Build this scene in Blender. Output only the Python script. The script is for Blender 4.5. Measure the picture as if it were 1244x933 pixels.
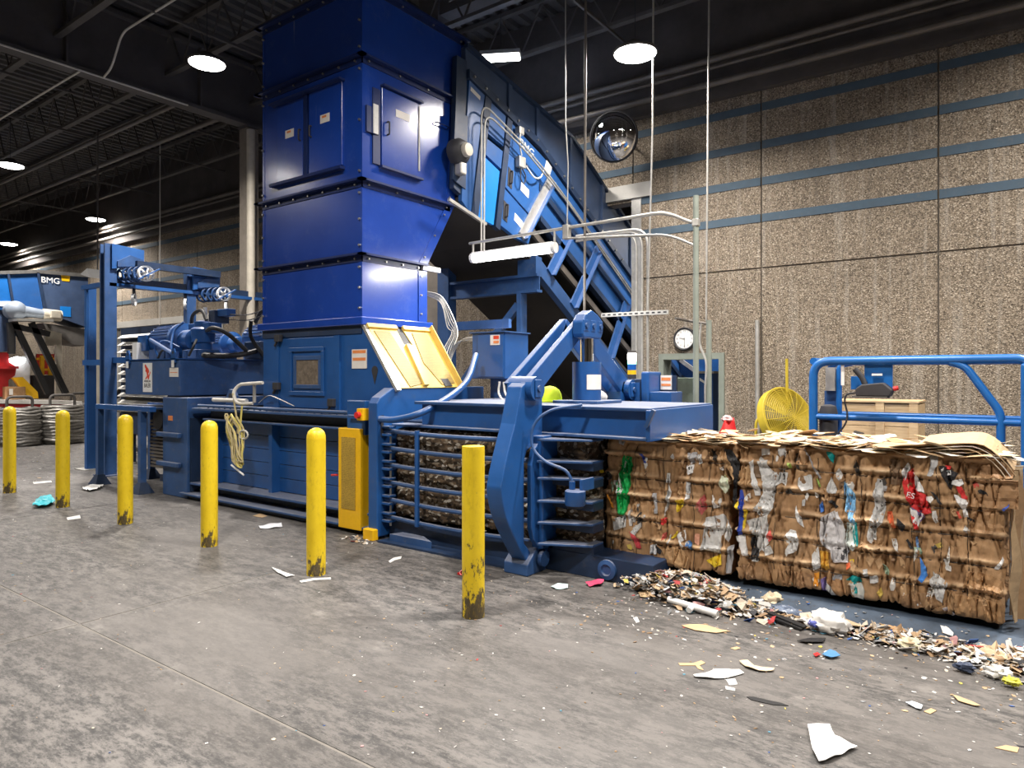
import bpy, bmesh, math, random
from mathutils import Vector, Matrix, noise as mnoise

# ------------------------------------------------------------------ camera, world, exposure, lights' settings
S = bpy.context.scene
for o in list(bpy.data.objects): bpy.data.objects.remove(o)
C = S.collection
FOC, CX, CY, CAMH, YAW = 840.0, 622.0, 457.0, 1.75, math.radians(36.34)
cam = bpy.data.cameras.new('camera'); cam_o = bpy.data.objects.new('camera', cam); C.objects.link(cam_o)
cam.sensor_width = 36.0; cam.lens = 36.0*FOC/1244.0; cam.shift_y = -9.5/1244.0
cam.clip_start = 0.05; cam.clip_end = 200
cam_o.location = (0, 0, CAMH); cam_o.rotation_euler = (math.pi/2, 0, YAW)
S.camera = cam_o
S.view_settings.view_transform = 'Standard'; S.view_settings.look = 'None'
S.view_settings.exposure = 0.0; S.view_settings.gamma = 1.0; S.view_settings.use_curve_mapping = False
W = bpy.data.worlds.new('world'); S.world = W; W.use_nodes = True
W.node_tree.nodes['Background'].inputs[0].default_value = (0.75, 0.8, 1.0, 1)
W.node_tree.nodes['Background'].inputs[1].default_value = 0.085
LAMP_SPREAD = math.radians(150)
LAMP_W = 415.0           # high-bay lamp
LAMP_COL = (1.0, 0.93, 0.86)
STRIP_W = 75.0           # tube light on the arm
LAMPS = [  # x, y, z, yaw, label
    (-10.8, 6.2, 6.9, 0.0, 'white ceiling lamp hanging over the motors near the concrete column'),
    (-6.85, 9.0, 6.95, 0.5, 'ceiling lamp glowing just above the upper end of the conveyor'),
    (-4.19, 8.5, 6.10, 0.15, 'brightest ceiling lamp, hanging in front of the roof pipes above the round mirror'),
    (-19.9, 6.35, 6.9, 0.0, 'large bright ceiling lamp cut by the left picture edge'),
    (-24.5, 10.2, 6.9, 0.0, 'small distant ceiling lamp above the pulley frame'),
    (-31.8, 10.1, 6.9, 0.0, 'most distant ceiling lamp, small, above the blue hopper of the far machine'),
    (-1.6, 5.2, 6.9, 0.0, 'ceiling lamp above the bales'),
    (-15.0, 0.0, 6.9, 0.0, 'ceiling lamp above the aisle left of the viewer'),
    (-4.2, 1.2, 6.9, 0.0, 'ceiling lamp above the aisle near the viewer'),
    (3.2, 1.5, 6.9, 0.0, 'ceiling lamp right of the viewer'),
    (1.6, 8.0, 6.9, 0.0, 'added ceiling lamp out of view beyond the right end of the bale row'),  # unseen lamp, set here to brighten the back wall
    (-19.9, 0.5, 6.9, 0.0, 'ceiling lamp over the far aisle'),
]
random.seed(7)

# ------------------------------------------------------------------ pixel -> place (photo measurements at known depth)
FX, FY = -math.sin(YAW), math.cos(YAW); RX, RY = math.cos(YAW), math.sin(YAW)
def _ray(px, py):
    l = (px-CX)/FOC; return (l*RX+FX, l*RY+FY, (CY-py)/FOC)
def aty(px, py, y):
    r = _ray(px, py); d = y/r[1]; return Vector((r[0]*d, y, CAMH+r[2]*d))
def atx(px, py, x):
    r = _ray(px, py); d = x/r[0]; return Vector((x, r[1]*d, CAMH+r[2]*d))
def atz(px, py, z=0.0):
    r = _ray(px, py); d = (z-CAMH)/r[2]; return Vector((r[0]*d, r[1]*d, z))

# ------------------------------------------------------------------ materials
MATS = {}
def _nodes(name):
    m = bpy.data.materials.new(name); m.use_nodes = True
    nt = m.node_tree; b = nt.nodes['Principled BSDF']
    return m, nt, b
def _noise(nt, scale, detail=4, rough=0.6, coord=None, vec_scale=None):
    n = nt.nodes.new('ShaderNodeTexNoise'); n.inputs['Scale'].default_value = scale
    n.inputs['Detail'].default_value = detail; n.inputs['Roughness'].default_value = rough
    if coord is not None:
        if vec_scale:
            mp = nt.nodes.new('ShaderNodeMapping'); mp.inputs['Scale'].default_value = vec_scale
            nt.links.new(coord, mp.inputs['Vector']); nt.links.new(mp.outputs[0], n.inputs['Vector'])
        else: nt.links.new(coord, n.inputs['Vector'])
    return n
def _ramp(nt, fac, stops):
    r = nt.nodes.new('ShaderNodeValToRGB'); e = r.color_ramp.elements
    while len(e) < len(stops): e.new(0.5)
    for k, (p, c) in enumerate(stops):
        e[k].position = p; e[k].color = (c[0], c[1], c[2], 1)
    nt.links.new(fac, r.inputs[0]); return r
def _mix(nt, fac, a, b, mode='MIX'):
    m = nt.nodes.new('ShaderNodeMix'); m.data_type = 'RGBA'; m.blend_type = mode
    for inp, v in ((m.inputs[0], fac), (m.inputs[6], a), (m.inputs[7], b)):
        if hasattr(v, 'links') or isinstance(v, bpy.types.NodeSocket): nt.links.new(v, inp)
        elif isinstance(v, (int, float)): inp.default_value = v
        else: inp.default_value = (v[0], v[1], v[2], 1)
    return m.outputs[2]
def _coord(nt): return nt.nodes.new('ShaderNodeTexCoord').outputs['Object']
def _bump(nt, b, h, strength, dist=0.01):
    bp = nt.nodes.new('ShaderNodeBump'); bp.inputs['Strength'].default_value = strength; bp.inputs['Distance'].default_value = dist
    nt.links.new(h, bp.inputs['Height']); nt.links.new(bp.outputs[0], b.inputs['Normal'])

def paint(name, col, rough=0.4, metal=0.0, var=0.18, scale=6.0, dirt=None, dirt_amt=0.5, coat=0.0, spec=0.5, bump=0.0, dust_light=0.0, drips=0.0):
    if name in MATS: return MATS[name]
    m, nt, b = _nodes(name); co = _coord(nt)
    n = _noise(nt, scale, 5, 0.65, co)
    lo = tuple(c*(1-var) for c in col); hi = tuple(min(1, c*(1+var)) for c in col)
    r = _ramp(nt, n.outputs[0], [(0.3, lo), (0.7, hi)]); out = r.outputs[0]
    if dirt:
        n2 = _noise(nt, scale*2.3, 7, 0.75, co)
        k = _ramp(nt, n2.outputs[0], [(0.55, (0, 0, 0)), (0.72, (dirt_amt,)*3)])
        out = _mix(nt, k.outputs[0], out, dirt)
    if drips:     # pale runs down the sheets
        nd = _noise(nt, 3.0, 4, 0.6, co, (3.2, 3.2, 0.22)); nd2 = _noise(nt, 1.3, 3, 0.5, co)
        kd = _ramp(nt, nd.outputs[0], [(0.68, (0, 0, 0)), (0.74, (drips,)*3)]); ke = _ramp(nt, nd2.outputs[0], [(0.48, (0, 0, 0)), (0.6, (1, 1, 1))])
        mq = nt.nodes.new('ShaderNodeMath'); mq.operation = 'MULTIPLY'; nt.links.new(kd.outputs[0], mq.inputs[0]); nt.links.new(ke.outputs[0], mq.inputs[1])
        out = _mix(nt, mq.outputs[0], out, (0.40, 0.46, 0.62))
    if dust_light:      # dusty grey plus caught light, painted on upward faces
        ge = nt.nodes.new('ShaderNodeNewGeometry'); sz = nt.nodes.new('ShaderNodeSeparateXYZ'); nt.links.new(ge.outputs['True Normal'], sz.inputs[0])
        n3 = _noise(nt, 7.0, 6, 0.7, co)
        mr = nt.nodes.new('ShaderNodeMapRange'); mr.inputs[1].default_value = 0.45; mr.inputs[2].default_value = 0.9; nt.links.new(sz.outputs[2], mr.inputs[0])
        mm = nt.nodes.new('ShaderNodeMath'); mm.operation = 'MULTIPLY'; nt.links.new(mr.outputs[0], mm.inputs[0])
        kk = nt.nodes.new('ShaderNodeMapRange'); kk.inputs[1].default_value = 0.3; kk.inputs[2].default_value = 0.6; kk.inputs[3].default_value = dust_light*0.6; kk.inputs[4].default_value = dust_light
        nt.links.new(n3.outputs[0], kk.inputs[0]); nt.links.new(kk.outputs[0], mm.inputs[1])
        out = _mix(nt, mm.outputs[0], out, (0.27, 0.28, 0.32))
    nt.links.new(out, b.inputs['Base Color'])
    rr = nt.nodes.new('ShaderNodeMapRange'); rr.inputs[3].default_value = max(0.02, rough*0.8); rr.inputs[4].default_value = min(1, rough*1.25)
    nt.links.new(n.outputs[0], rr.inputs[0]); nt.links.new(rr.outputs[0], b.inputs['Roughness'])
    b.inputs['Metallic'].default_value = metal; b.inputs['Coat Weight'].default_value = coat; b.inputs['Coat Roughness'].default_value = 0.15
    b.inputs['Specular IOR Level'].default_value = spec
    if bump: _bump(nt, b, n.outputs[0], bump, 0.01)
    MATS[name] = m; return m
def emit(name, col, strength):
    if name in MATS: return MATS[name]
    m, nt, b = _nodes(name); n = _noise(nt, 3.0, 1, 0.5, _coord(nt))
    b.inputs['Base Color'].default_value = (0.9, 0.9, 0.9, 1)
    b.inputs['Emission Color'].default_value = (*col, 1); b.inputs['Emission Strength'].default_value = strength
    MATS[name] = m; return m

M = {}
M['hop'] = paint('hopper_blue', (0.008, 0.050, 0.330), 0.24, var=0.12, scale=1.6, dirt=(0.10, 0.15, 0.36), dirt_amt=0.22, coat=0.6, spec=0.6, drips=0.35)
M['hopd'] = paint('hopper_flange_shade_blue', (0.005, 0.018, 0.10), 0.4, var=0.15, scale=3)  # darkened to paint in the shadow under the flanges
M['blue'] = paint('machine_blue', (0.014, 0.082, 0.275), 0.36, var=0.14, scale=3.0, dirt=(0.07, 0.10, 0.16), dirt_amt=0.35, coat=0.1, dust_light=0.75)
M['blue2'] = paint('machine_blue_dusty', (0.026, 0.078, 0.215), 0.5, var=0.2, scale=4.0, dirt=(0.14, 0.14, 0.15), dirt_amt=0.5, dust_light=0.75)
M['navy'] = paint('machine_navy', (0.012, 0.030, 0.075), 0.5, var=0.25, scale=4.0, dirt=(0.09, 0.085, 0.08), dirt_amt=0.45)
M['lift'] = paint('lift_blue', (0.010, 0.120, 0.400), 0.35, var=0.12, scale=5.0, dirt=(0.06, 0.12, 0.2), dirt_amt=0.3)
M['cblue'] = paint('conveyor_blue', (0.020, 0.095, 0.300), 0.4, var=0.14, scale=2.5, dirt=(0.09, 0.12, 0.18), dirt_amt=0.3, dust_light=0.7)
M['cbright'] = paint('fresh_blue_panel', (0.008, 0.200, 0.640), 0.4, var=0.08, scale=3)
M['cdark'] = paint('conveyor_slate', (0.040, 0.070, 0.145), 0.5, var=0.2, scale=3, dirt=(0.08, 0.09, 0.11), dirt_amt=0.4)
M['black'] = paint('black_rubber', (0.012, 0.012, 0.013), 0.6, var=0.3, scale=6, dirt=(0.05, 0.045, 0.04), dirt_amt=0.5)
M['belt'] = paint('belt_underside', (0.040, 0.034, 0.030), 0.8, var=0.3, scale=3, dirt=(0.05, 0.045, 0.04), dirt_amt=0.5)
M['steel'] = paint('worn_steel', (0.42, 0.41, 0.39), 0.35, 0.85, var=0.2, scale=9)
M['galv'] = paint('galvanised', (0.48, 0.47, 0.44), 0.42, 0.55, var=0.15, scale=11)
M['chrome'] = paint('chrome_rod', (0.75, 0.75, 0.76), 0.1, 1.0, var=0.05, scale=4)
M['greygreen'] = paint('grey_green_paint', (0.22, 0.25, 0.215), 0.55, var=0.12, scale=5)
M['dgrey'] = paint('dark_steel_roof', (0.095, 0.088, 0.082), 0.75, var=0.3, scale=2.0)
M['deck'] = paint('roof_deck', (0.085, 0.082, 0.080), 0.8, var=0.3, scale=1.2)
M['girder'] = paint('girder_paint', (0.095, 0.088, 0.086), 0.8, var=0.25, scale=1.5)
M['band'] = paint('dark_band', (0.070, 0.062, 0.058), 0.85, var=0.3, scale=2)
M['pipe'] = paint('roof_pipe', (0.14, 0.125, 0.11), 0.5, 0.3, var=0.25, scale=3)
M['white'] = paint('white_enamel', (0.78, 0.79, 0.78), 0.45, var=0.06, scale=8)
M['paper'] = paint('white_paper', (0.72, 0.72, 0.70), 0.75, var=0.10, scale=10, dirt=(0.42, 0.40, 0.37), dirt_amt=0.6)
M['sticker'] = paint('sticker_white', (0.75, 0.72, 0.68), 0.5, var=0.06, scale=12)
M['orange'] = paint('sticker_orange', (0.75, 0.25, 0.08), 0.5, var=0.1, scale=12)
M['logo'] = paint('logo_red', (0.70, 0.055, 0.02), 0.5, var=0.1, scale=12)
M['ink'] = paint('print_ink', (0.03, 0.03, 0.035), 0.6, var=0.2, scale=12)
M['clothw'] = paint('cloth_white', (0.68, 0.66, 0.62), 0.85, var=0.1, scale=9)
M['hiviz'] = paint('hi_vis_yellow', (0.62, 0.80, 0.03), 0.7, var=0.1, scale=9)
M['red'] = paint('red_paint', (0.42, 0.015, 0.018), 0.45, var=0.15, scale=3, dirt=(0.12, 0.05, 0.045), dirt_amt=0.4)
M['redp'] = paint('red_plastic', (0.62, 0.02, 0.02), 0.4, var=0.1, scale=6)
M['conduit'] = paint('cable_white', (0.62, 0.60, 0.55), 0.5, var=0.1, scale=9)
M['rope'] = paint('airhose_tan', (0.50, 0.42, 0.22), 0.6, var=0.15, scale=9)
M['ropeY'] = paint('airhose_yellow', (0.68, 0.58, 0.16), 0.6, var=0.15, scale=9)
M['wire'] = paint('bale_wire', (0.035, 0.028, 0.022), 0.5, 0.4, var=0.2, scale=9)
M['coil'] = paint('wire_coil', (0.30, 0.29, 0.27), 0.45, 0.6, var=0.3, scale=14)
M['beige'] = paint('beige_metal', (0.50, 0.46, 0.38), 0.5, var=0.12, scale=6)
M['gear'] = paint('gear_grey_blue', (0.22, 0.26, 0.32), 0.5, 0.1, var=0.15, scale=6)
M['mint'] = paint('mint_cabinet', (0.40, 0.50, 0.43), 0.5, var=0.12, scale=5, dirt=(0.2, 0.2, 0.17), dirt_amt=0.5)
M['shutter'] = paint('shutter_grey', (0.46, 0.45, 0.42), 0.6, var=0.1, scale=4)
M['conc'] = paint('column_concrete', (0.24, 0.21, 0.175), 0.85, var=0.18, scale=4, dirt=(0.13, 0.115, 0.10), dirt_amt=0.4, bump=0.3)
M['teal'] = paint('teal_film', (0.02, 0.40, 0.48), 0.4, var=0.12, scale=8)
M['dust_light'] = paint('dusty_filler', (0.20, 0.185, 0.165), 0.9, var=0.12, scale=7)
M['mirror'] = paint('mirror_face', (0.86, 0.86, 0.88), 0.03, 1.0, var=0.02, scale=3)
M['clockface'] = paint('clock_face', (0.82, 0.82, 0.80), 0.4, var=0.03, scale=5)

def wood_mat():
    m, nt, b = _nodes('pine_boards'); co = _coord(nt)
    n = _noise(nt, 5, 6, 0.6, co, (1.2, 6, 9)); n2 = _noise(nt, 2.5, 2, 0.5, co)
    r = _ramp(nt, n.outputs[0], [(0.3, (0.46, 0.31, 0.16)), (0.7, (0.66, 0.49, 0.29))])
    out = _mix(nt, 0.25, r.outputs[0], n2.outputs[0], 'OVERLAY')
    nt.links.new(out, b.inputs['Base Color']); b.inputs['Roughness'].default_value = 0.7
    return m
M['wood'] = wood_mat()
def yellow_mat(name, wear_h, amt):
    m, nt, b = _nodes(name); co = _coord(nt)
    sep = nt.nodes.new('ShaderNodeSeparateXYZ'); nt.links.new(co, sep.inputs[0])
    n = _noise(nt, 9, 8, 0.75, co, (1.3, 1.3, 0.7)); n0 = _noise(nt, 4, 3, 0.6, co)
    base = _ramp(nt, n0.outputs[0], [(0.3, (0.72, 0.50, 0.010)), (0.7, (0.84, 0.62, 0.020))])
    mr = nt.nodes.new('ShaderNodeMapRange'); mr.inputs[1].default_value = 0.0; mr.inputs[2].default_value = wear_h
    mr.inputs[3].default_value = amt; mr.inputs[4].default_value = -0.06; nt.links.new(sep.outputs[2], mr.inputs[0])
    ad = nt.nodes.new('ShaderNodeMath'); ad.operation = 'ADD'; nt.links.new(n.outputs[0], ad.inputs[0]); nt.links.new(mr.outputs[0], ad.inputs[1])
    k = _ramp(nt, ad.outputs[0], [(0.60, (0, 0, 0)), (0.66, (1, 1, 1))])
    out = _mix(nt, k.outputs[0], base.outputs[0], (0.075, 0.058, 0.03))
    n9 = _noise(nt, 16, 8, 0.8, co, (1.5, 1.5, 0.5))
    out = _mix(nt, _ramp(nt, n9.outputs[0], [(0.52, (0, 0, 0)), (0.70, (0.55, 0.55, 0.55))]).outputs[0], out, (0.40, 0.25, 0.02))
    nt.links.new(out, b.inputs['Base Color']); b.inputs['Roughness'].default_value = 0.42
    return m
M['yel'] = yellow_mat('bollard_yellow', 0.50, 0.15)
M['yelworn'] = yellow_mat('bollard_yellow_worn', 0.75, 0.20)
M['yelbox'] = paint('guard_yellow', (0.85, 0.49, 0.008), 0.4, var=0.08, scale=5, dirt=(0.5, 0.30, 0.03), dirt_amt=0.3)
M['yelpale'] = paint('guard_pale_yellow', (0.70, 0.49, 0.12), 0.45, var=0.1, scale=4, dirt=(0.55, 0.42, 0.2), dirt_amt=0.4)
def perf_mat(name, col, hole, scale):
    m, nt, b = _nodes(name); co = _coord(nt)
    v = nt.nodes.new('ShaderNodeTexVoronoi'); v.inputs['Scale'].default_value = scale; v.inputs['Randomness'].default_value = 0.15
    nt.links.new(co, v.inputs['Vector'])
    k = _ramp(nt, v.outputs['Distance'], [(0.42, (1, 1, 1)), (0.52, (0, 0, 0))])
    n = _noise(nt, 5, 6, 0.7, co); nn = _ramp(nt, n.outputs[0], [(0.3, tuple(c*0.7 for c in col)), (0.7, col)])
    nt.links.new(_mix(nt, k.outputs[0], nn.outputs[0], hole), b.inputs['Base Color']); b.inputs['Roughness'].default_value = 0.55
    return m
M['perf'] = perf_mat('perforated_guard', (0.55, 0.36, 0.05), (0.16, 0.10, 0.02), 70)
M['perfpale'] = perf_mat('perforated_pale_guard', (0.42, 0.285, 0.075), (0.18, 0.12, 0.03), 70)

def aggregate_mat():
    m, nt, b = _nodes('exposed_aggregate'); co = _coord(nt)
    v = nt.nodes.new('ShaderNodeTexVoronoi'); v.inputs['Scale'].default_value = 68; nt.links.new(co, v.inputs['Vector'])
    r = _ramp(nt, v.outputs['Color'], [(0.05, (0.085, 0.068, 0.05)), (0.45, (0.265, 0.216, 0.160)), (0.75, (0.42, 0.352, 0.268)), (0.95, (0.66, 0.58, 0.47))])
    n = _noise(nt, 1.1, 6, 0.65, co); nst = _noise(nt, 2.0, 5, 0.7, co, (3.5, 1, 0.16))
    o = _mix(nt, 0.5, r.outputs[0], _ramp(nt, n.outputs[0], [(0.3, (0.30, 0.28, 0.26)), (0.7, (0.68, 0.66, 0.63))]).outputs[0], 'MULTIPLY')
    o = _mix(nt, _ramp(nt, nst.outputs[0], [(0.52, (0, 0, 0)), (0.66, (0.5, 0.5, 0.5))]).outputs[0], o, (0.40, 0.37, 0.32))
    o = _mix(nt, _ramp(nt, nst.outputs[0], [(0.28, (0.45, 0.45, 0.45)), (0.45, (0, 0, 0))]).outputs[0], o, (0.10, 0.085, 0.07))
    nt.links.new(o, b.inputs['Base Color']); b.inputs['Roughness'].default_value = 0.9
    _bump(nt, b, v.outputs['Distance'], 0.55, 0.02); return m
M['agg'] = aggregate_mat()
M['stripe'] = paint('wall_stripe_blue', (0.050, 0.085, 0.120), 0.7, var=0.15, scale=5, dirt=(0.12, 0.12, 0.12), dirt_amt=0.4)

def floor_mat():
    m, nt, b = _nodes('warehouse_concrete'); co = _coord(nt)
    n1 = _noise(nt, 0.45, 8, 0.62, co, (0.7, 1.2, 1)); n2 = _noise(nt, 7.5, 12, 0.86, co, (0.6, 1.5, 1)); n3 = _noise(nt, 60, 3, 0.6, co); n4 = _noise(nt, 0.42, 5, 0.65, co, (0.6, 1.3, 1)); n5 = _noise(nt, 26, 6, 0.8, co, (0.6, 1.4, 1))
    base = _ramp(nt, n1.outputs[0], [(0.30, (0.118, 0.110, 0.103)), (0.5, (0.155, 0.145, 0.136)), (0.70, (0.210, 0.198, 0.186))])
    def mul(p, q):
        d = nt.nodes.new('ShaderNodeMath'); d.operation = 'MULTIPLY'; nt.links.new(p, d.inputs[0]); nt.links.new(q, d.inputs[1]); return d.outputs[0]
    k2 = _ramp(nt, n2.outputs[0], [(0.45, (0, 0, 0)), (0.53, (1, 1, 1))]); k4 = _ramp(nt, n4.outputs[0], [(0.40, (0.30, 0.30, 0.30)), (0.52, (1, 1, 1))])
    k5 = _ramp(nt, n5.outputs[0], [(0.40, (0.45, 0.45, 0.45)), (0.55, (1, 1, 1))])
    o = _mix(nt, mul(mul(k2.outputs[0], k4.outputs[0]), k5.outputs[0]), base.outputs[0], (0.040, 0.0395, 0.039))
    # long sweeping tyre scuffs
    w = nt.nodes.new('ShaderNodeTexWave'); w.wave_type = 'RINGS'; w.inputs['Scale'].default_value = 0.23; w.inputs['Distortion'].default_value = 5; w.inputs['Detail'].default_value = 3; w.inputs['Detail Scale'].default_value = 0.6
    nt.links.new(co, w.inputs['Vector'])
    kw = _ramp(nt, w.outputs['Fac'], [(0.72, (0, 0, 0)), (0.98, (0.4, 0.4, 0.4))])
    o = _mix(nt, mul(kw.outputs[0], k5.outputs[0]), o, (0.075, 0.068, 0.062))
    n6 = _noise(nt, 1.6, 9, 0.75, co, (1.0, 1.3, 1))
    o = _mix(nt, _ramp(nt, n6.outputs[0], [(0.58, (0, 0, 0)), (0.70, (0.55, 0.55, 0.55))]).outputs[0], o, (0.30, 0.283, 0.262))
    ks = _ramp(nt, n3.outputs[0], [(0.64, (0, 0, 0)), (0.72, (0.5, 0.5, 0.5))])
    o = _mix(nt, ks.outputs[0], o, (0.31, 0.29, 0.27))
    nt.links.new(o, b.inputs['Base Color'])
    rr = nt.nodes.new('ShaderNodeMapRange'); rr.inputs[3].default_value = 0.40; rr.inputs[4].default_value = 0.72
    nt.links.new(n2.outputs[0], rr.inputs[0]); nt.links.new(rr.outputs[0], b.inputs['Roughness'])
    _bump(nt, b, n2.outputs[0], 0.12, 0.01); return m
M['floor'] = floor_mat()

def card_mat(name, attr):
    m, nt, b = _nodes(name); co = _coord(nt)
    v = nt.nodes.new('ShaderNodeTexVoronoi'); v.inputs['Scale'].default_value = 5.5
    mp = nt.nodes.new('ShaderNodeMapping'); mp.inputs['Scale'].default_value = (1.3, 1, 0.75); nt.links.new(co, mp.inputs[0]); nt.links.new(mp.outputs[0], v.inputs['Vector'])
    base = _ramp(nt, v.outputs['Color'], [(0.1, (0.29, 0.160, 0.070)), (0.5, (0.41, 0.236, 0.108)), (0.9, (0.50, 0.305, 0.155))])
    n = _noise(nt, 14, 6, 0.7, co, (2.2, 1, 0.5)); n2 = _noise(nt, 3, 5, 0.7, co)
    o = _mix(nt, 0.55, base.outputs[0], _ramp(nt, n.outputs[0], [(0.3, (0.45, 0.45, 0.45)), (0.65, (1, 1, 1))]).outputs[0], 'MULTIPLY')
    o = _mix(nt, _ramp(nt, n2.outputs[0], [(0.60, (0, 0, 0)), (0.75, (0.5, 0.5, 0.5))]).outputs[0], o, (0.11, 0.07, 0.04))
    if attr:
        at = nt.nodes.new('ShaderNodeAttribute'); at.attribute_name = 'wear'
        o = _mix(nt, at.outputs['Fac'], o, (0.78, 0.56, 0.34))
    nt.links.new(o, b.inputs['Base Color']); b.inputs['Roughness'].default_value = 0.72
    _bump(nt, b, n.outputs[0], 0.55, 0.01); return m
M['card'] = card_mat('bale_cardboard', True)
M['card2'] = card_mat('cardboard', False)
def flap_mat(name, a, c):
    return paint(name, a, 0.8, var=0.15, scale=12, dirt=c, dirt_amt=0.5)
FLAPS = [flap_mat('flap_tan', (0.50, 0.35, 0.20), (0.34, 0.21, 0.11)), flap_mat('flap_cream', (0.60, 0.49, 0.34), (0.45, 0.33, 0.2)),
         flap_mat('flap_white', (0.66, 0.63, 0.57), (0.5, 0.45, 0.37)), flap_mat('flap_brown', (0.40, 0.25, 0.13), (0.25, 0.15, 0.08))]
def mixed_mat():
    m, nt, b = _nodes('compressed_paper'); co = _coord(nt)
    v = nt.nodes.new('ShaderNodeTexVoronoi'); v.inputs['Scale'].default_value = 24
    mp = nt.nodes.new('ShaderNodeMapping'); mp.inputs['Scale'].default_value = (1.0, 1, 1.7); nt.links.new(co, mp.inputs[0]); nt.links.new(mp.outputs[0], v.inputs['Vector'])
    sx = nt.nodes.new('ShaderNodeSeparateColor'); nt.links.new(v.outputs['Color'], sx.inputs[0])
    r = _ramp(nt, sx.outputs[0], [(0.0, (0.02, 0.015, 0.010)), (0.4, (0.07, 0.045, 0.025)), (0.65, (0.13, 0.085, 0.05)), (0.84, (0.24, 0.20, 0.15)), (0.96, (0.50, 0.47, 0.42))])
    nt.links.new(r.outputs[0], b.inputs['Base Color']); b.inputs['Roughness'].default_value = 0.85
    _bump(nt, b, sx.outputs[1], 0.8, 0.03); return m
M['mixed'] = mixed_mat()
def attr_mat(name):
    m, nt, b = _nodes(name); at = nt.nodes.new('ShaderNodeAttribute'); at.attribute_name = 'tint'
    n = _noise(nt, 30, 4, 0.6, _coord(nt)); o = _mix(nt, 0.3, at.outputs['Color'], n.outputs[0], 'MULTIPLY')
    nt.links.new(o, b.inputs['Base Color']); b.inputs['Roughness'].default_value = 0.65; return m
M['chips'] = attr_mat('mixed_litter')

def cmat(col, rough=0.6):
    return paint('film_%02x%02x%02x' % tuple(int(c*255) for c in col), col, rough, var=0.12, scale=14, dirt=tuple(c*0.55+0.05 for c in col), dirt_amt=0.4)

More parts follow.
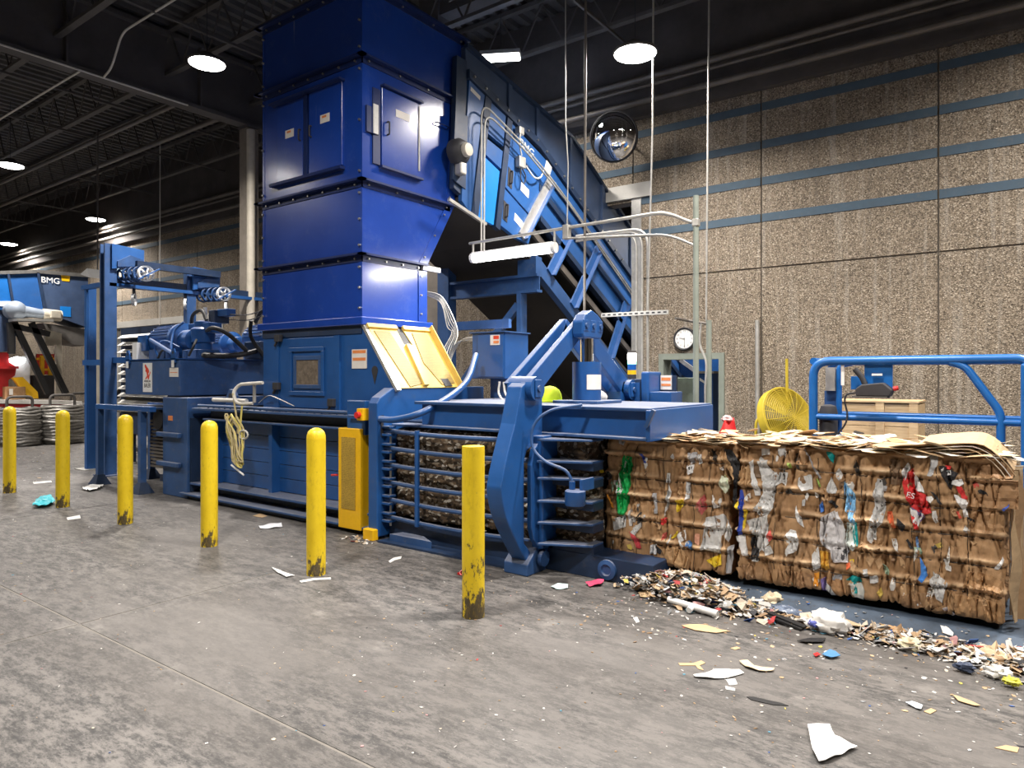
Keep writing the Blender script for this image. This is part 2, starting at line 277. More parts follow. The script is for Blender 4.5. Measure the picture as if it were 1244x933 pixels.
# ------------------------------------------------------------------ mesh builder
class MB:
    def __init__(s): s.v = []; s.f = []
    def add(s, vs, fs):
        n = len(s.v); s.v += [Vector(q) for q in vs]; s.f += [tuple(i+n for i in f) for f in fs]; return s
    def box(s, x0, x1, y0, y1, z0, z1):
        return s.add([(x0,y0,z0),(x1,y0,z0),(x1,y1,z0),(x0,y1,z0),(x0,y0,z1),(x1,y0,z1),(x1,y1,z1),(x0,y1,z1)],
                     [(0,3,2,1),(4,5,6,7),(0,1,5,4),(1,2,6,5),(2,3,7,6),(3,0,4,7)])
    def bar(s, a, b, w, h, up=(0,0,1)):       # rectangular bar between two points
        a = Vector(a); b = Vector(b); d = (b-a).normalized(); up = Vector(up)
        if abs(d.dot(up)) > 0.98: up = Vector((0,1,0))
        r = d.cross(up).normalized(); u = r.cross(d)
        vs = []
        for p in (a, b):
            for i, j in ((-1,-1),(1,-1),(1,1),(-1,1)): vs.append(p + r*(i*w/2) + u*(j*h/2))
        return s.add(vs, [(3,2,1,0),(4,5,6,7),(0,1,5,4),(1,2,6,5),(2,3,7,6),(3,0,4,7)])
    def cyl(s, a, b, r0, r1=None, n=16, cap=True):
        r1 = r0 if r1 is None else r1
        a = Vector(a); b = Vector(b); d = (b-a).normalized(); t = Vector((0,0,1)) if abs(d.z) < 0.9 else Vector((1,0,0))
        e1 = d.cross(t).normalized(); e2 = d.cross(e1)
        vs = []
        for p, r in ((a, r0), (b, r1)):
            for k in range(n):
                q = 2*math.pi*k/n; vs.append(p + e1*(r*math.cos(q)) + e2*(r*math.sin(q)))
        fs = [(k, (k+1) % n, n+(k+1) % n, n+k) for k in range(n)]
        fs = [tuple(reversed(f)) for f in fs]
        if cap: fs += [tuple(range(n)), tuple(range(2*n-1, n-1, -1))]
        return s.add(vs, fs)
    def lathe(s, c, axis, prof, n=24, cap=True):         # prof: (radius, along)
        c = Vector(c); d = Vector(axis).normalized(); t = Vector((0,0,1)) if abs(d.z) < 0.9 else Vector((1,0,0))
        e1 = d.cross(t).normalized(); e2 = d.cross(e1); vs = []; m = len(prof)
        for r, h in prof:
            for k in range(n):
                q = 2*math.pi*k/n; vs.append(c + d*h + e1*(r*math.cos(q)) + e2*(r*math.sin(q)))
        fs = []
        for i in range(m-1):
            for k in range(n):
                fs.append((i*n+k, (i+1)*n+k, (i+1)*n+(k+1) % n, i*n+(k+1) % n))
        if cap and prof[0][0] > 1e-3: fs.append(tuple(range(n)))
        if cap and prof[-1][0] > 1e-3: fs.append(tuple(range(m*n-1, (m-1)*n-1, -1)))
        return s.add(vs, fs)
    def tube(s, pts, r, n=8, closed=False):
        P = [Vector(p) for p in pts]; m = len(P); vs = []; e1 = None
        for i in range(m):
            if closed: d = P[(i+1) % m]-P[i-1]
            else: d = P[min(i+1, m-1)]-P[max(i-1, 0)]
            if d.length < 1e-9: d = Vector((0,0,1))
            d.normalize()
            if e1 is None:
                t = Vector((0,0,1)) if abs(d.z) < 0.9 else Vector((1,0,0)); e1 = d.cross(t).normalized()
            else:
                e1 = e1 - d*e1.dot(d)
                e1 = e1.normalized() if e1.length > 1e-6 else d.cross(Vector((0.3,0.5,0.8))).normalized()
            e2 = d.cross(e1)
            for k in range(n):
                q = 2*math.pi*k/n; vs.append(P[i] + e1*(r*math.cos(q)) + e2*(r*math.sin(q)))
        fs = []
        for i in range(m if closed else m-1):
            j = (i+1) % m
            for k in range(n): fs.append((i*n+k, i*n+(k+1) % n, j*n+(k+1) % n, j*n+k))
        if not closed: fs += [tuple(range(n-1, -1, -1)), tuple(range((m-1)*n, m*n))]
        return s.add(vs, fs)
    def prism(s, poly, axis, a, b):            # poly in the two other axes, extruded along axis from a to b
        def P(p, t):
            return {'x': (t, p[0], p[1]), 'y': (p[0], t, p[1]), 'z': (p[0], p[1], t)}[axis]
        n = len(poly)
        return s.add([P(p, a) for p in poly]+[P(p, b) for p in poly],
                     [tuple(range(n)), tuple(range(2*n-1, n-1, -1))]+[(i, n+i, n+(i+1) % n, (i+1) % n) for i in range(n)])
    def quadsheet(s, a, b, c, d, nrm, t):      # thin plate from four corners
        n = Vector(nrm).normalized()*t; q = [Vector(p) for p in (a, b, c, d)]
        return s.add(q+[p+n for p in q], [(0,1,2,3),(7,6,5,4),(0,4,5,1),(1,5,6,2),(2,6,7,3),(3,7,4,0)])
    def sphere(s, c, r, nu=16, nv=10, sc=(1,1,1)):
        prof = [(max(1e-5, math.sin(math.pi*i/nv)), -math.cos(math.pi*i/nv)) for i in range(nv+1)]
        k = MB().lathe((0,0,0), (0,0,1), [(p*r, h*r) for p, h in prof], nu)
        return s.add([(c[0]+q.x*sc[0], c[1]+q.y*sc[1], c[2]+q.z*sc[2]) for q in k.v], k.f)

def fillet(pts, r, n=6):
    P = [Vector(p) for p in pts]; out = [P[0]]
    for i in range(1, len(P)-1):
        a = P[i-1]-P[i]; b = P[i+1]-P[i]; k = min(r, a.length*0.49, b.length*0.49)
        a = a.normalized()*k; b = b.normalized()*k
        for j in range(n+1):
            t = j/n; out.append(P[i] + a*(1-t)**2 + b*t**2)
    out.append(P[-1]); return out
def curve(pts, n=10):                           # Catmull-Rom through points
    P = [Vector(p) for p in pts]; P = [2*P[0]-P[1]]+P+[2*P[-1]-P[-2]]; out = []
    for i in range(1, len(P)-2):
        for j in range(n):
            t = j/n; a, b, c, d = P[i-1], P[i], P[i+1], P[i+2]
            out.append(0.5*((2*b)+(c-a)*t+(2*a-5*b+4*c-d)*t*t+(3*b-a-3*c+d)*t**3))
    out.append(P[-2]); return out

# ------------------------------------------------------------------ objects
def woff(o):
    p = Vector((0,0,0))
    while o is not None: p = p+o.location; o = o.parent
    return p
def tag(o, label, cat=None, group=None, kind=None):
    if label: o['label'] = label
    if cat: o['category'] = cat
    if group: o['group'] = group
    if kind: o['kind'] = kind
    return o
def thing(name, label, cat, loc, group=None):
    o = bpy.data.objects.new(name, None); C.objects.link(o); o.location = loc; o.empty_display_size = 0.1
    return tag(o, label, cat, group)
def mesh_of(name, mb, mat, smooth=False, off=Vector((0,0,0))):
    me = bpy.data.meshes.new(name); me.from_pydata([tuple(q-off) for q in mb.v], [], mb.f)
    bm = bmesh.new(); bm.from_mesh(me); bmesh.ops.recalc_face_normals(bm, faces=bm.faces)
    bm.to_mesh(me); bm.free()
    if mat: me.materials.append(mat)
    if smooth:
        for p in me.polygons: p.use_smooth = True
    me.update(); return me
def part(name, mb, mat, parent=None, smooth=False, bev=0.0, label=None, kind=None, loc=None):
    """A mesh in world coordinates made a child of parent (or a top-level object with its origin at loc)."""
    off = woff(parent) if parent else Vector(loc or (0,0,0))
    o = bpy.data.objects.new(name, mesh_of(name, mb, mat, smooth, off)); C.objects.link(o)
    if parent: o.parent = parent
    else: o.location = off
    if smooth == 'auto' or bev:
        if bev:
            b = o.modifiers.new('bevel', 'BEVEL'); b.width = bev; b.segments = 2; b.limit_method = 'ANGLE'; b.angle_limit = 0.6
    if smooth:
        try:
            e = o.modifiers.new('split', 'EDGE_SPLIT'); e.split_angle = math.radians(40)
        except Exception: pass
    if label: o['label'] = label
    if kind: o['kind'] = kind
    return o
def single(name, mb, mat, label, cat, loc, group=None, smooth=False, bev=0.0, kind=None):
    return tag(part(name, mb, mat, None, smooth, bev, loc=loc), label, cat, group, kind)
def struct(name, mb, mat, label, loc=(0,0,0), smooth=False):
    return tag(part(name, mb, mat, None, smooth, loc=loc), label, None, None, 'structure')
def inst(name, me, parent, loc, rot=(0,0,0), scale=None):
    o = bpy.data.objects.new(name, me); C.objects.link(o); o.parent = parent
    o.location = Vector(loc)-(woff(parent) if parent else Vector((0,0,0))); o.rotation_euler = rot
    if scale: o.scale = scale
    return o
def copy_tree(o, parent=None):
    c = o.copy(); C.objects.link(c); c.parent = parent
    for ch in list(o.children): copy_tree(ch, c)
    return c
def text(s, size, loc, rot, mat, parent, name='lettering', ext=0.001, align='CENTER', sx=1.0):
    cu = bpy.data.curves.new('txt', 'FONT'); cu.body = s; cu.size = size; cu.extrude = ext; cu.align_x = align; cu.align_y = 'CENTER'
    t = bpy.data.objects.new('txt', cu); C.objects.link(t)
    bpy.context.view_layer.update()
    me = bpy.data.meshes.new_from_object(t.evaluated_get(bpy.context.evaluated_depsgraph_get()))
    bpy.data.objects.remove(t); me.materials.clear(); me.materials.append(mat)
    o = bpy.data.objects.new(name, me); C.objects.link(o); o.parent = parent
    o.location = Vector(loc)-woff(parent); o.rotation_euler = rot; o.scale = (sx, 1, 1); return o
FRONT = (math.pi/2, 0, 0)              # text that faces -Y
SIDE = (math.pi/2, 0, math.pi/2)       # text that faces +X

# ================================================================== THE ROOM
WY = 11.0
# ---- floor: joint filler below, slabs on it
floor = struct('floor', MB().box(-40, 12, -9, WY+8, -0.12, -0.003), M['dust_light'], 'dusty grey concrete warehouse floor')
xs = [-40, -33.0, -28.4, -23.8, -19.2, -14.6, -10.0, -5.35, 3.85, 8.4, 12]; ys = [-9, -2.5, 2.12, 6.75, WY+8]
for i in range(len(xs)-1):
    for j in range(len(ys)-1):
        g = 0.009
        part('slab', MB().box(xs[i]+g, xs[i+1]-g, ys[j]+g, ys[j+1]-g, -0.1, 0.0), M['floor'], floor)

# ---- back wall: backing with openings, exposed-aggregate panels, blue bands
OPX0, OPX1, OPZ = -8.45, -5.46, 4.8          # conveyor opening
DX0, DX1, DZ = -4.97, -3.84, 2.10            # doorway
b = MB()
for x0, x1, z0, z1 in ((-40, OPX0, 0, 8.7), (OPX0, OPX1, OPZ, 8.7), (OPX1, DX0, 0, 8.7), (DX0, DX1, DZ, 8.7), (DX1, 12, 0, 8.7)):
    b.box(x0, x1, WY+0.03, WY+0.28, z0, z1)
wall_back = struct('wall_back', b, M['conc'], 'tall back wall of exposed-aggregate concrete panels with blue bands')
jx = [-40, -36.2, -33.84, -31.48, -29.12, -26.76, -24.4, -22.04, -19.68, -17.32, -14.96, -12.6, -10.4, OPX0, OPX1, -3.26, -0.90, 1.46, 3.82, 6.18, 8.54, 12]
HJ = 3.44; g = 0.012
for i in range(len(jx)-1):
    x0, x1 = jx[i]+g, jx[i+1]-g
    for (z0, z1) in ((0.0, HJ-g), (HJ+g, 8.7)):
        if jx[i] == OPX0:
            if z0 == 0.0: continue
            z0 = OPZ
        if jx[i] == OPX1 and z0 == 0.0:
            poly = [(x0, 0), (DX0, 0), (DX0, DZ), (DX1, DZ), (DX1, 0), (x1, 0), (x1, z1), (x0, z1)]
        else: poly = [(x0, z0), (x1, z0), (x1, z1), (x0, z1)]
        part('wall_panel', MB().prism(poly, 'y', WY, WY+0.05), M['agg'], wall_back)
for z in (4.22, 4.79, 5.36, 5.95):
    for i in range(len(jx)-1):
        if jx[i] == OPX0 and z < 4.85: continue
        part('wall_band', MB().box(jx[i]+g, jx[i+1]-g, WY-0.012, WY+0.01, z-0.062, z+0.062), M['stripe'], wall_back)
# jamb angle and lintel of the conveyor opening
struct('trim_1', MB().box(OPX1-0.02, OPX1+0.16, WY-0.03, WY+0.30, 0, OPZ+0.05), M['galv'], 'pale steel angle lining the conveyor opening')
struct('trim_2', MB().box(OPX0, OPX1+0.35, WY-0.06, WY+0.30, OPZ+0.05, OPZ+0.30), M['shutter'], 'pale steel lintel over the conveyor opening')
# door frame
fr = MB(); fr.prism([(DX0, 0), (DX0+0.09, 0), (DX0+0.09, DZ-0.07), (DX1-0.09, DZ-0.07), (DX1-0.09, 0), (DX1, 0), (DX1, DZ+0.03), (DX0, DZ+0.03)], 'y', WY-0.03, WY+0.29)
struct('door_1', fr, M['greygreen'], 'grey-green steel frame of the open doorway in the back wall')
# roller shutter far left under its ledge
sh = MB()
x = -25.2
while x < -18.4:
    sh.box(x, x+0.30, WY-0.05, WY-0.02, 0, 3.34); sh.box(x+0.30, x+0.36, WY-0.035, WY-0.02, 0, 3.34); x += 0.36
dr = struct('door_2', MB().box(-25.3, -18.3, WY-0.02, WY-0.005, 0, 3.36), M['shutter'], 'light grey ribbed door low in the far left wall')
x = -25.2; rib = mesh_of('door_rib', MB().box(0, 0.29, -0.03, 0, 0, 3.34), M['shutter'])
while x < -18.5: inst('door_rib', rib, dr, (x, WY-0.02, 0)); x += 0.36
struct('trim_3', MB().box(-25.4, -18.2, WY-0.16, WY, 3.36, 3.56), M['shutter'], 'ledge over the ribbed grey door')

# other walls (behind and beside the viewer) so that the room is closed
struct('wall_left', MB().box(-40.3, -40, -9, WY+8, 0, 8.7), M['conc'], 'far end wall of the hall')
struct('wall_right', MB().box(12, 12.3, -9, WY+8, 0, 8.7), M['conc'], 'end wall on the right of the hall')
struct('wall_front', MB().box(-40, 12, -9.3, -9, 0, 8.7), M['conc'], 'wall behind the viewer')
struct('wall_beyond', MB().box(-40, 12, WY+8, WY+8.3, 0, 8.7), M['conc'], 'dark wall of the room beyond the doorway')

# ---- ceiling: fluted deck, open-web joists, girder
dk = MB(); x = -40.0; pts = []
while x < 12: pts += [(x, 8.55), (x+0.13, 8.55), (x+0.155, 8.47), (x+0.255, 8.47)]; x += 0.28
n = len(pts); vs = [(p[0], -9, p[1]) for p in pts]+[(p[0], WY+8, p[1]) for p in pts]
dk.add(vs, [(i, i+1, n+i+1, n+i) for i in range(n-1)])
ceiling = struct('ceiling', dk, M['deck'], 'dark fluted steel roof deck on open-web joists')
for jy in (-6.5, -4.6, -2.7, -0.8, 1.1, 3.0, 4.9, 6.8, 8.6, 10.2):
    j = MB(); j.box(-40, 12, jy-0.05, jy+0.05, 8.36, 8.44); j.box(-40, 12, jy-0.055, jy+0.055, 7.52, 7.58)
    k = 0; x = -39.7
    while x < 11.5:
        j.bar((x, jy, 7.56), (x+0.45, jy, 8.38), 0.025, 0.025); j.bar((x+0.45, jy, 8.38), (x+0.9, jy, 7.56), 0.025, 0.025); x += 0.9
    part('joist', j, M['dgrey'], ceiling)
for bx in (-30, -26.5, -22, -18, -15.5, -11, -8.4, -5.5, -2.5, 1.0):
    part('bridging', MB().bar((bx, -8, 7.50), (bx, 10.9, 7.50), 0.04, 0.04), M['dgrey'], ceiling)
gd = MB(); gd.box(-13.42, -13.12, -9, 10.95, 7.05, 7.12); gd.box(-13.29, -13.25, -9, 10.95, 7.12, 8.3); gd.box(-13.42, -13.12, -9, 10.95, 8.28, 8.36)
part('girder', gd, M['girder'], ceiling)
gw = MB()
for sy in (1.5, 5.0, 7.6): gw.box(-13.40, -13.14, sy, sy+0.02, 7.12, 8.28)
part('girder_stiffener', MB().box(-13.42, -13.12, 5.0, 5.03, 7.12, 8.28), M['girder'], ceiling)
part('girder_stiffener', MB().box(-13.42, -13.12, 7.4, 7.43, 7.12, 8.28), M['girder'], ceiling)
part('girder', MB().box(-8.55, -8.1, 8.85, 9.3, 7.5, 8.4).box(-8.5, 12, 8.9, 9.2, 8.0, 8.36), M['girder'], ceiling)
part('girder', MB().box(-40, 12, 10.86, 10.99, 6.20, 8.5), M['band'], ceiling, label='dark band along the top of the back wall')

def column(x, y, w, z, label):
    t = thing('concrete_column', label, 'column', (x, y, 0))
    s = MB(); s.prism([(x-w, y-w*0.9), (x+w, y-w*0.9), (x+w, y+w*0.9), (x-w, y+w*0.9)], 'z', 0, z)
    part('shaft', s, M['conc'], t, bev=0.015)
    part('capital', MB().box(x-w*1.15, x+w*1.15, y-w, y+w, z, z+0.06), M['girder'], t)
    return t
c1 = column(-13.25, 8.55, 0.15, 7.0, 'pale concrete column behind the motors, under the roof girder')
part('downpipe', MB().cyl((-12.98, 8.42, 0), (-12.98, 8.42, 6.9), 0.085, n=14), M['beige'], c1, True)
column(-8.32, 9.1, 0.21, 7.5, 'concrete column behind the conveyor and the tall blue hopper')

# ---- roof pipes and conduits
def pipe(name, pts, r, mat, label, cat='pipe', fil=0.0, n=10, kinds=None):
    P = fillet(pts, fil) if fil else [Vector(q) for q in pts]
    return single(name, MB().tube(P, r, n), mat, label, cat, P[0], smooth=True)
pipe('roof_pipe', [(-39, 10.6, 6.72), (12, 10.6, 6.72)], 0.055, M['pipe'], 'thickest bright roof pipe just below the brightest lamp')
pipe('roof_pipe', [(-39, 10.6, 6.59), (12, 10.6, 6.59)], 0.030, M['pipe'], 'thin roof pipe running close under the thick bright one')
pipe('roof_pipe', [(-39, 10.6, 6.34), (12, 10.6, 6.34)], 0.05, M['pipe'], 'long roof pipe nearest the top of the aggregate wall')
pipe('roof_pipe', [(-39, 7.3, 7.3), (-13.5, 7.3, 7.3)], 0.05, M['pipe'], 'brown roof pipe crossing the dark ceiling left of the column')
pipe('roof_pipe', [(-39, 8.1, 7.2), (-13.5, 8.1, 7.2)], 0.055, M['pipe'], 'second brown roof pipe crossing the dark ceiling left of the column')
pipe('conduit', [(-13.05, 1.0, 7.02), (-13.05, 7.1, 7.02)], 0.016, M['conduit'], 'thin pale conduit clipped along the lower edge of the roof girder', 'conduit')
pipe('conduit', [(-13.0, 5.55, 7.02), (-12.6, 5.5, 7.05), (-12.1, 5.45, 7.5), (-7.5, 5.45, 7.5)], 0.018, M['conduit'], 'pale conduit climbing off the roof girder towards the hopper', 'conduit', 0.2)
pipe('conduit', [(-13.1, 5.2, 7.02), (-24, 5.2, 7.02)], 0.018, M['conduit'], 'pale conduit running left from the roof girder', 'conduit')
pipe('conduit', [(-7.0, 7.9, 7.45), (-1.9, 7.9, 7.45), (-1.6, 7.9, 7.7), (-2.2, 8.4, 7.7), (-3.5, 8.4, 7.7)], 0.016, M['pipe'], 'dull conduit with a hooked end near the top of the picture', 'conduit', 0.15)

# ---- lamps
lens_bm = MB()
def lamp(x, y, z, yaw, label, vis, rect=False):
    t = thing('high_bay_lamp', label, 'lamp', (x, y, z), 'ceiling lamps')
    t.rotation_euler[2] = 0
    c, s = math.cos(yaw), math.sin(yaw)
    def R(px, py, pz): return (x+c*px-s*py, y+s*px+c*py, z+pz)
    def rbox(x0, x1, y0, y1, z0, z1):
        k = MB().box(x0, x1, y0, y1, z0, z1); k.v = [Vector(R(*q)) for q in k.v]; return k
    if rect:
        part('housing', rbox(-0.33, 0.33, -0.13, 0.13, 0.02, 0.09), M['galv'], t, bev=0.01)
        part('lens', rbox(-0.31, 0.31, -0.115, 0.115, -0.012, 0.02), emit('lamp_lens', (1.0, 0.97, 0.92), 22.0), t, bev=0.03)
    else:
        part('housing', MB().lathe((x, y, z), (0, 0, 1), [(0.29, 0.0), (0.30, 0.02), (0.27, 0.06), (0.15, 0.09), (0.10, 0.16), (0.04, 0.18)], 32), M['dgrey'], t, True)
        part('lens', MB().lathe((x, y, z), (0, 0, 1), [(1e-4, -0.045), (0.12, -0.042), (0.22, -0.03), (0.275, -0.01), (0.285, 0.01)], 32), emit('lamp_lens', (1.0, 0.97, 0.92), 22.0), t, True)
    part('cord', MB().cyl(R(0, 0, 0.09), R(0, 0, 8.50-z), 0.006, n=6), M['ink'], t)
    L = bpy.data.lights.new('high_bay_light', 'AREA'); L.shape = 'DISK'; L.size = 0.55; L.energy = LAMP_W*(0.45 if rect else 0.6 if z < 6.5 else 1.0); L.spread = LAMP_SPREAD; L.color = LAMP_COL
    lo = bpy.data.objects.new('high_bay_light', L); C.objects.link(lo); lo.parent = t; lo.location = (0, 0, -0.06)
    return t
for (x, y, z, yw, lb) in LAMPS: lamp(x, y, z, yw, lb, True, 'glowing just above' in lb)

# ---- hanging rods and conduits in front of the wall
pipe('hanger_rod', [aty(794, 0, 8.5)+Vector((0, 0, 0.9)), aty(793, 150, 8.5), aty(787, 372, 8.5)], 0.013, M['galv'], 'thin white rod hanging from the roof just right of the round mirror', 'rod')
pipe('hanger_rod', [aty(862, 0, 8.9)+Vector((0, 0, 0.9)), aty(858, 390, 8.9)], 0.012, M['galv'], 'thin pale rod hanging from the roof above the clock', 'rod')
pipe('hanger_rod', [aty(687, 0, 7.6)+Vector((0, 0, 0.9)), aty(687, 150, 7.6), aty(690, 200, 7.6), aty(689, 278, 7.6)], 0.009, M['galv'], 'thin white cable hanging in front of the conveyor', 'cable')
pipe('hanger_rod', [aty(712, 150, 7.6)+Vector((0, 0, 3.1)), aty(710, 400, 7.6)], 0.017, M['pipe'], 'dull grey pipe standing in front of the conveyor, above the clamp head', 'pipe')
for k, (px, lb) in enumerate(((773, 'leftmost'), (780, 'middle'), (787, 'rightmost'))):
    q = [aty(700, 293-k*3, 8.55), aty(px, 283-k*3, 8.55), aty(px, 300, 8.55)+Vector((0, 0, -0.25))]
    q.append(Vector((q[2].x, q[2].y, 0.3)))
    pipe('bent_conduit', q, 0.019, M['galv'], lb+' of three bent conduits running down the wall left of the clock', 'conduit', 0.30, 8)
st = thing('slotted_strut', 'horizontal slotted steel strut crossing the bent conduits', 'strut', aty(770, 381, 8.52))
a_, b_ = aty(731, 383, 8.52), aty(812, 379, 8.52)
part('channel', MB().bar(a_, b_, 0.03, 0.055), M['galv'], st)
for k in range(12):
    p = a_.lerp(b_, (k+0.5)/12); part('slot', MB().box(p.x-0.022, p.x+0.022, p.y-0.018, p.y-0.0145, p.z-0.010, p.z+0.010), M['ink'], st)

# ---- convex mirror
mc = Vector((-5.50, 10.35, 5.76)); ax = Vector((0.18, -0.93, -0.28)).normalized()
t = thing('convex_mirror', 'round convex mirror hung high on the back wall', 'mirror', mc)
prof = [(0.40*math.sin(q*1.05/12)/math.sin(1.05), 0.40*(math.cos(q*1.05/12)-math.cos(1.05))/math.sin(1.05)*0.8) for q in range(12, -1, -1)]
prof[-1] = (1e-5, prof[-1][1])
part('mirror_face', MB().lathe(mc, ax, prof, 40), M['mirror'], t, True)
part('rim', MB().lathe(mc, ax, [(0.385, -0.03), (0.415, -0.03), (0.415, 0.015), (0.395, 0.02)], 40, False), M['ink'], t, True)
part('bracket', MB().cyl(mc-ax*0.03, (mc.x, WY, mc.z+0.05), 0.02, n=8), M['ink'], t)

# ---- wall clock 9:30
cc = Vector((-4.50, WY-0.03, 2.37)); t = thing('wall_clock', 'round white wall clock with a dark rim above the doorway', 'clock', cc)
part('rim', MB().lathe(cc, (0, -1, 0), [(0.19, -0.03), (0.195, 0.02), (0.18, 0.045), (0.16, 0.03), (0.16, 0.0)], 36, False), M['ink'], t, True)
part('dial', MB().lathe(cc, (0, -1, 0), [(0.165, 0.0), (0.165, 0.02)], 36), M['clockface'], t)
for h in range(12):
    q = math.radians(90-30*(h if h else 12)); 
    text(str(h if h else 12), 0.042, (cc.x+0.128*math.cos(q), cc.y-0.022, cc.z+0.128*math.sin(q)), FRONT, M['ink'], t, 'numeral')
part('hour_hand', MB().bar((cc.x+0.01, cc.y-0.024, cc.z-0.004), (cc.x-0.082, cc.y-0.024, cc.z+0.018), 0.004, 0.010, (0, 1, 0)), M['ink'], t)
part('minute_hand', MB().bar((cc.x, cc.y-0.027, cc.z+0.02), (cc.x+0.004, cc.y-0.027, cc.z-0.125), 0.004, 0.008, (0, 1, 0)), M['ink'], t)

# ---- light posts near the back of the baler with the arm that carries the tube light
t = thing('lamp_post', 'tall grey-green pipe post carrying the tube light arm, left of the doorway frame', 'post', (-2.71, 6.9, 0))
part('post', MB().cyl((-2.71, 6.9, 0), (-2.71, 6.9, 3.62), 0.030, n=14), M['greygreen'], t, True)
part('arm', MB().tube(fillet([(-5.76, 6.9, 3.47), (-3.05, 6.9, 3.50), (-2.78, 6.9, 3.36), (-2.71, 6.9, 3.34)], 0.2), 0.019, 10), M['galv'], t, True)
part('arm', MB().tube(fillet([(-4.3, 6.88, 3.36), (-3.0, 6.88, 3.25), (-2.71, 6.9, 3.1)], 0.25), 0.014, 8), M['galv'], t, True)
part('clamp', MB().box(-4.32, -4.24, 6.86, 6.94, 3.35, 3.52), M['galv'], t, bev=0.01)
part('clamp', MB().box(-2.745, -2.675, 6.865, 6.935, 3.30, 3.38), M['galv'], t, bev=0.01)
part('drop_rod', MB().cyl((-5.70, 6.9, 3.46), (-5.70, 6.9, 3.33), 0.014, n=8), M['galv'], t)
part('drop_rod', MB().cyl((-4.45, 6.9, 3.47), (-4.45, 6.9, 3.33), 0.014, n=8), M['galv'], t)
part('base_plate', MB().box(-2.82, -2.60, 6.79, 7.01, 0, 0.015), M['greygreen'], t)
t = thing('tube_light', 'long glowing white tube light hung from the arm below the conveyor', 'lamp', (-5.08, 6.9, 3.28))
part('lens', MB().tube(fillet([(-5.68, 6.9, 3.275), (-4.48, 6.9, 3.275)], 0.1), 0.062, 16), emit('tube_lens', (1.0, 0.97, 0.93), 14.0), t, True)
part('housing', MB().box(-5.70, -4.46, 6.855, 6.945, 3.315, 3.345), M['white'], t, bev=0.01)
part('end_cap', MB().cyl((-5.72, 6.9, 3.275), (-5.68, 6.9, 3.275), 0.064, n=16), M['white'], t)
part('end_cap', MB().cyl((-4.48, 6.9, 3.275), (-4.43, 6.9, 3.275), 0.064, n=16), M['white'], t)
L = bpy.data.lights.new('tube_light_glow', 'AREA'); L.shape = 'RECTANGLE'; L.size = 1.15; L.size_y = 0.1; L.energy = STRIP_W; L.color = (1, 0.97, 0.92)
lo = bpy.data.objects.new('tube_light_glow', L); C.objects.link(lo); lo.parent = t; lo.location = (0, 0, -0.075)
t = thing('pipe_post', 'shorter grey-green pipe post in front of the doorway, right of the tall one', 'post', (-2.62, 7.35, 0))
part('post', MB().cyl((-2.74, 7.35, 0), (-2.74, 7.35, 2.36), 0.030, n=14), M['greygreen'], t, True)
part('crossbar', MB().tube([(-2.74, 7.35, 2.32), (-2.95, 7.3, 2.36), (-3.02, 7.1, 2.38)], 0.014, 8), M['pipe'], t)
part('hose', MB().tube(curve([(-2.82, 7.33, 2.34), (-2.83, 7.33, 2.1), (-2.76, 7.32, 1.9), (-2.77, 7.32, 1.62), (-2.77, 7.32, 1.45)]), 0.012, 8), M['galv'], t, True)
pipe('wall_pipe', [(-3.30, 10.93, 0.02), (-3.30, 10.93, 2.62)], 0.035, M['galv'], 'vertical grey pipe on the wall joint between doorway and yellow fan', 'pipe')

# ================================================================== HOPPER TOWER
HX0, HX1, HY0 = -7.97, -6.06, 5.35
LV = [(2.43, 6.36), (3.15, 6.36), (4.0, 6.88), (5.42, 7.03), (6.28, 7.18)]     # height, back edge
hop = thing('hopper_tower', 'tall royal-blue sheet-steel hopper tower standing on the baler', 'hopper', (-7.0, 5.9, 2.34))
def frustum(z0, yb0, z1, yb1, e=0.0):
    k = MB(); k.add([(HX0-e, HY0-e, z0), (HX1+e, HY0-e, z0), (HX1+e, yb0+e, z0), (HX0-e, yb0+e, z0), (HX0-e, HY0-e, z1), (HX1+e, HY0-e, z1), (HX1+e, yb1+e, z1), (HX0-e, yb1+e, z1)],
                    [(0,3,2,1),(4,5,6,7),(0,1,5,4),(1,2,6,5),(2,3,7,6),(3,0,4,7)]); return k
for (z0, y0), (z1, y1) in zip(LV[:-1], LV[1:]):
    part('hopper_section', frustum(z0, y0, z1, y1), M['hop'], hop)
part('base_flange', frustum(2.335, 6.42, 2.43, 6.42, 0.055), M['hop'], hop, bev=0.012)
bolts = MB()
for z, yb in LV[1:]:
    k = MB(); w = 0.075
    k.box(HX0-w-0.02, HX1+w, HY0-w, HY0, z-0.018, z+0.006); k.box(HX1, HX1+w, HY0-w, yb+0.02, z-0.018, z+0.006)
    k.box(HX0-w, HX0, HY0-w, yb, z-0.018, z+0.006)
    part('flange', k, M['hopd'], hop)
    k = MB(); k.box(HX0, HX1+0.012, HY0-0.012, HY0, z-0.085, z-0.018); k.box(HX1, HX1+0.012, HY0-0.012, yb-0.03, z-0.085, z-0.018)
    part('flange_web', k, M['hopd'], hop)
    for i in range(7):
        x = HX0+0.1+(HX1-HX0-0.2)*i/6; bolts.cyl((x, HY0-0.012, z-0.05), (x, HY0-0.032, z-0.05), 0.013, n=6)
        y = HY0+0.08+(yb-HY0-0.2)*i/6
        if i % 2 == 0: bolts.cyl((HX1+0.012, y, z-0.05), (HX1+0.032, y, z-0.05), 0.013, n=6)
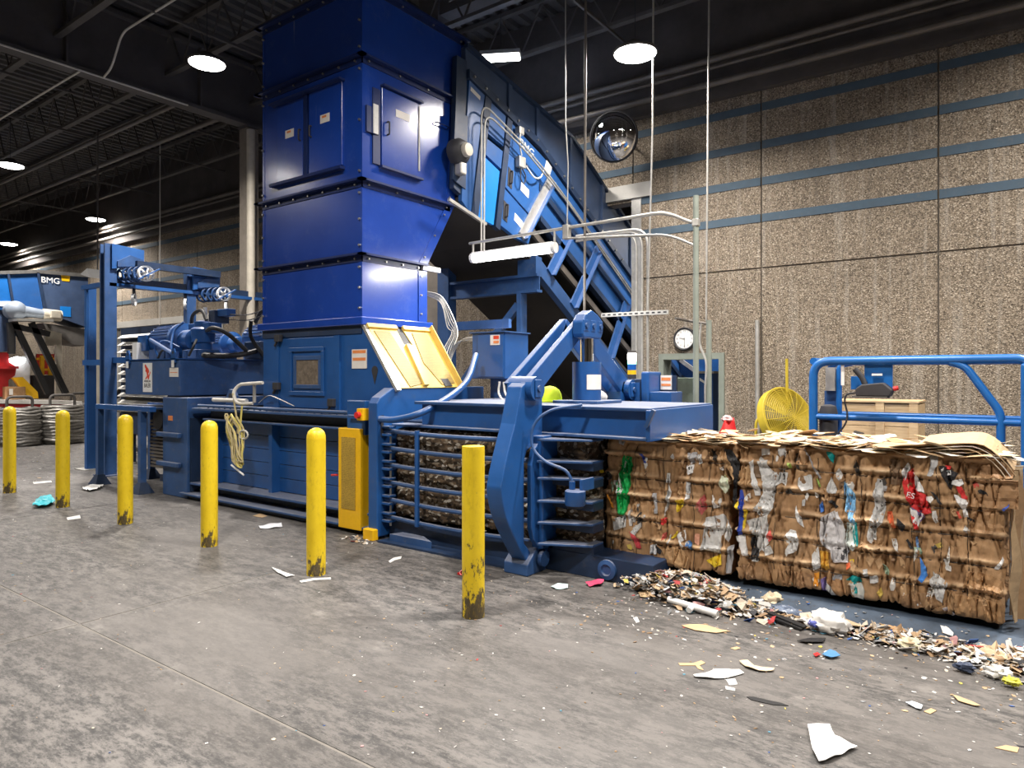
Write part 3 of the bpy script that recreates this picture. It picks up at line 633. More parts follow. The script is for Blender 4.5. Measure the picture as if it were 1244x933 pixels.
for (z0, y0), (z1, y1) in zip(LV[:-1], LV[1:]):
    k = MB(); k.box(HX1-0.055, HX1+0.006, HY0-0.006, HY0, z0, z1-0.09); part('corner_strip', k, M['hop'], hop)
    k = MB(); k.box(HX0-0.006, HX0+0.04, HY0-0.006, HY0, z0, z1-0.09); part('corner_strip', k, M['hop'], hop)
    for i in range(3):
        z = z0+0.1+(z1-z0-0.25)*i/2
        bolts.cyl((HX1-0.03, HY0-0.006, z), (HX1-0.03, HY0-0.03, z), 0.014, n=6); bolts.cyl((HX0+0.02, HY0-0.006, z), (HX0+0.02, HY0-0.03, z), 0.014, n=6)
        yb = y0+(y1-y0)*(z-z0)/(z1-z0); bolts.cyl((HX1+0.006, yb-0.06, z), (HX1+0.028, yb-0.06, z), 0.012, n=6)
part('bolts', bolts, M['steel'], hop, kind='stuff')
# back corner angle (edge strips of the side face)
for (z0, y0), (z1, y1) in zip(LV[:-1], LV[1:]):
    k = MB(); k.add([(HX1, y0-0.10, z0), (HX1+0.012, y0-0.10, z0), (HX1+0.012, y0+0.05, z0), (HX1, y0+0.05, z0), (HX1, y1-0.10, z1), (HX1+0.012, y1-0.10, z1), (HX1+0.012, y1+0.05, z1), (HX1, y1+0.05, z1)],
                    [(0,3,2,1),(4,5,6,7),(0,1,5,4),(1,2,6,5),(2,3,7,6),(3,0,4,7)])
    part('edge_strip', k, M['hop'], hop)
def front_x(px): return aty(px, 200, HY0).x
def hdoor(x0, x1, z0, z1, hx):
    d = part('door', MB().box(x0, x1, HY0-0.022, HY0, z0, z1), M['hop'], hop, bev=0.004)
    part('warning_sign', MB().box((x0+x1)/2-0.085, (x0+x1)/2+0.085, HY0-0.026, HY0-0.022, z1-0.42, z1-0.32), M['sticker'], d)
    part('warning_sign_print', MB().box((x0+x1)/2-0.05, (x0+x1)/2+0.03, HY0-0.0275, HY0-0.026, z1-0.36, z1-0.335), M['orange'], d)
    part('handle', MB().tube(fillet([(hx, HY0-0.022, z0+0.44), (hx, HY0-0.055, z0+0.44), (hx, HY0-0.055, z0+0.57), (hx, HY0-0.022, z0+0.57)], 0.015), 0.009, 8), M['ink'], d)
    return d
xa, xb, xc, xd = front_x(338), front_x(370), front_x(377), front_x(417)
hdoor(xa, xb, 4.22, 5.16, xb-0.05); hdoor(xc, xd, 4.22, 5.20, xc+0.05)
part('door_post', MB().box(xb+0.02, xc-0.02, HY0-0.035, HY0, 4.2, 5.24), M['hopd'], hop)
part('drip_ledge', MB().box(xa-0.09, xd+0.03, HY0-0.085, HY0, 5.20, 5.225), M['hopd'], hop)
part('drip_ledge', MB().box(xa-0.09, xd+0.03, HY0-0.075, HY0, 4.165, 4.20), M['hopd'], hop)
# side door on the right face
def sy(px): return atx(px, 200, HX1).y
y0, y1 = sy(462), sy(506)
d = part('door', MB().box(HX1, HX1+0.03, y0, y1, 4.23, 5.14), M['hop'], hop, bev=0.004)
part('door_hinge', MB().cyl((HX1+0.035, y1+0.01, 4.3), (HX1+0.035, y1+0.01, 5.1), 0.012, n=8), M['steel'], d)
part('handle', MB().tube(fillet([(HX1+0.03, y0+0.08, 4.60), (HX1+0.07, y0+0.08, 4.60), (HX1+0.07, y0+0.08, 4.75), (HX1+0.03, y0+0.08, 4.75)], 0.02), 0.010, 8), M['ink'], d)
part('warning_sign', MB().box(HX1+0.03, HX1+0.034, y0+0.22, y0+0.45, 4.86, 4.95), M['sticker'], d)
part('drip_ledge', MB().box(HX1, HX1+0.07, y0, y1+0.06, 5.15, 5.175), M['hopd'], hop)
part('drip_ledge', MB().box(HX1, HX1+0.07, y0-0.03, y1+0.06, 4.19, 4.215), M['hopd'], hop)
part('hinge_plate', MB().box(HX1, HX1+0.02, y0-0.13, y0-0.02, 4.22, 5.10), M['hopd'], hop)
part('document_pocket', MB().box(HX1, HX1+0.03, y0-0.235, y0-0.05, 4.56, 4.86), M['hopd'], hop)
part('document', MB().box(HX1+0.03, HX1+0.045, y0-0.14, y0-0.07, 4.56, 4.90), M['paper'], hop, label='white papers in the pocket')
part('small_hatch_bar', MB().tube(fillet([(HX1, 6.55, 5.0), (HX1+0.05, 6.55, 5.0), (HX1+0.05, 6.80, 5.0), (HX1, 6.80, 5.0)], 0.02), 0.008, 6), M['hopd'], hop)
part('lifting_bar', MB().box(HX1, HX1+0.05, 6.30, 6.62, 3.08, 3.14), M['white'], hop)

# ================================================================== BALER BODY
bal = thing('baler', 'long dark-blue horizontal baler body below the hopper tower', 'baler', (-6.3, 5.9, 0))
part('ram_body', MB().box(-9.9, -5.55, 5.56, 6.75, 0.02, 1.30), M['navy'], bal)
part('end_block', MB().box(-10.27, -9.58, 5.2, 6.85, 0, 1.44), M['blue2'], bal, bev=0.012)
for z in (0.86, 0.43): part('lifting_lug', MB().box(-10.34, -9.72, 5.13, 5.2, z, z+0.07), M['blue2'], bal, bev=0.015)
part('end_block_plate', MB().box(-9.58, -9.54, 5.24, 5.6, 0.1, 1.15), M['navy'], bal)
part('warning_sign', MB().box(-10.1, -9.98, 5.194, 5.2, 1.10, 1.17), M['orange'], bal)
for k in range(5):
    z0 = 0.245+k*0.178
    part('side_plate', MB().box(-9.54, -5.75, 5.50, 5.56, z0, z0+0.170), M['blue'], bal)
for px in (262, 334): 
    x = aty(px, 560, 5.45).x; part('rib', MB().box(x-0.035, x+0.035, 5.38, 5.50, 0.235, 1.13), M['blue'], bal)
for x in (-9.2, -6.15, -5.9): part('rib', MB().box(x-0.03, x+0.03, 5.40, 5.50, 0.235, 1.13), M['blue'], bal)
part('lower_flange', MB().box(-9.55, -5.6, 5.22, 5.56, 0.205, 0.235), M['blue2'], bal, bev=0.006)
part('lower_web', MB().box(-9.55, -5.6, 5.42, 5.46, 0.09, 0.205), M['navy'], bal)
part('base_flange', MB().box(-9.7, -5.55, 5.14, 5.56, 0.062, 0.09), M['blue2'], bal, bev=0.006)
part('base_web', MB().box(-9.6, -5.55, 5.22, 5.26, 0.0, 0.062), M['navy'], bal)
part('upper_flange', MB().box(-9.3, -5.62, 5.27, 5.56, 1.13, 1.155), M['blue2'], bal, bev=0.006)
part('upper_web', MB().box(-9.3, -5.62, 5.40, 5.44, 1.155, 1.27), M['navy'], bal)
part('deck_flange', MB().box(-9.5, -5.62, 5.22, 6.75, 1.27, 1.30), M['blue2'], bal, bev=0.006)
part('top_rail', MB().cyl((-9.35, 5.24, 1.335), (-5.7, 5.24, 1.335), 0.022, n=10), M['blue2'], bal, True)
part('oil_pipe', MB().cyl((-9.1, 5.32, 1.42), (-8.3, 5.32, 1.42), 0.03, n=10), M['conduit'], bal, True)
lug = MB().prism([(-8.98, 1.30), (-8.70, 1.30), (-8.72, 1.48), (-8.78, 1.56), (-8.88, 1.57), (-8.95, 1.47)], 'y', 5.42, 5.47)
part('lifting_eye', lug, M['blue2'], bal, bev=0.006)
part('lifting_eye_hole', MB().cyl((-8.84, 5.415, 1.47), (-8.84, 5.42, 1.47), 0.045, n=14), M['ink'], bal)
ht = MB()
for i in range(26):
    x = -9.2+i*0.138; ht.cyl((x, 5.30, 1.30), (x, 5.30, 1.322), 0.014, n=6)
part('deck_bolts', ht, M['blue2'], bal, kind='stuff')
# charge box under the hopper, with the sloped right end
cb = MB(); cb.prism([(HX0, 1.30), (-5.60, 1.30), (-5.56, 1.60), (-6.06, 2.335), (HX0, 2.335)], 'y', HY0, 6.42)
part('charge_box', cb, M['blue'], bal, bev=0.006)
part('charge_box_header', MB().box(HX0, -6.06, HY0-0.012, HY0, 2.24, 2.335), M['navy'], bal)
part('edge_trim', MB().quadsheet((-6.06, HY0-0.02, 2.33), (-5.50, HY0-0.02, 1.58), (-5.47, HY0-0.02, 1.60), (-6.03, HY0-0.02, 2.35), (0, 1, 0), 0.06), M['galv'], bal)
# access door with window
def fxz(px, py): q = aty(px, py, HY0-0.03); return q.x, q.z
x0, _ = fxz(337, 450); x1, _ = fxz(408, 450)
ad = part('access_door', MB().box(x0, x1, HY0-0.022, HY0, 1.36, 2.22), M['blue'], bal, bev=0.005)
xa, za = fxz(352, 480); xb, zb = fxz(394, 421); xg0, zg0 = fxz(360, 467); xg1, zg1 = fxz(387, 437)
fr = MB(); 
for (p, q, r, s_) in ((xa, xb, zb-0.05, zb), (xa, xb, za, za+0.05), (xa, xa+0.05, za+0.05, zb-0.05), (xb-0.05, xb, za+0.05, zb-0.05)): fr.box(p, q, HY0-0.045, HY0-0.022, r, s_)
part('window_frame', fr, M['blue'], ad, bev=0.004)
fr = MB(); e = 0.05
for (p, q, r, s_) in ((xg0-e, xg1+e, zg1, zg1+e), (xg0-e, xg1+e, zg0-e, zg0), (xg0-e, xg0, zg0, zg1), (xg1, xg1+e, zg0, zg1)): fr.box(p, q, HY0-0.04, HY0-0.022, r, s_)
part('window_bezel', fr, M['blue2'], ad, bev=0.004)
part('window_glass', MB().box(xg0, xg1, HY0-0.03, HY0-0.022, zg0, zg1), paint('dirty_glass', (0.17, 0.14, 0.11), 0.25, var=0.35, scale=14, dirt=(0.35, 0.31, 0.27), dirt_amt=0.6), ad)
for px in (336, 409):
    x, _ = fxz(px, 450); part('hinge_strip', MB().box(x-0.05, x+0.05, HY0-0.035, HY0, 1.34, 2.23), M['blue'], ad)
lt = MB()
for px, py in ((340, 411), (338, 469), (405, 489)):
    x, z = fxz(px, py); part('latch', MB().box(x-0.05, x+0.05, HY0-0.085, HY0-0.02, z-0.045, z+0.045).cyl((x-0.07, HY0-0.06, z-0.1), (x+0.02, HY0-0.06, z+0.02), 0.015, n=8), M['ink'], ad, bev=0.008)
x, z = fxz(434.5, 436)
sg = part('warning_sign', MB().box(x-0.125, x+0.125, HY0-0.008, HY0, z-0.11, z+0.11), M['sticker'], bal)
for k in range(2): part('warning_stripe', MB().box(x-0.11, x+0.11, HY0-0.0095, HY0-0.008, z-0.02+k*0.085, z+0.015+k*0.085), M['orange'], sg)
x, z = fxz(453, 452); td = [(x+0.05*math.sin(q), z+0.05*math.cos(q)+0.02) for q in [math.radians(a) for a in range(-110, 111, 20)]]+[(x, z-0.14)]
part('slot_hole', MB().prism(td, 'y', HY0-0.004, HY0+0.004), M['ink'], bal)
part('cable', MB().tube(curve([(-8.0, 5.30, 1.40), (-7.75, 5.28, 1.50), (-7.5, 5.27, 1.46), (-7.2, 5.27, 1.38)]), 0.006, 6), M['steel'], bal)

# pale yellow perforated guard on the sloped end: frame, two mesh leaves, open notch
def sl(u, v, off=0.0):   # u: depth 0..1 (front..back), v: 0 top..1 bottom on the slope
    a = Vector((-6.03, HY0+0.01, 2.33)).lerp(Vector((-5.52, HY0+0.01, 1.60)), v); n_ = Vector((0.73, 0, 0.51)).normalized()
    return a + Vector((0, 1.04*u, 0)) + n_*off
yg = thing('yellow_guard', 'pale yellow perforated guard sloping down from the hopper base', 'guard', sl(0.5, 1.0))
def leaf(quad, t0, t1):
    k = MB(); q = [sl(u, v, t0) for u, v in quad]; p = [sl(u, v, t1) for u, v in quad]; n = len(quad)
    return k.add(q+p, [tuple(range(n)), tuple(range(2*n-1, n-1, -1))]+[(i, n+i, n+(i+1) % n, (i+1) % n) for i in range(n)])
part('frame', leaf([(0.02, 0.02), (0.44, 0.02), (0.44, 0.30), (0.58, 0.30), (0.54, 0.02), (0.99, 0.02), (0.99, 0.99), (0.02, 0.99)], 0.005, 0.02), M['yelpale'], yg)
part('mesh_leaf', leaf([(0.07, 0.10), (0.30, 0.10), (0.42, 0.93), (0.20, 0.98)], 0.02, 0.03), M['perfpale'], yg)
part('mesh_leaf', leaf([(0.66, 0.10), (0.92, 0.10), (0.95, 0.93), (0.72, 0.95), (0.60, 0.60)], 0.02, 0.03), M['perfpale'], yg)
part('rib', leaf([(0.44, 0.32), (0.50, 0.32), (0.48, 0.97), (0.40, 0.97)], 0.02, 0.06), M['yelpale'], yg)
part('top_lip', leaf([(0.0, 0.0), (0.44, 0.0), (0.44, 0.06), (0.0, 0.06)], 0.02, 0.05), M['yelpale'], yg)
part('top_lip', leaf([(0.54, 0.0), (1.0, 0.0), (1.0, 0.06), (0.54, 0.06)], 0.02, 0.05), M['yelpale'], yg)
part('side_wall', leaf([(0.985, 0.0), (1.0, 0.0), (1.0, 1.0), (0.985, 1.0)], 0.0, 0.10), M['yelpale'], yg)
part('notch', leaf([(0.44, 0.02), (0.54, 0.02), (0.58, 0.30), (0.44, 0.30)], 0.001, 0.008), M['ink'], yg, label='dark open notch')
part('lower_slot', leaf([(0.74, 0.86), (0.86, 0.86), (0.88, 0.98), (0.76, 0.98)], 0.02, 0.034), M['ink'], yg)

# ================================================================== BALE CHAMBER (part of the baler)
ch = thing('bale_chamber', 'blue barred bale chamber between the hopper and the bales', 'baler chamber', (-4.2, 5.9, 0))
pp = [(5.08, 0.03), (5.08, 1.46), (5.12, 1.52), (5.30, 1.62), (6.9, 1.62), (6.9, 0.03)]
part('portal_plate', MB().prism(pp, 'x', -5.66, -5.52), M['blue'], ch, bev=0.012)
part('portal_slot', MB().box(-5.521, -5.515, 5.13, 5.17, 1.10, 1.33), M['ink'], ch)
part('portal_foot', MB().box(-5.68, -5.52, 5.02, 5.10, 0.0, 0.12), M['yelbox'], ch, bev=0.01, label='yellow foot of the front post')
# top beam (channel) with end plate
part('beam_web', MB().box(-5.10, -2.48, 5.33, 5.37, 1.24, 1.46), M['blue'], ch)
part('beam_top_flange', MB().box(-5.16, -2.46, 5.27, 6.66, 1.455, 1.485), M['blue2'], ch, bev=0.006)
part('beam_bottom_flange', MB().box(-5.45, -2.46, 5.22, 5.60, 1.215, 1.24), M['blue2'], ch, bev=0.006)
part('beam_end_plate', MB().prism([(5.22, 1.21), (6.66, 1.21), (6.66, 1.47), (5.22, 1.47)], 'x', -2.48, -2.44), M['blue'], ch, bev=0.006)
part('beam_edge', MB().bar((-2.47, 5.21, 1.33), (-2.40, 5.21, 1.475), 0.03, 0.03), M['blue2'], ch)
part('beam_back_web', MB().box(-5.10, -2.48, 6.58, 6.62, 1.24, 1.46), M['blue'], ch)
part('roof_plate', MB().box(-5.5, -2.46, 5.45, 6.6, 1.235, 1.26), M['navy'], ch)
RZ = [1.165, 0.98, 0.80, 0.615, 0.43, 0.245]
for z in RZ:
    part('chamber_bar', MB().tube([(-5.52+i*0.2025, 5.20-0.035*math.sin(math.pi*i/10), z-0.018*math.sin(math.pi*i/10)) for i in range(11)], 0.024, 8), M['blue2'], ch, True)
    part('bar_lug', MB().box(-5.52, -5.40, 5.14, 5.24, z-0.055, z-0.030), M['blue'], ch, bev=0.004)
    part('bar_lug', MB().box(-5.52, -5.40, 5.14, 5.24, z+0.028, z+0.050), M['blue'], ch, bev=0.004)
part('hinge_rod', MB().cyl((-5.43, 5.19, 0.15), (-5.43, 5.19, 1.22), 0.012, n=8), M['steel'], ch)
part('upright_bar', MB().box(-5.02, -4.98, 5.13, 5.17, 0.20, 1.19), M['blue'], ch, bev=0.006)
# comb plates at the mouth
for z in (1.20, 1.01, 0.86, 0.66, 0.47, 0.285):
    part('comb_plate', MB().prism([(-3.42, 5.02), (-3.25, 5.10), (-2.98, 5.22), (-2.98, 5.42), (-3.42, 5.42)], 'z', z-0.02, z), M['blue2'], ch, bev=0.004)
    if z < 1.1: part('comb_face', MB().box(-3.40, -2.98, 5.24, 5.42, z-0.085, z-0.02), M['navy'], ch)
part('comb_post', MB().box(-3.52, -3.40, 5.08, 5.42, 0.22, 1.22), M['blue'], ch, bev=0.01)
part('sill', MB().box(-5.5, -2.42, 5.24, 5.60, 0.0, 0.20), M['navy'], ch, bev=0.006)
part('sill_plate', MB().box(-5.45, -3.6, 5.02, 5.24, 0.0, 0.02), M['navy'], ch)
part('sill_wedge', MB().prism([(-5.35, 5.10), (-4.75, 5.10), (-5.0, 5.24), (-5.3, 5.24)], 'z', 0.0, 0.09), M['blue2'], ch)
part('roller', MB().lathe((-2.84, 5.25, 0.10), (0, -1, 0), [(0.085, 0.0), (0.085, 0.035), (0.05, 0.045), (0.04, 0.03)], 22), M['blue2'], ch, True)
part('chamber_back', MB().box(-5.5, -2.48, 6.62, 6.72, 0.0, 1.21), M['navy'], ch)

# hydraulic hose sweeping from the portal to the control box
t = single('blue_hose', MB().tube(curve([(-5.55, 5.12, 1.29), (-5.25, 5.12, 1.30), (-4.95, 5.25, 1.40), (-5.0, 5.9, 1.66), (-5.2, 6.35, 2.0)], 12), 0.035, 10), M['blue'], 'thick blue hose rising from the chamber post to the control cabinet', 'hose', (-5.25, 5.12, 1.30), smooth=True)
# red-knobbed switch between guard box and post
t = thing('stop_switch', 'yellow switch box with red button on the front of the baler', 'switch', (-5.72, 5.12, 1.32))
part('bracket', MB().box(-6.10, -5.80, 5.16, 5.24, 1.10, 1.48), M['blue'], t, bev=0.01)
part('box', MB().box(-5.80, -5.70, 5.04, 5.14, 1.27, 1.40), M['yelbox'], t, bev=0.006)
part('button', MB().cyl((-5.76, 5.04, 1.33), (-5.76, 5.00, 1.33), 0.035, n=14), M['redp'], t, True)
part('rod', MB().cyl((-6.02, 5.12, 1.31), (-5.80, 5.12, 1.31), 0.014, n=8), M['blue2'], t)

# tall yellow guard box
q = atz(438, 650); gx0, gx1, gy0, gy1 = -6.20, -5.83, 5.12, 5.40
t = thing('guard_box', 'tall yellow box with a perforated brown panel beside the chamber post', 'guard box', (-6.0, 5.25, 0.05))
gz0, gz1 = 0.05, 1.17
part('shell', MB().box(gx0, gx1, gy0, gy1, gz0, gz1), M['yelbox'], t, bev=0.008)
part('perforated_panel', MB().box(gx0+0.06, gx1-0.08, gy0-0.006, gy0, gz0+0.22, gz1-0.10), M['perf'], t)
for z in (0.25, 1.0): part('hinge', MB().cyl((gx1+0.012, gy0+0.22, z), (gx1+0.012, gy0+0.22, z+0.09), 0.012, n=8), M['steel'], t)
part('latch', MB().box(gx0+0.10, gx0+0.24, gy0+0.06, gy0+0.12, gz1, gz1+0.05).cyl((gx0+0.2, gy0+0.1, gz1), (gx0+0.2, gy0+0.1, gz1+0.09), 0.02, n=10), M['steel'], t)
part('red_pull', MB().cyl((gx0-0.14, gy0+0.02, 0.62), (gx0-0.04, gy0+0.02, 0.63), 0.012, n=8), M['redp'], t)

# sensor pot hung on a comb plate, with its looped hose
t = thing('sensor_pot', 'small round blue pot hanging on the comb plates at the chamber mouth', 'sensor', (-3.03, 5.02, 0.64))
part('pot', MB().lathe((-3.03, 5.02, 0.66), (0, 0, 1), [(0.083, 0.0), (0.088, 0.01), (0.088, 0.12), (0.075, 0.13), (0.02, 0.13)], 24), M['blue'], t, True)
part('rim', MB().lathe((-3.03, 5.02, 0.645), (0, 0, 1), [(0.07, 0.0), (0.07, 0.015)], 20), M['ink'], t)
part('stem', MB().box(-3.08, -3.04, 5.0, 5.04, 0.79, 0.86), M['blue'], t, bev=0.004)
part('hook', MB().box(-2.99, -2.96, 5.02, 5.22, 0.78, 0.88), M['blue'], t, bev=0.004)
part('hose', MB().tube(curve([(-3.06, 5.02, 0.86), (-3.12, 5.0, 0.95), (-3.30, 4.96, 1.02), (-3.42, 4.95, 1.14), (-3.42, 4.97, 1.32), (-3.30, 5.05, 1.45), (-3.10, 5.25, 1.50)], 12), 0.014, 8), M['blue2'], t, True)

# ---- clamp: two curved arms, two links, head and cylinder (front arm bulges towards the aisle)
cl = thing('bale_clamp', 'blue A-frame bale clamp with curved arms and an upright cylinder', 'clamp', (-3.57, 5.9, 0))
CX0, CX1 = -3.66, -3.50
def armprof(px_list): return [(lambda v: (v.y, v.z))(atx(px, py, CX1)) for px, py in px_list]
outer = armprof([(634, 470), (640, 464), (655, 464), (659, 480), (659, 530), (640, 548), (637, 560), (637, 660), (645, 672), (650, 688), (640, 682), (628, 660), (615, 630), (609, 600), (610, 585), (616, 555), (626, 515)])
outer = outer[:8]+[(p.y, p.z) for p in curve([(0, q_[0], q_[1]) for q_ in outer[7:]], 6)][1:]
fa = part('arm', MB().prism(outer, 'x', CX0, CX1), M['blue'], cl, bev=0.01)
inner = armprof([(644, 545), (652, 532), (660, 530), (660, 668), (650, 667), (643, 655), (640, 640), (640, 565)])
part('arm_stiffener', MB().prism(inner, 'x', CX1, CX1+0.05), M['blue'], cl, bev=0.008)
part('arm', MB().prism([(12.0-p[0]-0.02, p[1]) for p in outer], 'x', CX0, CX1), M['blue'], cl, bev=0.01)
PF, PA, PB = Vector((0, 5.06, 1.64)), Vector((0, 5.92, 2.24)), Vector((0, 6.92, 1.60))
for a, b_ in ((PF, PA), (PB, PA)):
    for x in (-3.74, -3.56): part('link', MB().bar(a+Vector((x+0.02, 0, 0)), b_+Vector((x+0.02, 0, 0)), 0.05, 0.20, (1, 0, 0)) if False else MB().prism(
        (lambda d, n_: [tuple(v) for v in (((a.y, a.z)[0]+n_[0]*0.10-d[0]*0.06, a.z+n_[1]*0.10-d[1]*0.06), (b_.y+n_[0]*0.085+d[0]*0.03, b_.z+n_[1]*0.085+d[1]*0.03), (b_.y-n_[0]*0.085+d[0]*0.03, b_.z-n_[1]*0.085+d[1]*0.03), (a.y-n_[0]*0.10-d[0]*0.06, a.z-n_[1]*0.10-d[1]*0.06))])(
            ((b_-a).normalized().y, (b_-a).normalized().z), (-(b_-a).normalized().z, (b_-a).normalized().y)), 'x', x, x+0.06), M['blue'], cl, bev=0.008)
part('head', MB().prism([(5.76, 2.12), (6.10, 2.12), (6.14, 2.18), (6.14, 2.30), (6.04, 2.36), (5.92, 2.40), (5.80, 2.35), (5.74, 2.28), (5.74, 2.16)], 'x', -3.50, -3.38), M['blue'], cl, bev=0.015)
for y in (5.80, 5.94, 6.08): 
    part('head_boss', MB().box(-3.40, -3.375, y-0.05, y+0.05, 2.18, 2.30), M['blue'], cl, bev=0.01)
    part('pin', MB().cyl((-3.38, y, 2.24), (-3.36, y, 2.24), 0.025, n=12), M['blue2'], cl, True)
for p in (PF, PB):
    part('pivot_boss', MB().cyl((-3.70, p.y, p.z), (-3.44, p.y, p.z), 0.11, n=22), M['blue'], cl, True)
    part('pivot_keeper', MB().box(-3.445, -3.425, p.y-0.05, p.y+0.05, p.z-0.08, p.z+0.08), M['blue'], cl, bev=0.008)
    part('pin', MB().cyl((-3.43, p.y, p.z), (-3.41, p.y, p.z), 0.028, n=12), M['blue2'], cl, True)
CYc = (-3.46, 5.95)
cy_ = part('cylinder', MB().cyl((CYc[0], CYc[1], 1.50), (CYc[0], CYc[1], 1.89), 0.142, n=28), M['blue'], cl, True)
part('piston_rod', MB().cyl((CYc[0], CYc[1], 1.89), (CYc[0], CYc[1], 2.16), 0.066, n=24), M['chrome'], cl, True)
part('cylinder_foot', MB().box(-3.70, -3.20, 5.70, 6.2, 1.485, 1.515), M['blue2'], cl, bev=0.006)
lb_ = MB(); nseg = 8
for i in range(nseg):
    q0 = math.radians(-68+i*9.5); q1 = math.radians(-68+(i+1)*9.5)
    r0, r1 = 0.1435, 0.1455
    P_ = lambda q, r, z: (CYc[0]+r*math.cos(q+0.15), CYc[1]+r*math.sin(q+0.15), z)
    lb_.add([P_(q0, r1, 1.62), P_(q1, r1, 1.62), P_(q1, r1, 1.765), P_(q0, r1, 1.765)], [(0, 1, 2, 3)])
part('label_plate', lb_, M['sticker'], cy_, True)
part('hinge_block', MB().prism([(4.93, 0.0), (5.22, 0.0), (5.22, 0.20), (5.12, 0.26), (5.05, 0.20), (4.93, 0.10)], 'x', -3.72, -3.46), M['blue2'], cl, bev=0.01)
part('hinge_pin', MB().cyl((-3.44, 5.12, 0.13), (-3.40, 5.12, 0.13), 0.07, n=18), M['blue2'], cl, True)
part('hinge_block', MB().box(-3.72, -3.46, 6.78, 7.02, 0.0, 0.2), M['blue2'], cl, bev=0.01)

# things lying on the chamber top
t = thing('hard_hat', 'bright yellow-green hard hat lying on top of the chamber', 'hard hat', (-3.98, 6.0, 1.49))
hc = aty(668, 487, 5.95); hc = Vector((hc.x, 5.95, 1.487))
part('shell', MB().lathe(hc, (0, 0, 1), [(0.125, 0.0), (0.125, 0.035), (0.118, 0.08), (0.095, 0.125), (0.05, 0.155), (1e-4, 0.165)], 24), M['hiviz'], t, True)
part('brim', MB().lathe(hc, (0, 0, 1), [(0.12, 0.0), (0.165, 0.003), (0.165, 0.012), (0.12, 0.018)], 24), M['hiviz'], t, True)
wc = aty(727, 486, 6.2)
k = MB().sphere((wc.x, 6.2, 1.55), 0.09, 14, 10, (1.0, 0.8, 0.75)); single('white_rag', MB().add([v+Vector((mnoise.noise(v*14)*0.025, 0, mnoise.noise(v*11)*0.02)) for v in k.v], k.f), M['clothw'], 'crumpled whitish rag beside the upright cylinder on the chamber top', 'rag', (wc.x, 6.2, 1.487), smooth=True)
# guards behind the clamp with sign and signal light
t = thing('rear_guard', 'stepped blue guard housing behind the clamp with a warning sign', 'guard', (-3.2, 7.15, 0))
a_ = aty(762, 455, 7.1); 
part('housing', MB().box(-3.78, -3.36, 6.98, 7.35, 0, 1.72), M['navy'], t, bev=0.01)
part('front_panel', MB().box(-3.70, -3.38, 6.96, 6.98, 1.30, 1.68), M['blue'], t)
part('post', MB().box(-3.36, -3.27, 6.95, 7.3, 0, 1.80), M['blue'], t, bev=0.02)
part('low_housing', MB().box(-3.27, -3.02, 6.98, 7.3, 0, 1.58), M['blue'], t, bev=0.01)
part('back_panel', MB().box(-3.27, -3.08, 7.26, 7.3, 1.5, 1.76), M['navy'], t)
sg = part('warning_sign', MB().box(-3.26, -3.13, 7.25, 7.26, 1.60, 1.76), M['sticker'], t)
part('warning_stripe', MB().box(-3.25, -3.14, 7.247, 7.25, 1.70, 1.735), M['orange'], sg)
part('warning_stripe', MB().box(-3.25, -3.14, 7.247, 7.25, 1.64, 1.665), M['orange'], sg)
sc = Vector((-3.55, 7.12, 1.72)); t = thing('signal_light', 'lit stack light with white, green, blue and yellow tiers behind the clamp', 'signal light', sc)
tiers = [(0.0, 0.05, M['ink']), (0.05, 0.10, M['yelbox']), (0.10, 0.165, cmat((0.01, 0.10, 0.40), 0.3)), (0.165, 0.20, emit('signal_green', (0.05, 0.9, 0.5), 3.0)), (0.20, 0.29, emit('signal_white', (1.0, 0.98, 0.92), 16.0)), (0.29, 0.32, M['dgrey'])]
for z0, z1, mt in tiers: part('tier', MB().cyl(sc+Vector((0, 0, z0)), sc+Vector((0, 0, z1-0.002)), 0.05, n=20), mt, t, True)

# control cabinet behind the chamber
t = thing('control_cabinet', 'blue steel control cabinet on a pedestal behind the bale chamber', 'cabinet', (-5.0, 6.75, 0))
part('cabinet', MB().box(-5.40, -4.90, 6.52, 7.0, 1.72, 2.27), M['blue'], t, bev=0.008)
part('door', MB().box(-5.30, -4.91, 6.50, 6.52, 1.74, 2.25), M['blue'], t, bev=0.006)
part('pedestal', MB().box(-5.26, -4.98, 6.70, 6.95, 0, 1.72), M['blue2'], t, bev=0.006)
part('sloped_top', MB().box(-5.42, -4.88, 6.49, 7.02, 2.27, 2.285), M['blue2'], t)
sg = part('warning_sign', MB().box(-5.10, -4.96, 6.494, 6.50, 2.12, 2.24), M['sticker'], t)
part('warning_stripe', MB().box(-5.05, -4.97, 6.491, 6.494, 2.19, 2.23), M['logo'], sg)
part('warning_stripe', MB().box(-5.05, -4.97, 6.491, 6.494, 2.14, 2.17), M['orange'], sg)
# bundle of pale cables behind the yellow guard
def cable(pts, r, mat, label): return single('cable', MB().tube(curve(pts, 10), r, 7), mat, label, 'cable', pts[0], smooth=True)
A = lambda px, py, y: tuple(aty(px, py, y))
for k in range(5):
    o_ = k*3.6
    cable([A(518, 354+k, 6.75), A(536, 360+o_*0.6, 6.8), A(549-o_*0.4, 382+o_, 6.85), A(556-o_*0.5, 405, 6.85), A(549-o_*0.8, 428, 6.8), A(547-o_, 455, 6.75), A(556+o_, 476, 6.7)], 0.008, M['conduit'] if k % 2 == 0 else M['galv'], ('outermost', 'second', 'third', 'fourth', 'innermost')[k]+' of the pale cables hanging between hopper and control cabinet')
for k in range(3):
    cable([A(575, 410+k*2, 6.75), A(562-k*2, 413+k, 6.75), A(551-k*2, 428, 6.75), A(545-k*2, 452, 6.7), A(548-k*3, 474, 6.65)], 0.009, M['galv'], ('upper', 'middle', 'lower')[k]+' grey cable looping off the left side of the control cabinet')
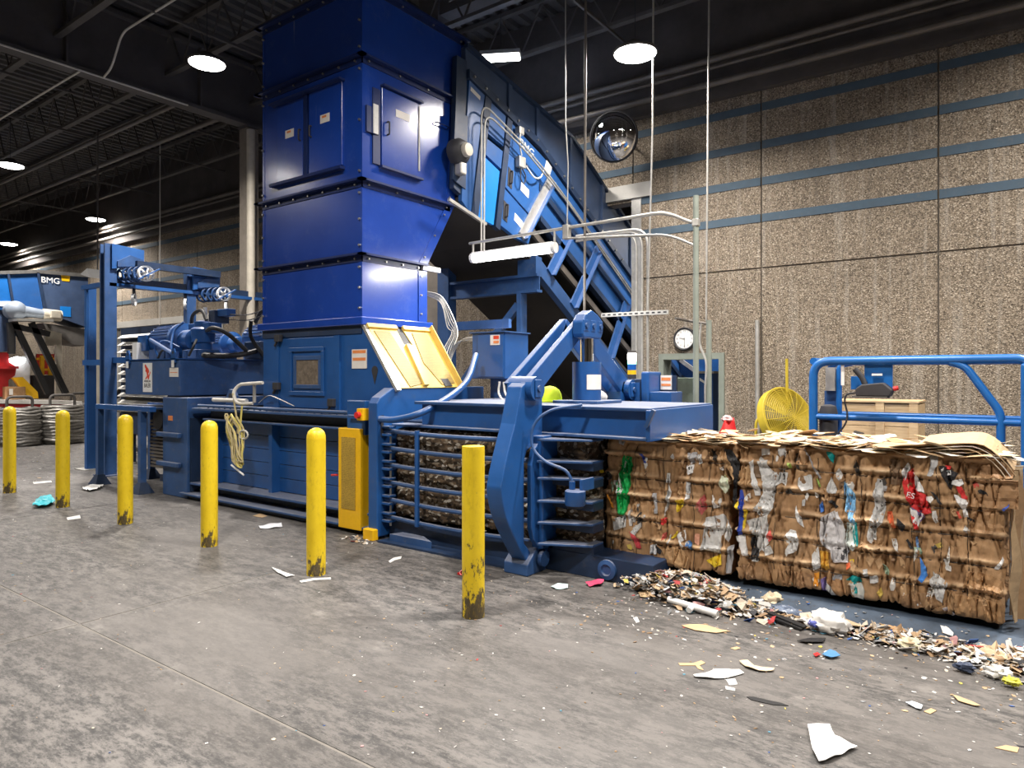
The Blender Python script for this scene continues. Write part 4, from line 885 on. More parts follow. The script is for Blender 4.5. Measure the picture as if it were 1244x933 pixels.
for k in range(3):
    cable([A(607+k*5, 464, 6.3), A(606+k*8, 478, 6.3), A(614+k*9, 488, 6.2), A(632+k*5, 490+k, 6.0)], 0.013, M['conduit'], ('left', 'middle', 'right')[k]+' white cable lying on the chamber top by the front link')

# ================================================================== CONVEYOR (inclined, from the wall opening up to the hopper)
VX0, VX1 = -7.85, -5.92
def lerp_tab(tab, y):
    if y <= tab[0][0]: 
        (a, b_), (c, d) = tab[0], tab[1]
    else:
        for (a, b_), (c, d) in zip(tab[:-1], tab[1:]):
            if y <= c: break
    return b_+(d-b_)*(y-a)/(c-a)
RAIL = [(7.08, 5.77), (8.75, 5.29), (14.5, 2.25)]
TOPC = [(7.04, 6.16), (8.04, 5.99), (9.73, 5.69), (11.9, 4.55), (14.5, 3.2)]
LOW = [(8.70, 4.17), (14.5, 1.10)]
BELT = [(6.95, 4.06), (8.2, 3.62), (14.5, 0.20)]
CHORD = [(8.66, 3.50), (11.6, 1.75)]
rail = lambda y: lerp_tab(RAIL, y); topc = lambda y: lerp_tab(TOPC, y); low = lambda y: lerp_tab(LOW, y); beltz = lambda y: lerp_tab(BELT, y); chord = lambda y: lerp_tab(CHORD, y)
cv = thing('conveyor', 'inclined blue conveyor climbing from the wall opening to the hopper top', 'conveyor', (-6.9, 9.5, 0))
def side(poly, x0, x1): return MB().prism(poly, 'x', x0, x1)
# cover above the rail: separate sheets
yy = [7.06, 8.04, 8.75, 9.73, 10.8, 11.9, 14.5]
for a, b_ in zip(yy[:-1], yy[1:]):
    part('cover_sheet', side([(a+0.01, rail(a)), (b_-0.01, rail(b_)), (b_-0.01, topc(b_)), (a+0.01, topc(a))], VX0, VX1-0.05), M['cdark'], cv)
    part('cover_post', side([(b_-0.05, rail(b_)), (b_+0.03, rail(b_)), (b_+0.03, topc(b_)), (b_-0.05, topc(b_))], VX1-0.05, VX1-0.01), M['cdark'], cv)
def strip(tab, y0, y1, dz0, dz1, x0, x1, extra=()):
    ysn = [y0]+[p[0] for p in tab if y0 < p[0] < y1]+[y1]
    return side([(y, lerp_tab(tab, y)+dz0) for y in ysn]+[(y, lerp_tab(tab, y)+dz1) for y in reversed(ysn)], x0, x1)
part('upper_rail', strip(RAIL, 7.06, 14.5, -0.06, 0.06, VX1-0.06, VX1+0.03), M['navy'], cv, bev=0.006)
part('cover_edge', strip(TOPC, 7.06, 14.5, -0.03, 0.03, VX1-0.08, VX1-0.0), M['navy'], cv)
# upper head box: three leaning panels, access doors
def lean(ya, yb, zt_off, zb, x0, x1, k=0.22):
    """panel between ya..yb along the rail, leaning back towards its foot"""
    za, zb2 = rail(ya)-0.07, rail(yb)-0.07
    return side([(ya, za), (yb, zb2), (yb-(zb2-zb[1])*k, zb[1]), (ya-(za-zb[0])*k, zb[0])], x0, x1)
part('head_panel', side([(7.09, 5.70), (7.42, 5.60), (7.12, 3.92), (6.93, 4.06)], VX1-0.06, VX1), M['cblue'], cv)
part('head_post', side([(7.42, 5.60), (7.55, 5.56), (7.25, 3.88), (7.12, 3.92)], VX1-0.06, VX1+0.02), M['navy'], cv)
part('head_panel', side([(7.57, 5.55), (7.90, 5.46), (7.84, 5.02), (7.49, 5.10)], VX1-0.06, VX1), M['cblue'], cv)
part('head_panel', side([(7.48, 5.02), (7.83, 4.94), (7.79, 4.68), (7.43, 4.80)], VX1-0.06, VX1), M['cblue'], cv)
part('bright_panel', side([(7.42, 4.76), (7.76, 4.64), (7.62, 3.86), (7.27, 3.90)], VX1-0.05, VX1-0.005), M['cbright'], cv, label='bright fresh blue panel')
part('head_post', side([(7.92, 5.45), (8.04, 5.42), (7.74, 3.80), (7.64, 3.84)], VX1-0.06, VX1+0.02), M['navy'], cv)
part('head_panel', side([(8.05, 5.40), (8.98, 5.08), (8.86, 4.70), (7.97, 4.96)], VX1-0.06, VX1), M['cblue'], cv)
d1 = part('access_door', side([(7.96, 4.94), (8.85, 4.69), (8.62, 4.10), (7.86, 4.45)], VX1-0.05, VX1+0.012), M['cblue'], cv, bev=0.004)
d2 = part('access_door', side([(7.85, 4.42), (8.61, 4.07), (8.45, 3.72), (8.14, 3.76), (7.76, 3.88)], VX1-0.05, VX1+0.012), M['cblue'], cv, bev=0.004)
part('warning_sign', side([(8.26, 4.60), (8.46, 4.52), (8.44, 4.40), (8.24, 4.48)], VX1+0.012, VX1+0.016), M['sticker'], d1)
part('warning_sign', side([(8.10, 4.12), (8.30, 4.02), (8.28, 3.91), (8.08, 4.01)], VX1+0.012, VX1+0.016), M['sticker'], d2)
for dd, (y, z) in ((d1, (7.99, 4.60)), (d2, (7.88, 4.10))):
    part('handle_recess', side([(y-0.05, z+0.15), (y+0.05, z+0.10), (y+0.03, z-0.16), (y-0.07, z-0.12)], VX1+0.012, VX1+0.018), M['ink'], dd)
    part('handle', MB().tube(fillet([(VX1+0.018, y, z+0.09), (VX1+0.06, y, z+0.09), (VX1+0.06, y-0.02, z-0.09), (VX1+0.018, y-0.02, z-0.09)], 0.02), 0.012, 7), M['ink'], dd)
text('BMG', 0.17, (VX1+0.002, 8.42, 5.14), (math.pi/2+0.0, 0.27, math.pi/2), M['white'], cv, sx=1.1)
part('head_end_plate', side([(6.80, 4.20), (7.06, 4.10), (7.06, 5.95), (6.86, 5.95)], VX1-0.10, VX1-0.02), M['navy'], cv)
part('maker_plate', side([(7.12, 5.62), (7.32, 5.555), (7.31, 5.50), (7.11, 5.565)], VX1, VX1+0.004), M['sticker'], cv)
part('maker_plate', side([(8.95, 5.10), (9.10, 5.02), (9.03, 4.86), (8.88, 4.94)], VX1, VX1+0.004), M['sticker'], cv)
# inclined trough side
part('trough_side', side([(8.98, rail(8.98)-0.07), (14.5, rail(14.5)-0.07), (14.5, low(14.5)), (8.72, low(8.72)), (8.86, 4.70)], VX1-0.06, VX1-0.02), M['cblue'], cv)
part('trough_rib', strip(LOW, 8.72, 14.5, 0.42, 0.52, VX1-0.06, VX1+0.03), M['navy'], cv)
part('trough_lower_flange', strip(LOW, 8.72, 14.5, -0.05, 0.05, VX1-0.06, VX1+0.05), M['navy'], cv)
part('upper_flange', strip(RAIL, 8.98, 14.5, -0.34, -0.28, VX1-0.06, VX1+0.03), M['navy'], cv)
part('trough_far_side', side([(7.06, 5.7), (8.75, 5.29), (14.5, 2.3), (14.5, 1.1), (8.72, 4.1), (7.0, 4.1)], VX0, VX0+0.05), M['cblue'], cv)
# belt return, underside and rollers
part('belt_underside', MB().add([(VX0, 6.95, 4.06), (VX1-0.06, 6.95, 4.06), (VX1-0.06, 8.2, 3.74), (VX0, 8.2, 3.74), (VX1-0.06, 14.5, 0.35), (VX0, 14.5, 0.35),
      (VX0, 6.95, 4.12), (VX1-0.06, 6.95, 4.12), (VX1-0.06, 8.2, 3.80), (VX0, 8.2, 3.80), (VX1-0.06, 14.5, 0.41), (VX0, 14.5, 0.41)],
      [(0, 1, 2, 3), (3, 2, 4, 5), (9, 8, 7, 6), (11, 10, 8, 9), (0, 6, 7, 1), (1, 7, 8, 2), (2, 8, 10, 4), (4, 10, 11, 5), (5, 11, 9, 3), (3, 9, 6, 0)]), M['belt'], cv)
part('return_belt', strip(LOW, 8.6, 14.5, -0.24, -0.20, VX0, VX1-0.03), M['belt'], cv)
part('return_rail', strip(LOW, 8.6, 14.5, -0.34, -0.24, VX1-0.06, VX1-0.01), M['pipe'], cv)
# lower truss chord and struts
part('truss_chord', side([(8.62, 3.62), (8.62, 3.36), (11.9, 1.40), (11.9, 1.62)], VX1-0.10, VX1+0.02), M['blue2'], cv, bev=0.006)
for (ya, za), (yb, zb) in (((9.02, 4.80), (8.24, 3.80)), ((9.50, 4.00), (8.98, 3.36)), ((10.50, 3.95), (9.66, 2.90)), ((11.55, 3.10), (10.90, 2.10))):
    d = Vector((0, yb-ya, zb-za)).normalized(); n_ = Vector((0, -d.z, d.y))*0.075
    st_ = part('strut', side([(ya+n_.y, za+n_.z), (ya-n_.y, za-n_.z), (yb-n_.y, zb-n_.z), (yb+n_.y, zb+n_.z)], VX1+0.02, VX1+0.05), M['galv'] if za > 4.5 else M['cblue'], cv)
    part('strut_flange', side([(ya+n_.y, za+n_.z), (ya+n_.y*0.7, za+n_.z*0.7), (yb+n_.y*0.7, zb+n_.z*0.7), (yb+n_.y, zb+n_.z)], VX1+0.05, VX1+0.12), M['cblue'], cv)
# support trestle
part('trestle_beam', MB().box(VX0, VX1+0.06, 8.60, 8.74, 3.26, 3.30).box(VX0, VX1+0.06, 8.66, 8.68, 3.06, 3.26).box(VX0, VX1+0.06, 8.60, 8.74, 3.02, 3.06), M['blue2'], cv)
part('trestle_block', MB().box(-6.22, VX1+0.04, 8.60, 8.76, 3.30, 3.56), M['blue2'], cv)
part('trestle_post', MB().box(-6.24, -6.16, 8.60, 8.76, 0, 3.02), M['blue2'], cv)
part('trestle_post', MB().box(-7.86, -7.62, 8.58, 8.78, 0, 3.6), M['blue2'], cv)
part('trestle_brace', MB().bar((-6.25, 8.67, 2.85), (-6.95, 8.67, 2.15), 0.09, 0.11), M['blue2'], cv)
part('trestle_brace', MB().bar((-6.95, 8.67, 2.15), (-7.6, 8.67, 1.4), 0.07, 0.09), M['blue2'], cv)
part('cross_rail', MB().box(-6.05, -5.1, 6.86, 6.92, 2.35, 2.46), M['blue2'], cv)
# drive bearing on the head shaft
part('drive_bearing', MB().lathe((VX1-0.02, 6.82, 4.66), (1, 0, 0), [(0.17, 0.0), (0.17, 0.10), (0.13, 0.16), (0.10, 0.18)], 26), M['ink'], cv, True)
part('shaft_cap', MB().lathe((VX1+0.16, 6.82, 4.66), (1, 0, 0), [(0.09, 0.0), (0.095, 0.03), (0.08, 0.06), (0.02, 0.065)], 22), M['beige'], cv, True)
part('bearing_block', MB().box(VX1, VX1+0.12, 6.78, 6.90, 4.36, 4.52), M['galv'], cv, bev=0.02)
part('bearing_plate', side([(6.74, 4.30), (7.0, 4.22), (7.05, 5.2), (6.80, 5.2)], VX1-0.02, VX1+0.01), M['navy'], cv)
hb = MB()
for i in range(18):
    y = 7.15+i*0.25; hb.cyl((VX1+0.03, y, rail(y)), (VX1+0.055, y, rail(y)), 0.018, n=6)
part('rail_bolts', hb, M['steel'], cv, kind='stuff')
# twin white conduits clipped on the conveyor side
xx = VX1+0.13
for k, off in ((0, 0.0), (1, 0.07)):
    P_ = [(xx, 7.18-off*0.2+off, 3.30), (xx, 7.18+off, 5.42-off*1.6), (xx, 8.1+off, 5.12-off*1.2), (xx, 8.85+off, 4.80-off*1.3), (xx, 9.4+off, 4.52-off), (xx, 11.9, 3.15-off)]
    single('twin_conduit', MB().tube(fillet(P_, 0.25), 0.013, 8), M['galv'], ('outer', 'inner')[k]+' of the twin white conduits bending over the conveyor side', 'conduit', P_[0], smooth=True)
t = thing('junction_box', 'small grey junction box with looped cables on the conveyor side', 'junction box', (xx, 8.15, 4.9))
part('box', MB().box(VX1+0.02, VX1+0.10, 8.10, 8.26, 4.78, 4.94), M['galv'], t, bev=0.01)
part('loop', MB().tube(curve([(xx-0.04, 8.15, 4.78), (xx-0.03, 8.12, 4.62), (xx-0.03, 8.2, 4.55), (xx-0.03, 8.25, 4.66), (xx-0.04, 8.18, 4.77)]), 0.009, 6), M['ink'], t)
part('feed', MB().tube(curve([(xx-0.03, 8.26, 4.82), (xx-0.02, 8.45, 4.70), (xx-0.02, 8.62, 4.74), (xx-0.01, 8.70, 4.88)]), 0.013, 7), M['conduit'], t, True)
part('drop', MB().tube(curve([(xx-0.02, 8.10, 5.25), (xx-0.02, 8.08, 5.1), (xx-0.02, 8.13, 4.94)]), 0.010, 6), M['conduit'], t)
part('sensor', MB().box(VX1+0.02, VX1+0.12, 8.08, 8.20, 5.24, 5.36), M['galv'], t, bev=0.02)
single('clip_rail', MB().bar((xx-0.02, 6.55, 3.98), (xx-0.02, 7.30, 3.80), 0.04, 0.04), M['galv'], 'short galvanised strut holding the twin conduits to the hopper corner', 'strut', (xx, 6.9, 3.9))

# ================================================================== POWER UNIT
TX0, TX1, TY0, TY1, TZ0, TZ1 = -11.62, -9.94, 5.28, 7.5, 1.46, 2.0
pu = thing('hydraulic_tank', 'blue hydraulic tank with red logo plate and motors on top', 'tank', (-10.8, 6.3, TZ0))
part('tank', MB().box(TX0, TX1, TY0, TY1, TZ0, TZ1), M['blue2'], pu, bev=0.012)
part('tank_lid', MB().box(TX0-0.02, TX1+0.02, TY0-0.02, TY1, TZ1, TZ1+0.015), M['blue'], pu)
lp = part('logo_plate', MB().box(-11.02, -10.74, TY0-0.008, TY0, 1.505, 1.955), M['white'], pu, label='white plate with red eagle logo')
def lz(u, v): return (-11.02+0.28*u, 1.955-0.45*v)
eagle = [(0.22, 0.06), (0.32, 0.05), (0.42, 0.12), (0.62, 0.20), (0.70, 0.27), (0.68, 0.33), (0.60, 0.36), (0.66, 0.44), (0.84, 0.28), (0.86, 0.34), (0.72, 0.47), (0.68, 0.56), (0.58, 0.57), (0.55, 0.48), (0.42, 0.55), (0.24, 0.56), (0.48, 0.44), (0.42, 0.33), (0.28, 0.28), (0.32, 0.20), (0.22, 0.14)]
part('eagle', MB().prism([lz(*p) for p in eagle], 'y', TY0-0.0095, TY0-0.008), M['logo'], lp)
text('AMERICAN', 0.047, (-10.88, TY0-0.009, 1.955-0.45*0.63), FRONT, M['dgrey'], lp, sx=0.88)
text('BALER', 0.092, (-10.88, TY0-0.009, 1.955-0.45*0.78), FRONT, M['ink'], lp, sx=0.80)
sg = part('warning_sign', MB().box(-10.22, -9.97, TY0-0.005, TY0, 1.74, 1.875), M['sticker'], pu)
part('warning_stripe', MB().box(-10.20, -9.99, TY0-0.0065, TY0-0.005, 1.80, 1.81), M['orange'], sg)
for x in (-11.5, -10.09):
    part('lifting_eye', MB().prism([(x-0.07, 1.95), (x+0.07, 1.95), (x+0.06, 2.10), (x+0.03, 2.16), (x-0.03, 2.16), (x-0.06, 2.10)], 'y', TY0-0.02, TY0), M['blue'], pu)
    part('eye_hole', MB().cyl((x, TY0-0.022, 2.10), (x, TY0-0.02, 2.10), 0.022, n=12), M['ink'], pu)
    part('tag', MB().box(x-0.035, x+0.035, TY0-0.026, TY0-0.02, 1.88, 1.985), M['white'], pu)
def motor(x, y, z, L_, r, nm):
    m_ = part('motor', MB().lathe((x, y, z), (1, 0, 0), [(r*0.55, 0.0), (r*0.9, 0.03), (r, 0.08), (r, L_*0.62), (r*0.92, L_*0.64), (r*1.18, L_*0.68), (r*1.18, L_*0.74), (r*0.7, L_*0.78), (r*0.7, L_), (r*0.5, L_+0.02)], 28), M['blue'], pu, True)
    for k in range(12):
        q = math.pi*(0.05+0.9*k/11); c, s_ = math.cos(q), math.sin(q)
        part('cooling_fin', MB().bar((x+0.10, y+c*r*1.03, z+s_*r*1.03), (x+L_*0.60, y+c*r*1.03, z+s_*r*1.03), 0.008, 0.03, (0, c, s_)), M['blue'], m_)
    part('motor_foot', MB().box(x+0.12, x+L_*0.55, y-r, y+r, TZ1+0.015, z-r*0.6), M['blue2'], m_)
    return m_
m1 = motor(-11.55, 5.80, 2.32, 1.10, 0.235, 0)
part('terminal_box', MB().box(-11.72, -11.45, 5.52, 5.72, 2.16, 2.42), M['blue'], m1, bev=0.01)
part('nameplate', MB().box(-11.25, -11.05, 5.66, 5.74, 2.485, 2.495), M['hiviz'], m1)
motor(-10.40, 6.75, 2.36, 1.0, 0.22, 1); motor(-11.7, 6.8, 2.3, 0.9, 0.19, 2)
part('strut_pipe', MB().tube([(-11.35, 5.55, 2.34), (-10.95, 5.42, 2.28), (-10.35, 5.42, 2.08)], 0.03, 8), M['cblue'], pu, True)
part('white_guard', MB().box(-11.75, -11.6, 5.45, 5.75, 2.015, 2.30), M['white'], pu)
for k, pts in enumerate(([(-11.0, 5.5, 2.05), (-11.0, 5.45, 2.2), (-10.8, 5.5, 2.3), (-10.55, 5.6, 2.2)], [(-10.85, 5.42, 2.03), (-10.7, 5.42, 2.15), (-10.5, 5.5, 2.12)], [(-10.6, 5.7, 2.6), (-10.7, 5.6, 2.45), (-10.6, 5.5, 2.2), (-10.5, 5.5, 2.05)], [(-10.05, 5.6, 2.3), (-9.95, 5.5, 2.2), (-10.0, 5.45, 2.05)])):
    part('oil_line', MB().tube(curve(pts, 8), 0.018, 7), (M['cblue'], M['black'])[k % 2], pu, True)
part('manifold', MB().box(-10.50, -10.10, 5.62, 6.0, 2.02, 2.16), M['blue2'], pu, bev=0.01)
part('pump_body', MB().lathe((-10.30, 5.85, 2.14), (0, 0, 1), [(0.13, 0.0), (0.13, 0.12), (0.17, 0.14), (0.18, 0.34), (0.13, 0.38), (0.13, 0.46), (0.05, 0.48)], 24), M['blue'], pu, True)
part('valve_block', MB().box(-10.62, -10.02, 5.78, 6.0, 2.42, 2.58), M['blue'], pu, bev=0.01)
part('valve_stack', MB().box(-10.24, -10.06, 5.9, 6.15, 2.58, 2.78), M['navy'], pu, bev=0.01)
part('solenoid', MB().box(-10.08, -9.80, 5.95, 6.1, 2.68, 2.79), M['blue'], pu, bev=0.01)
part('breather', MB().cyl((-10.42, 5.95, 2.58), (-10.42, 5.95, 2.84), 0.03, n=12), M['white'], pu, True)
for k, (pts, r) in enumerate([
        ([(-10.75, 5.9, 2.5), (-10.6, 5.85, 2.72), (-10.35, 5.85, 2.78), (-10.2, 5.85, 2.62)], 0.028),
        ([(-10.1, 5.8, 2.45), (-9.85, 5.75, 2.48), (-9.72, 5.9, 2.40), (-9.68, 6.2, 2.15)], 0.034),
        ([(-9.95, 6.0, 2.05), (-10.0, 5.75, 2.08), (-9.85, 5.65, 2.06), (-9.7, 6.1, 2.08), (-9.6, 6.5, 2.2)], 0.04),
        ([(-9.9, 6.5, 2.62), (-9.7, 6.5, 2.78), (-9.35, 6.5, 2.70), (-9.1, 6.5, 2.55)], 0.035),
        ([(-9.25, 6.3, 2.1), (-9.2, 6.25, 2.4), (-9.0, 6.2, 2.55), (-8.6, 6.2, 2.6)], 0.035),
        ([(-9.5, 6.4, 2.05), (-9.55, 6.2, 2.35), (-9.4, 6.1, 2.6)], 0.03)]):
    part('hydraulic_hose', MB().tube(curve(pts, 8), r, 8), M['black'], pu, True)
part('junction', MB().box(-9.98, -9.55, 6.35, 6.65, 2.02, 2.3), M['navy'], pu, bev=0.02)
for k in range(3): part('tank_fitting', MB().cyl((-10.1-0.25*k, 5.45, 2.01), (-10.1-0.25*k, 5.45, 2.13), 0.035, n=12), M['blue2'], pu, True)
part('tank_support', MB().box(-10.9, -10.3, 5.6, 7.2, 0.0, TZ0), M['navy'], pu)
part('tank_support', MB().box(-11.5, -11.35, 6.2, 7.3, 0.0, TZ0), M['navy'], pu)
# wires from the motors to the hopper
for k, z in enumerate((2.64, 2.56)):
    single('wire', MB().tube(curve([(-9.82, 6.0, z+0.06), (-9.1, 5.9, z+0.02), (-8.4, 5.8, z+0.12), (-7.98, 5.7, z+0.3)], 8), 0.008, 6), M['ink'], ('upper', 'lower')[k]+' black wire strung from the motor valves to the hopper', 'wire', (-9.82, 6.0, z))
# louvred cooler behind
lv = thing('oil_cooler', 'louvred oil cooler with pale slats behind the hydraulic tank', 'cooler', (-13.7, 6.7, 0))
part('frame', MB().box(-14.75, -12.75, 6.62, 6.9, 0.6, 2.72), M['navy'], lv)
for k in range(11):
    z = 1.05+k*0.145; part('slat', MB().quadsheet((-14.7, 6.52, z), (-12.8, 6.52, z), (-12.8, 6.62, z+0.07), (-14.7, 6.62, z+0.07), (0, 0, 1), 0.012), M['galv'], lv)
part('leg', MB().box(-14.7, -14.6, 6.65, 6.85, 0, 0.6), M['navy'], lv); part('leg', MB().box(-12.9, -12.8, 6.65, 6.85, 0, 0.6), M['navy'], lv)

# blue stand in front of the tank end
sd = thing('blue_stand', 'low blue steel stand with flared feet below the hydraulic tank', 'stand', (-11.3, 5.3, 0))
for x, y in ((-12.03, 5.07), (-10.60, 5.06), (-12.03, 5.9), (-10.60, 5.9)):
    lg = part('leg', MB().box(x-0.045, x+0.045, y-0.045, y+0.045, 0.12, 1.24), M['blue2'], sd, bev=0.006)
    part('foot', MB().add([(x-0.14, y-0.12, 0), (x+0.14, y-0.12, 0), (x+0.14, y+0.12, 0), (x-0.14, y+0.12, 0), (x-0.05, y-0.05, 0.16), (x+0.05, y-0.05, 0.16), (x+0.05, y+0.05, 0.16), (x-0.05, y+0.05, 0.16)],
                          [(0,3,2,1),(4,5,6,7),(0,1,5,4),(1,2,6,5),(2,3,7,6),(3,0,4,7)]), M['navy'], lg)
part('top_bar', MB().box(-12.08, -10.30, 5.02, 5.12, 1.22, 1.30), M['blue'], sd, bev=0.006)
part('top_bar', MB().box(-12.08, -10.55, 5.86, 5.94, 1.22, 1.30), M['blue'], sd)
part('top_plate', MB().box(-12.08, -10.55, 5.12, 5.86, 1.25, 1.27), M['blue2'], sd)
part('low_bar', MB().box(-12.0, -10.6, 5.87, 5.93, 0.35, 0.45), M['blue2'], sd)
part('back_panel', MB().box(-12.0, -11.4, 5.90, 5.94, 0.30, 1.22), M['blue2'], sd)
part('bracket_wheel', MB().lathe((-10.72, 5.4, 1.08), (0, -1, 0), [(0.15, 0), (0.15, 0.05), (0.05, 0.07)], 20), M['ink'], sd, True)
part('spacer', MB().box(-10.55, -10.27, 5.3, 5.4, 0.16, 0.26), M['navy'], sd)
sm = MB()
for k in range(14):
    z = 0.30+k*0.055; sm.box(-11.25+random.uniform(-.03, .03), -10.45+random.uniform(-.03, .03), 5.5, 6.2, z, z+0.035)
single('scrap_stack', sm, M['pipe'], 'stack of flat brown wire bundles under the blue stand', 'wire stack', (-10.85, 5.85, 0.3), kind='stuff')

# ================================================================== PULLEY FRAME
pf = thing('pulley_frame', 'tall blue steel frame carrying wire pulleys left of the motors', 'frame', (-13.0, 6.5, 0))
part('post', MB().box(-13.10, -13.06, 5.52, 5.72, 0, 4.08).box(-12.94, -12.90, 5.52, 5.72, 0, 4.08).box(-13.06, -12.94, 5.60, 5.64, 0, 4.08), M['blue2'], pf)
part('post', MB().box(-13.07, -12.93, 7.02, 7.20, 0, 3.86), M['blue2'], pf)
part('post', MB().box(-14.16, -14.06, 5.70, 5.78, 0, 3.42).box(-14.14, -14.04, 5.72, 5.86, 0, 3.42), M['cblue'], pf)
part('post_base', MB().box(-14.35, -13.9, 5.6, 5.95, 0, 0.015), M['galv'], pf); part('post_base', MB().box(-13.2, -12.8, 5.45, 5.8, 0, 0.015), M['blue2'], pf)
part('beam', MB().box(-13.05, -12.95, 5.6, 8.9, 3.40, 3.52), M['navy'], pf); part('beam_flange', MB().box(-13.08, -12.90, 5.6, 8.9, 3.34, 3.40), M['cblue'], pf)
part('beam', MB().box(-12.84, -12.74, 6.0, 7.6, 3.70, 3.82), M['navy'], pf)
part('cross_beam', MB().box(-14.1, -13.0, 5.62, 5.72, 3.36, 3.44), M['cblue'], pf); part('cross_beam', MB().box(-14.1, -13.0, 5.64, 5.72, 1.95, 2.05), M['cblue'], pf)
part('cross_beam', MB().box(-13.0, -11.9, 5.64, 5.72, 1.98, 2.08), M['blue'], pf)
pul = MB(); 
def wheel_mesh(r):
    k = MB(); k.lathe((0, 0, 0), (1, 0, 0), [(r*0.86, -0.02), (r, -0.03), (r*0.93, 0.0), (r, 0.03), (r*0.86, 0.02), (r*0.78, 0.012), (r*0.78, -0.012), (r*0.86, -0.02)], 26, False)
    k.cyl((-0.03, 0, 0), (0.03, 0, 0), r*0.2, n=14)
    for q in range(5):
        a = 2*math.pi*q/5; k.bar((0, 0, 0), (0, math.cos(a)*r*0.82, math.sin(a)*r*0.82), 0.02, r*0.16, (1, 0, 0))
    return k
wl = mesh_of('pulley', wheel_mesh(0.14), M['white'], False); wd = mesh_of('pulley_dark', wheel_mesh(0.14), M['blue2'], False)
for (yy_, zt) in ((5.62, 4.08), (7.10, 3.86)):
    part('head_plate', MB().prism([(yy_, zt), (yy_+0.55, zt-0.04), (yy_+0.55, zt-0.34), (yy_, zt-0.44)], 'x', -12.895, -12.85), M['cblue'], pf)
    part('head_gusset', MB().prism([(yy_+0.08, zt-0.40), (yy_+0.52, zt-0.34), (yy_+0.52, zt-0.22), (yy_+0.30, zt-0.17), (yy_+0.08, zt-0.30)], 'x', -12.85, -12.82), M['blue2'], pf)
    part('axle', MB().cyl((-13.05, yy_+0.32, zt-0.52), (-12.30, yy_+0.32, zt-0.52), 0.02, n=8), M['steel'], pf)
    for k in range(5):
        inst('pulley', wl if k == 4 else wd, pf, (-12.95+k*0.13, yy_+0.26+0.03*k, zt-0.52), (0.3*k, 0, 0))
    part('keeper', MB().bar((-12.36, yy_+0.22, zt-0.64), (-12.36, yy_+0.58, zt-0.42), 0.02, 0.06, (1, 0, 0)), M['cblue'], pf)
for y in (6.05, 7.02, 7.86):
    wk = inst('pulley', wl, pf, (-12.98, y, 3.14), (0, 0, 0.9), (0.8, 0.8, 0.8)); part('pulley_hanger', MB().box(-13.0, -12.96, y-0.02, y+0.02, 3.14, 3.36), M['ink'], pf)
single('hanging_line', MB().cyl((-19.5, 9.8, 2.0), (-19.5, 9.8, 8.5), 0.014, n=6), M['conduit'], 'thin white line hanging behind the pulley frame', 'line', (-19.5, 9.8, 2.0))

# coiled air hose hung on the baler side
t = thing('air_hose', 'coil of tan and yellow air hose hanging on a bent pipe at the baler side', 'hose', (-8.3, 5.2, 1.0))
hb_ = aty(291, 535, 5.15)
part('bent_pipe', MB().tube(fillet([A(319, 465, 5.2), A(291, 467, 5.2), A(283, 476, 5.15), A(287, 491, 5.12), A(307, 490, 5.2)], 0.1), 0.022, 8), M['conduit'], t, True)
part('bent_pipe', MB().tube([A(309, 466, 5.22), A(309, 489, 5.22)], 0.022, 8), M['galv'], t, True)
for k in range(9):
    rx = 0.12+0.020*(k % 4); rz = 0.27+0.015*((k*3) % 5); cx_ = hb_.x+0.02*math.sin(k*2.1); cz_ = hb_.z+0.03*math.cos(k*1.7)
    part('loop', MB().tube([(cx_+rx*math.cos(2*math.pi*i/26+0.2*k), hb_.y-0.03-0.012*k*0.8+0.02*math.sin(i), cz_+rz*math.sin(2*math.pi*i/26)) for i in range(26)], 0.011, 6, True), M['rope'] if k % 3 else M['ropeY'], t, True)
part('riser', MB().tube([A(283, 478, 5.13), A(287, 505, 5.12), A(289, 527, 5.12)], 0.013, 6), M['rope'], t); part('riser', MB().tube([A(294, 493, 5.12), A(291, 527, 5.1)], 0.013, 6), M['ropeY'], t)
part('side_loop', MB().tube([(A(296, 528, 5.1)[0]+0.09*math.cos(q*math.pi/9), 5.1, A(296, 528, 5.1)[2]+0.055*math.sin(q*math.pi/9)) for q in range(18)], 0.012, 6, True), M['conduit'], t)
part('nozzle', MB().tube([A(281, 565, 5.1), A(296, 577, 5.08)], 0.012, 6), M['white'], t)

# ================================================================== BOLLARDS
BY = 3.90
blabels = ['yellow bollard farthest left, in front of the first wire coil', 'second yellow bollard from the left, with a teal bag at its foot', 'third yellow bollard from the left, in front of the blue stand',
           'yellow bollard with a scuffed pale cap, in front of the hanging air hose', 'yellow bollard just left of the tall yellow guard box', 'nearest yellow bollard, heavily scraped and flat-topped, in front of the chamber bars']
bx = [-12.25, -10.35, -8.58, -6.75, -5.02, -3.22]
for i, x in enumerate(bx):
    near = i == 5; r = 0.083; h = 1.26
    t = thing('bollard', blabels[i], 'bollard', (x, BY, 0), 'yellow bollards')
    part('pipe', MB().lathe((x, BY, 0), (0, 0, 1), [(r, 0.0), (r, h-0.06)] if not near else [(r, 0.0), (r, h-0.04)], 28), M['yelworn'] if near else M['yel'], t, True)
    prof = [(r, h-0.06), (r*0.97, h-0.03), (r*0.85, h+0.0), (r*0.6, h+0.02), (r*0.3, h+0.032), (1e-4, h+0.035)] if not near else [(r, h-0.04), (r*0.985, h-0.02), (1e-4, h-0.015)]
    part('cap', MB().lathe((x, BY, 0), (0, 0, 1), prof, 28), M['yelworn'] if near else M['yel'], t, True)

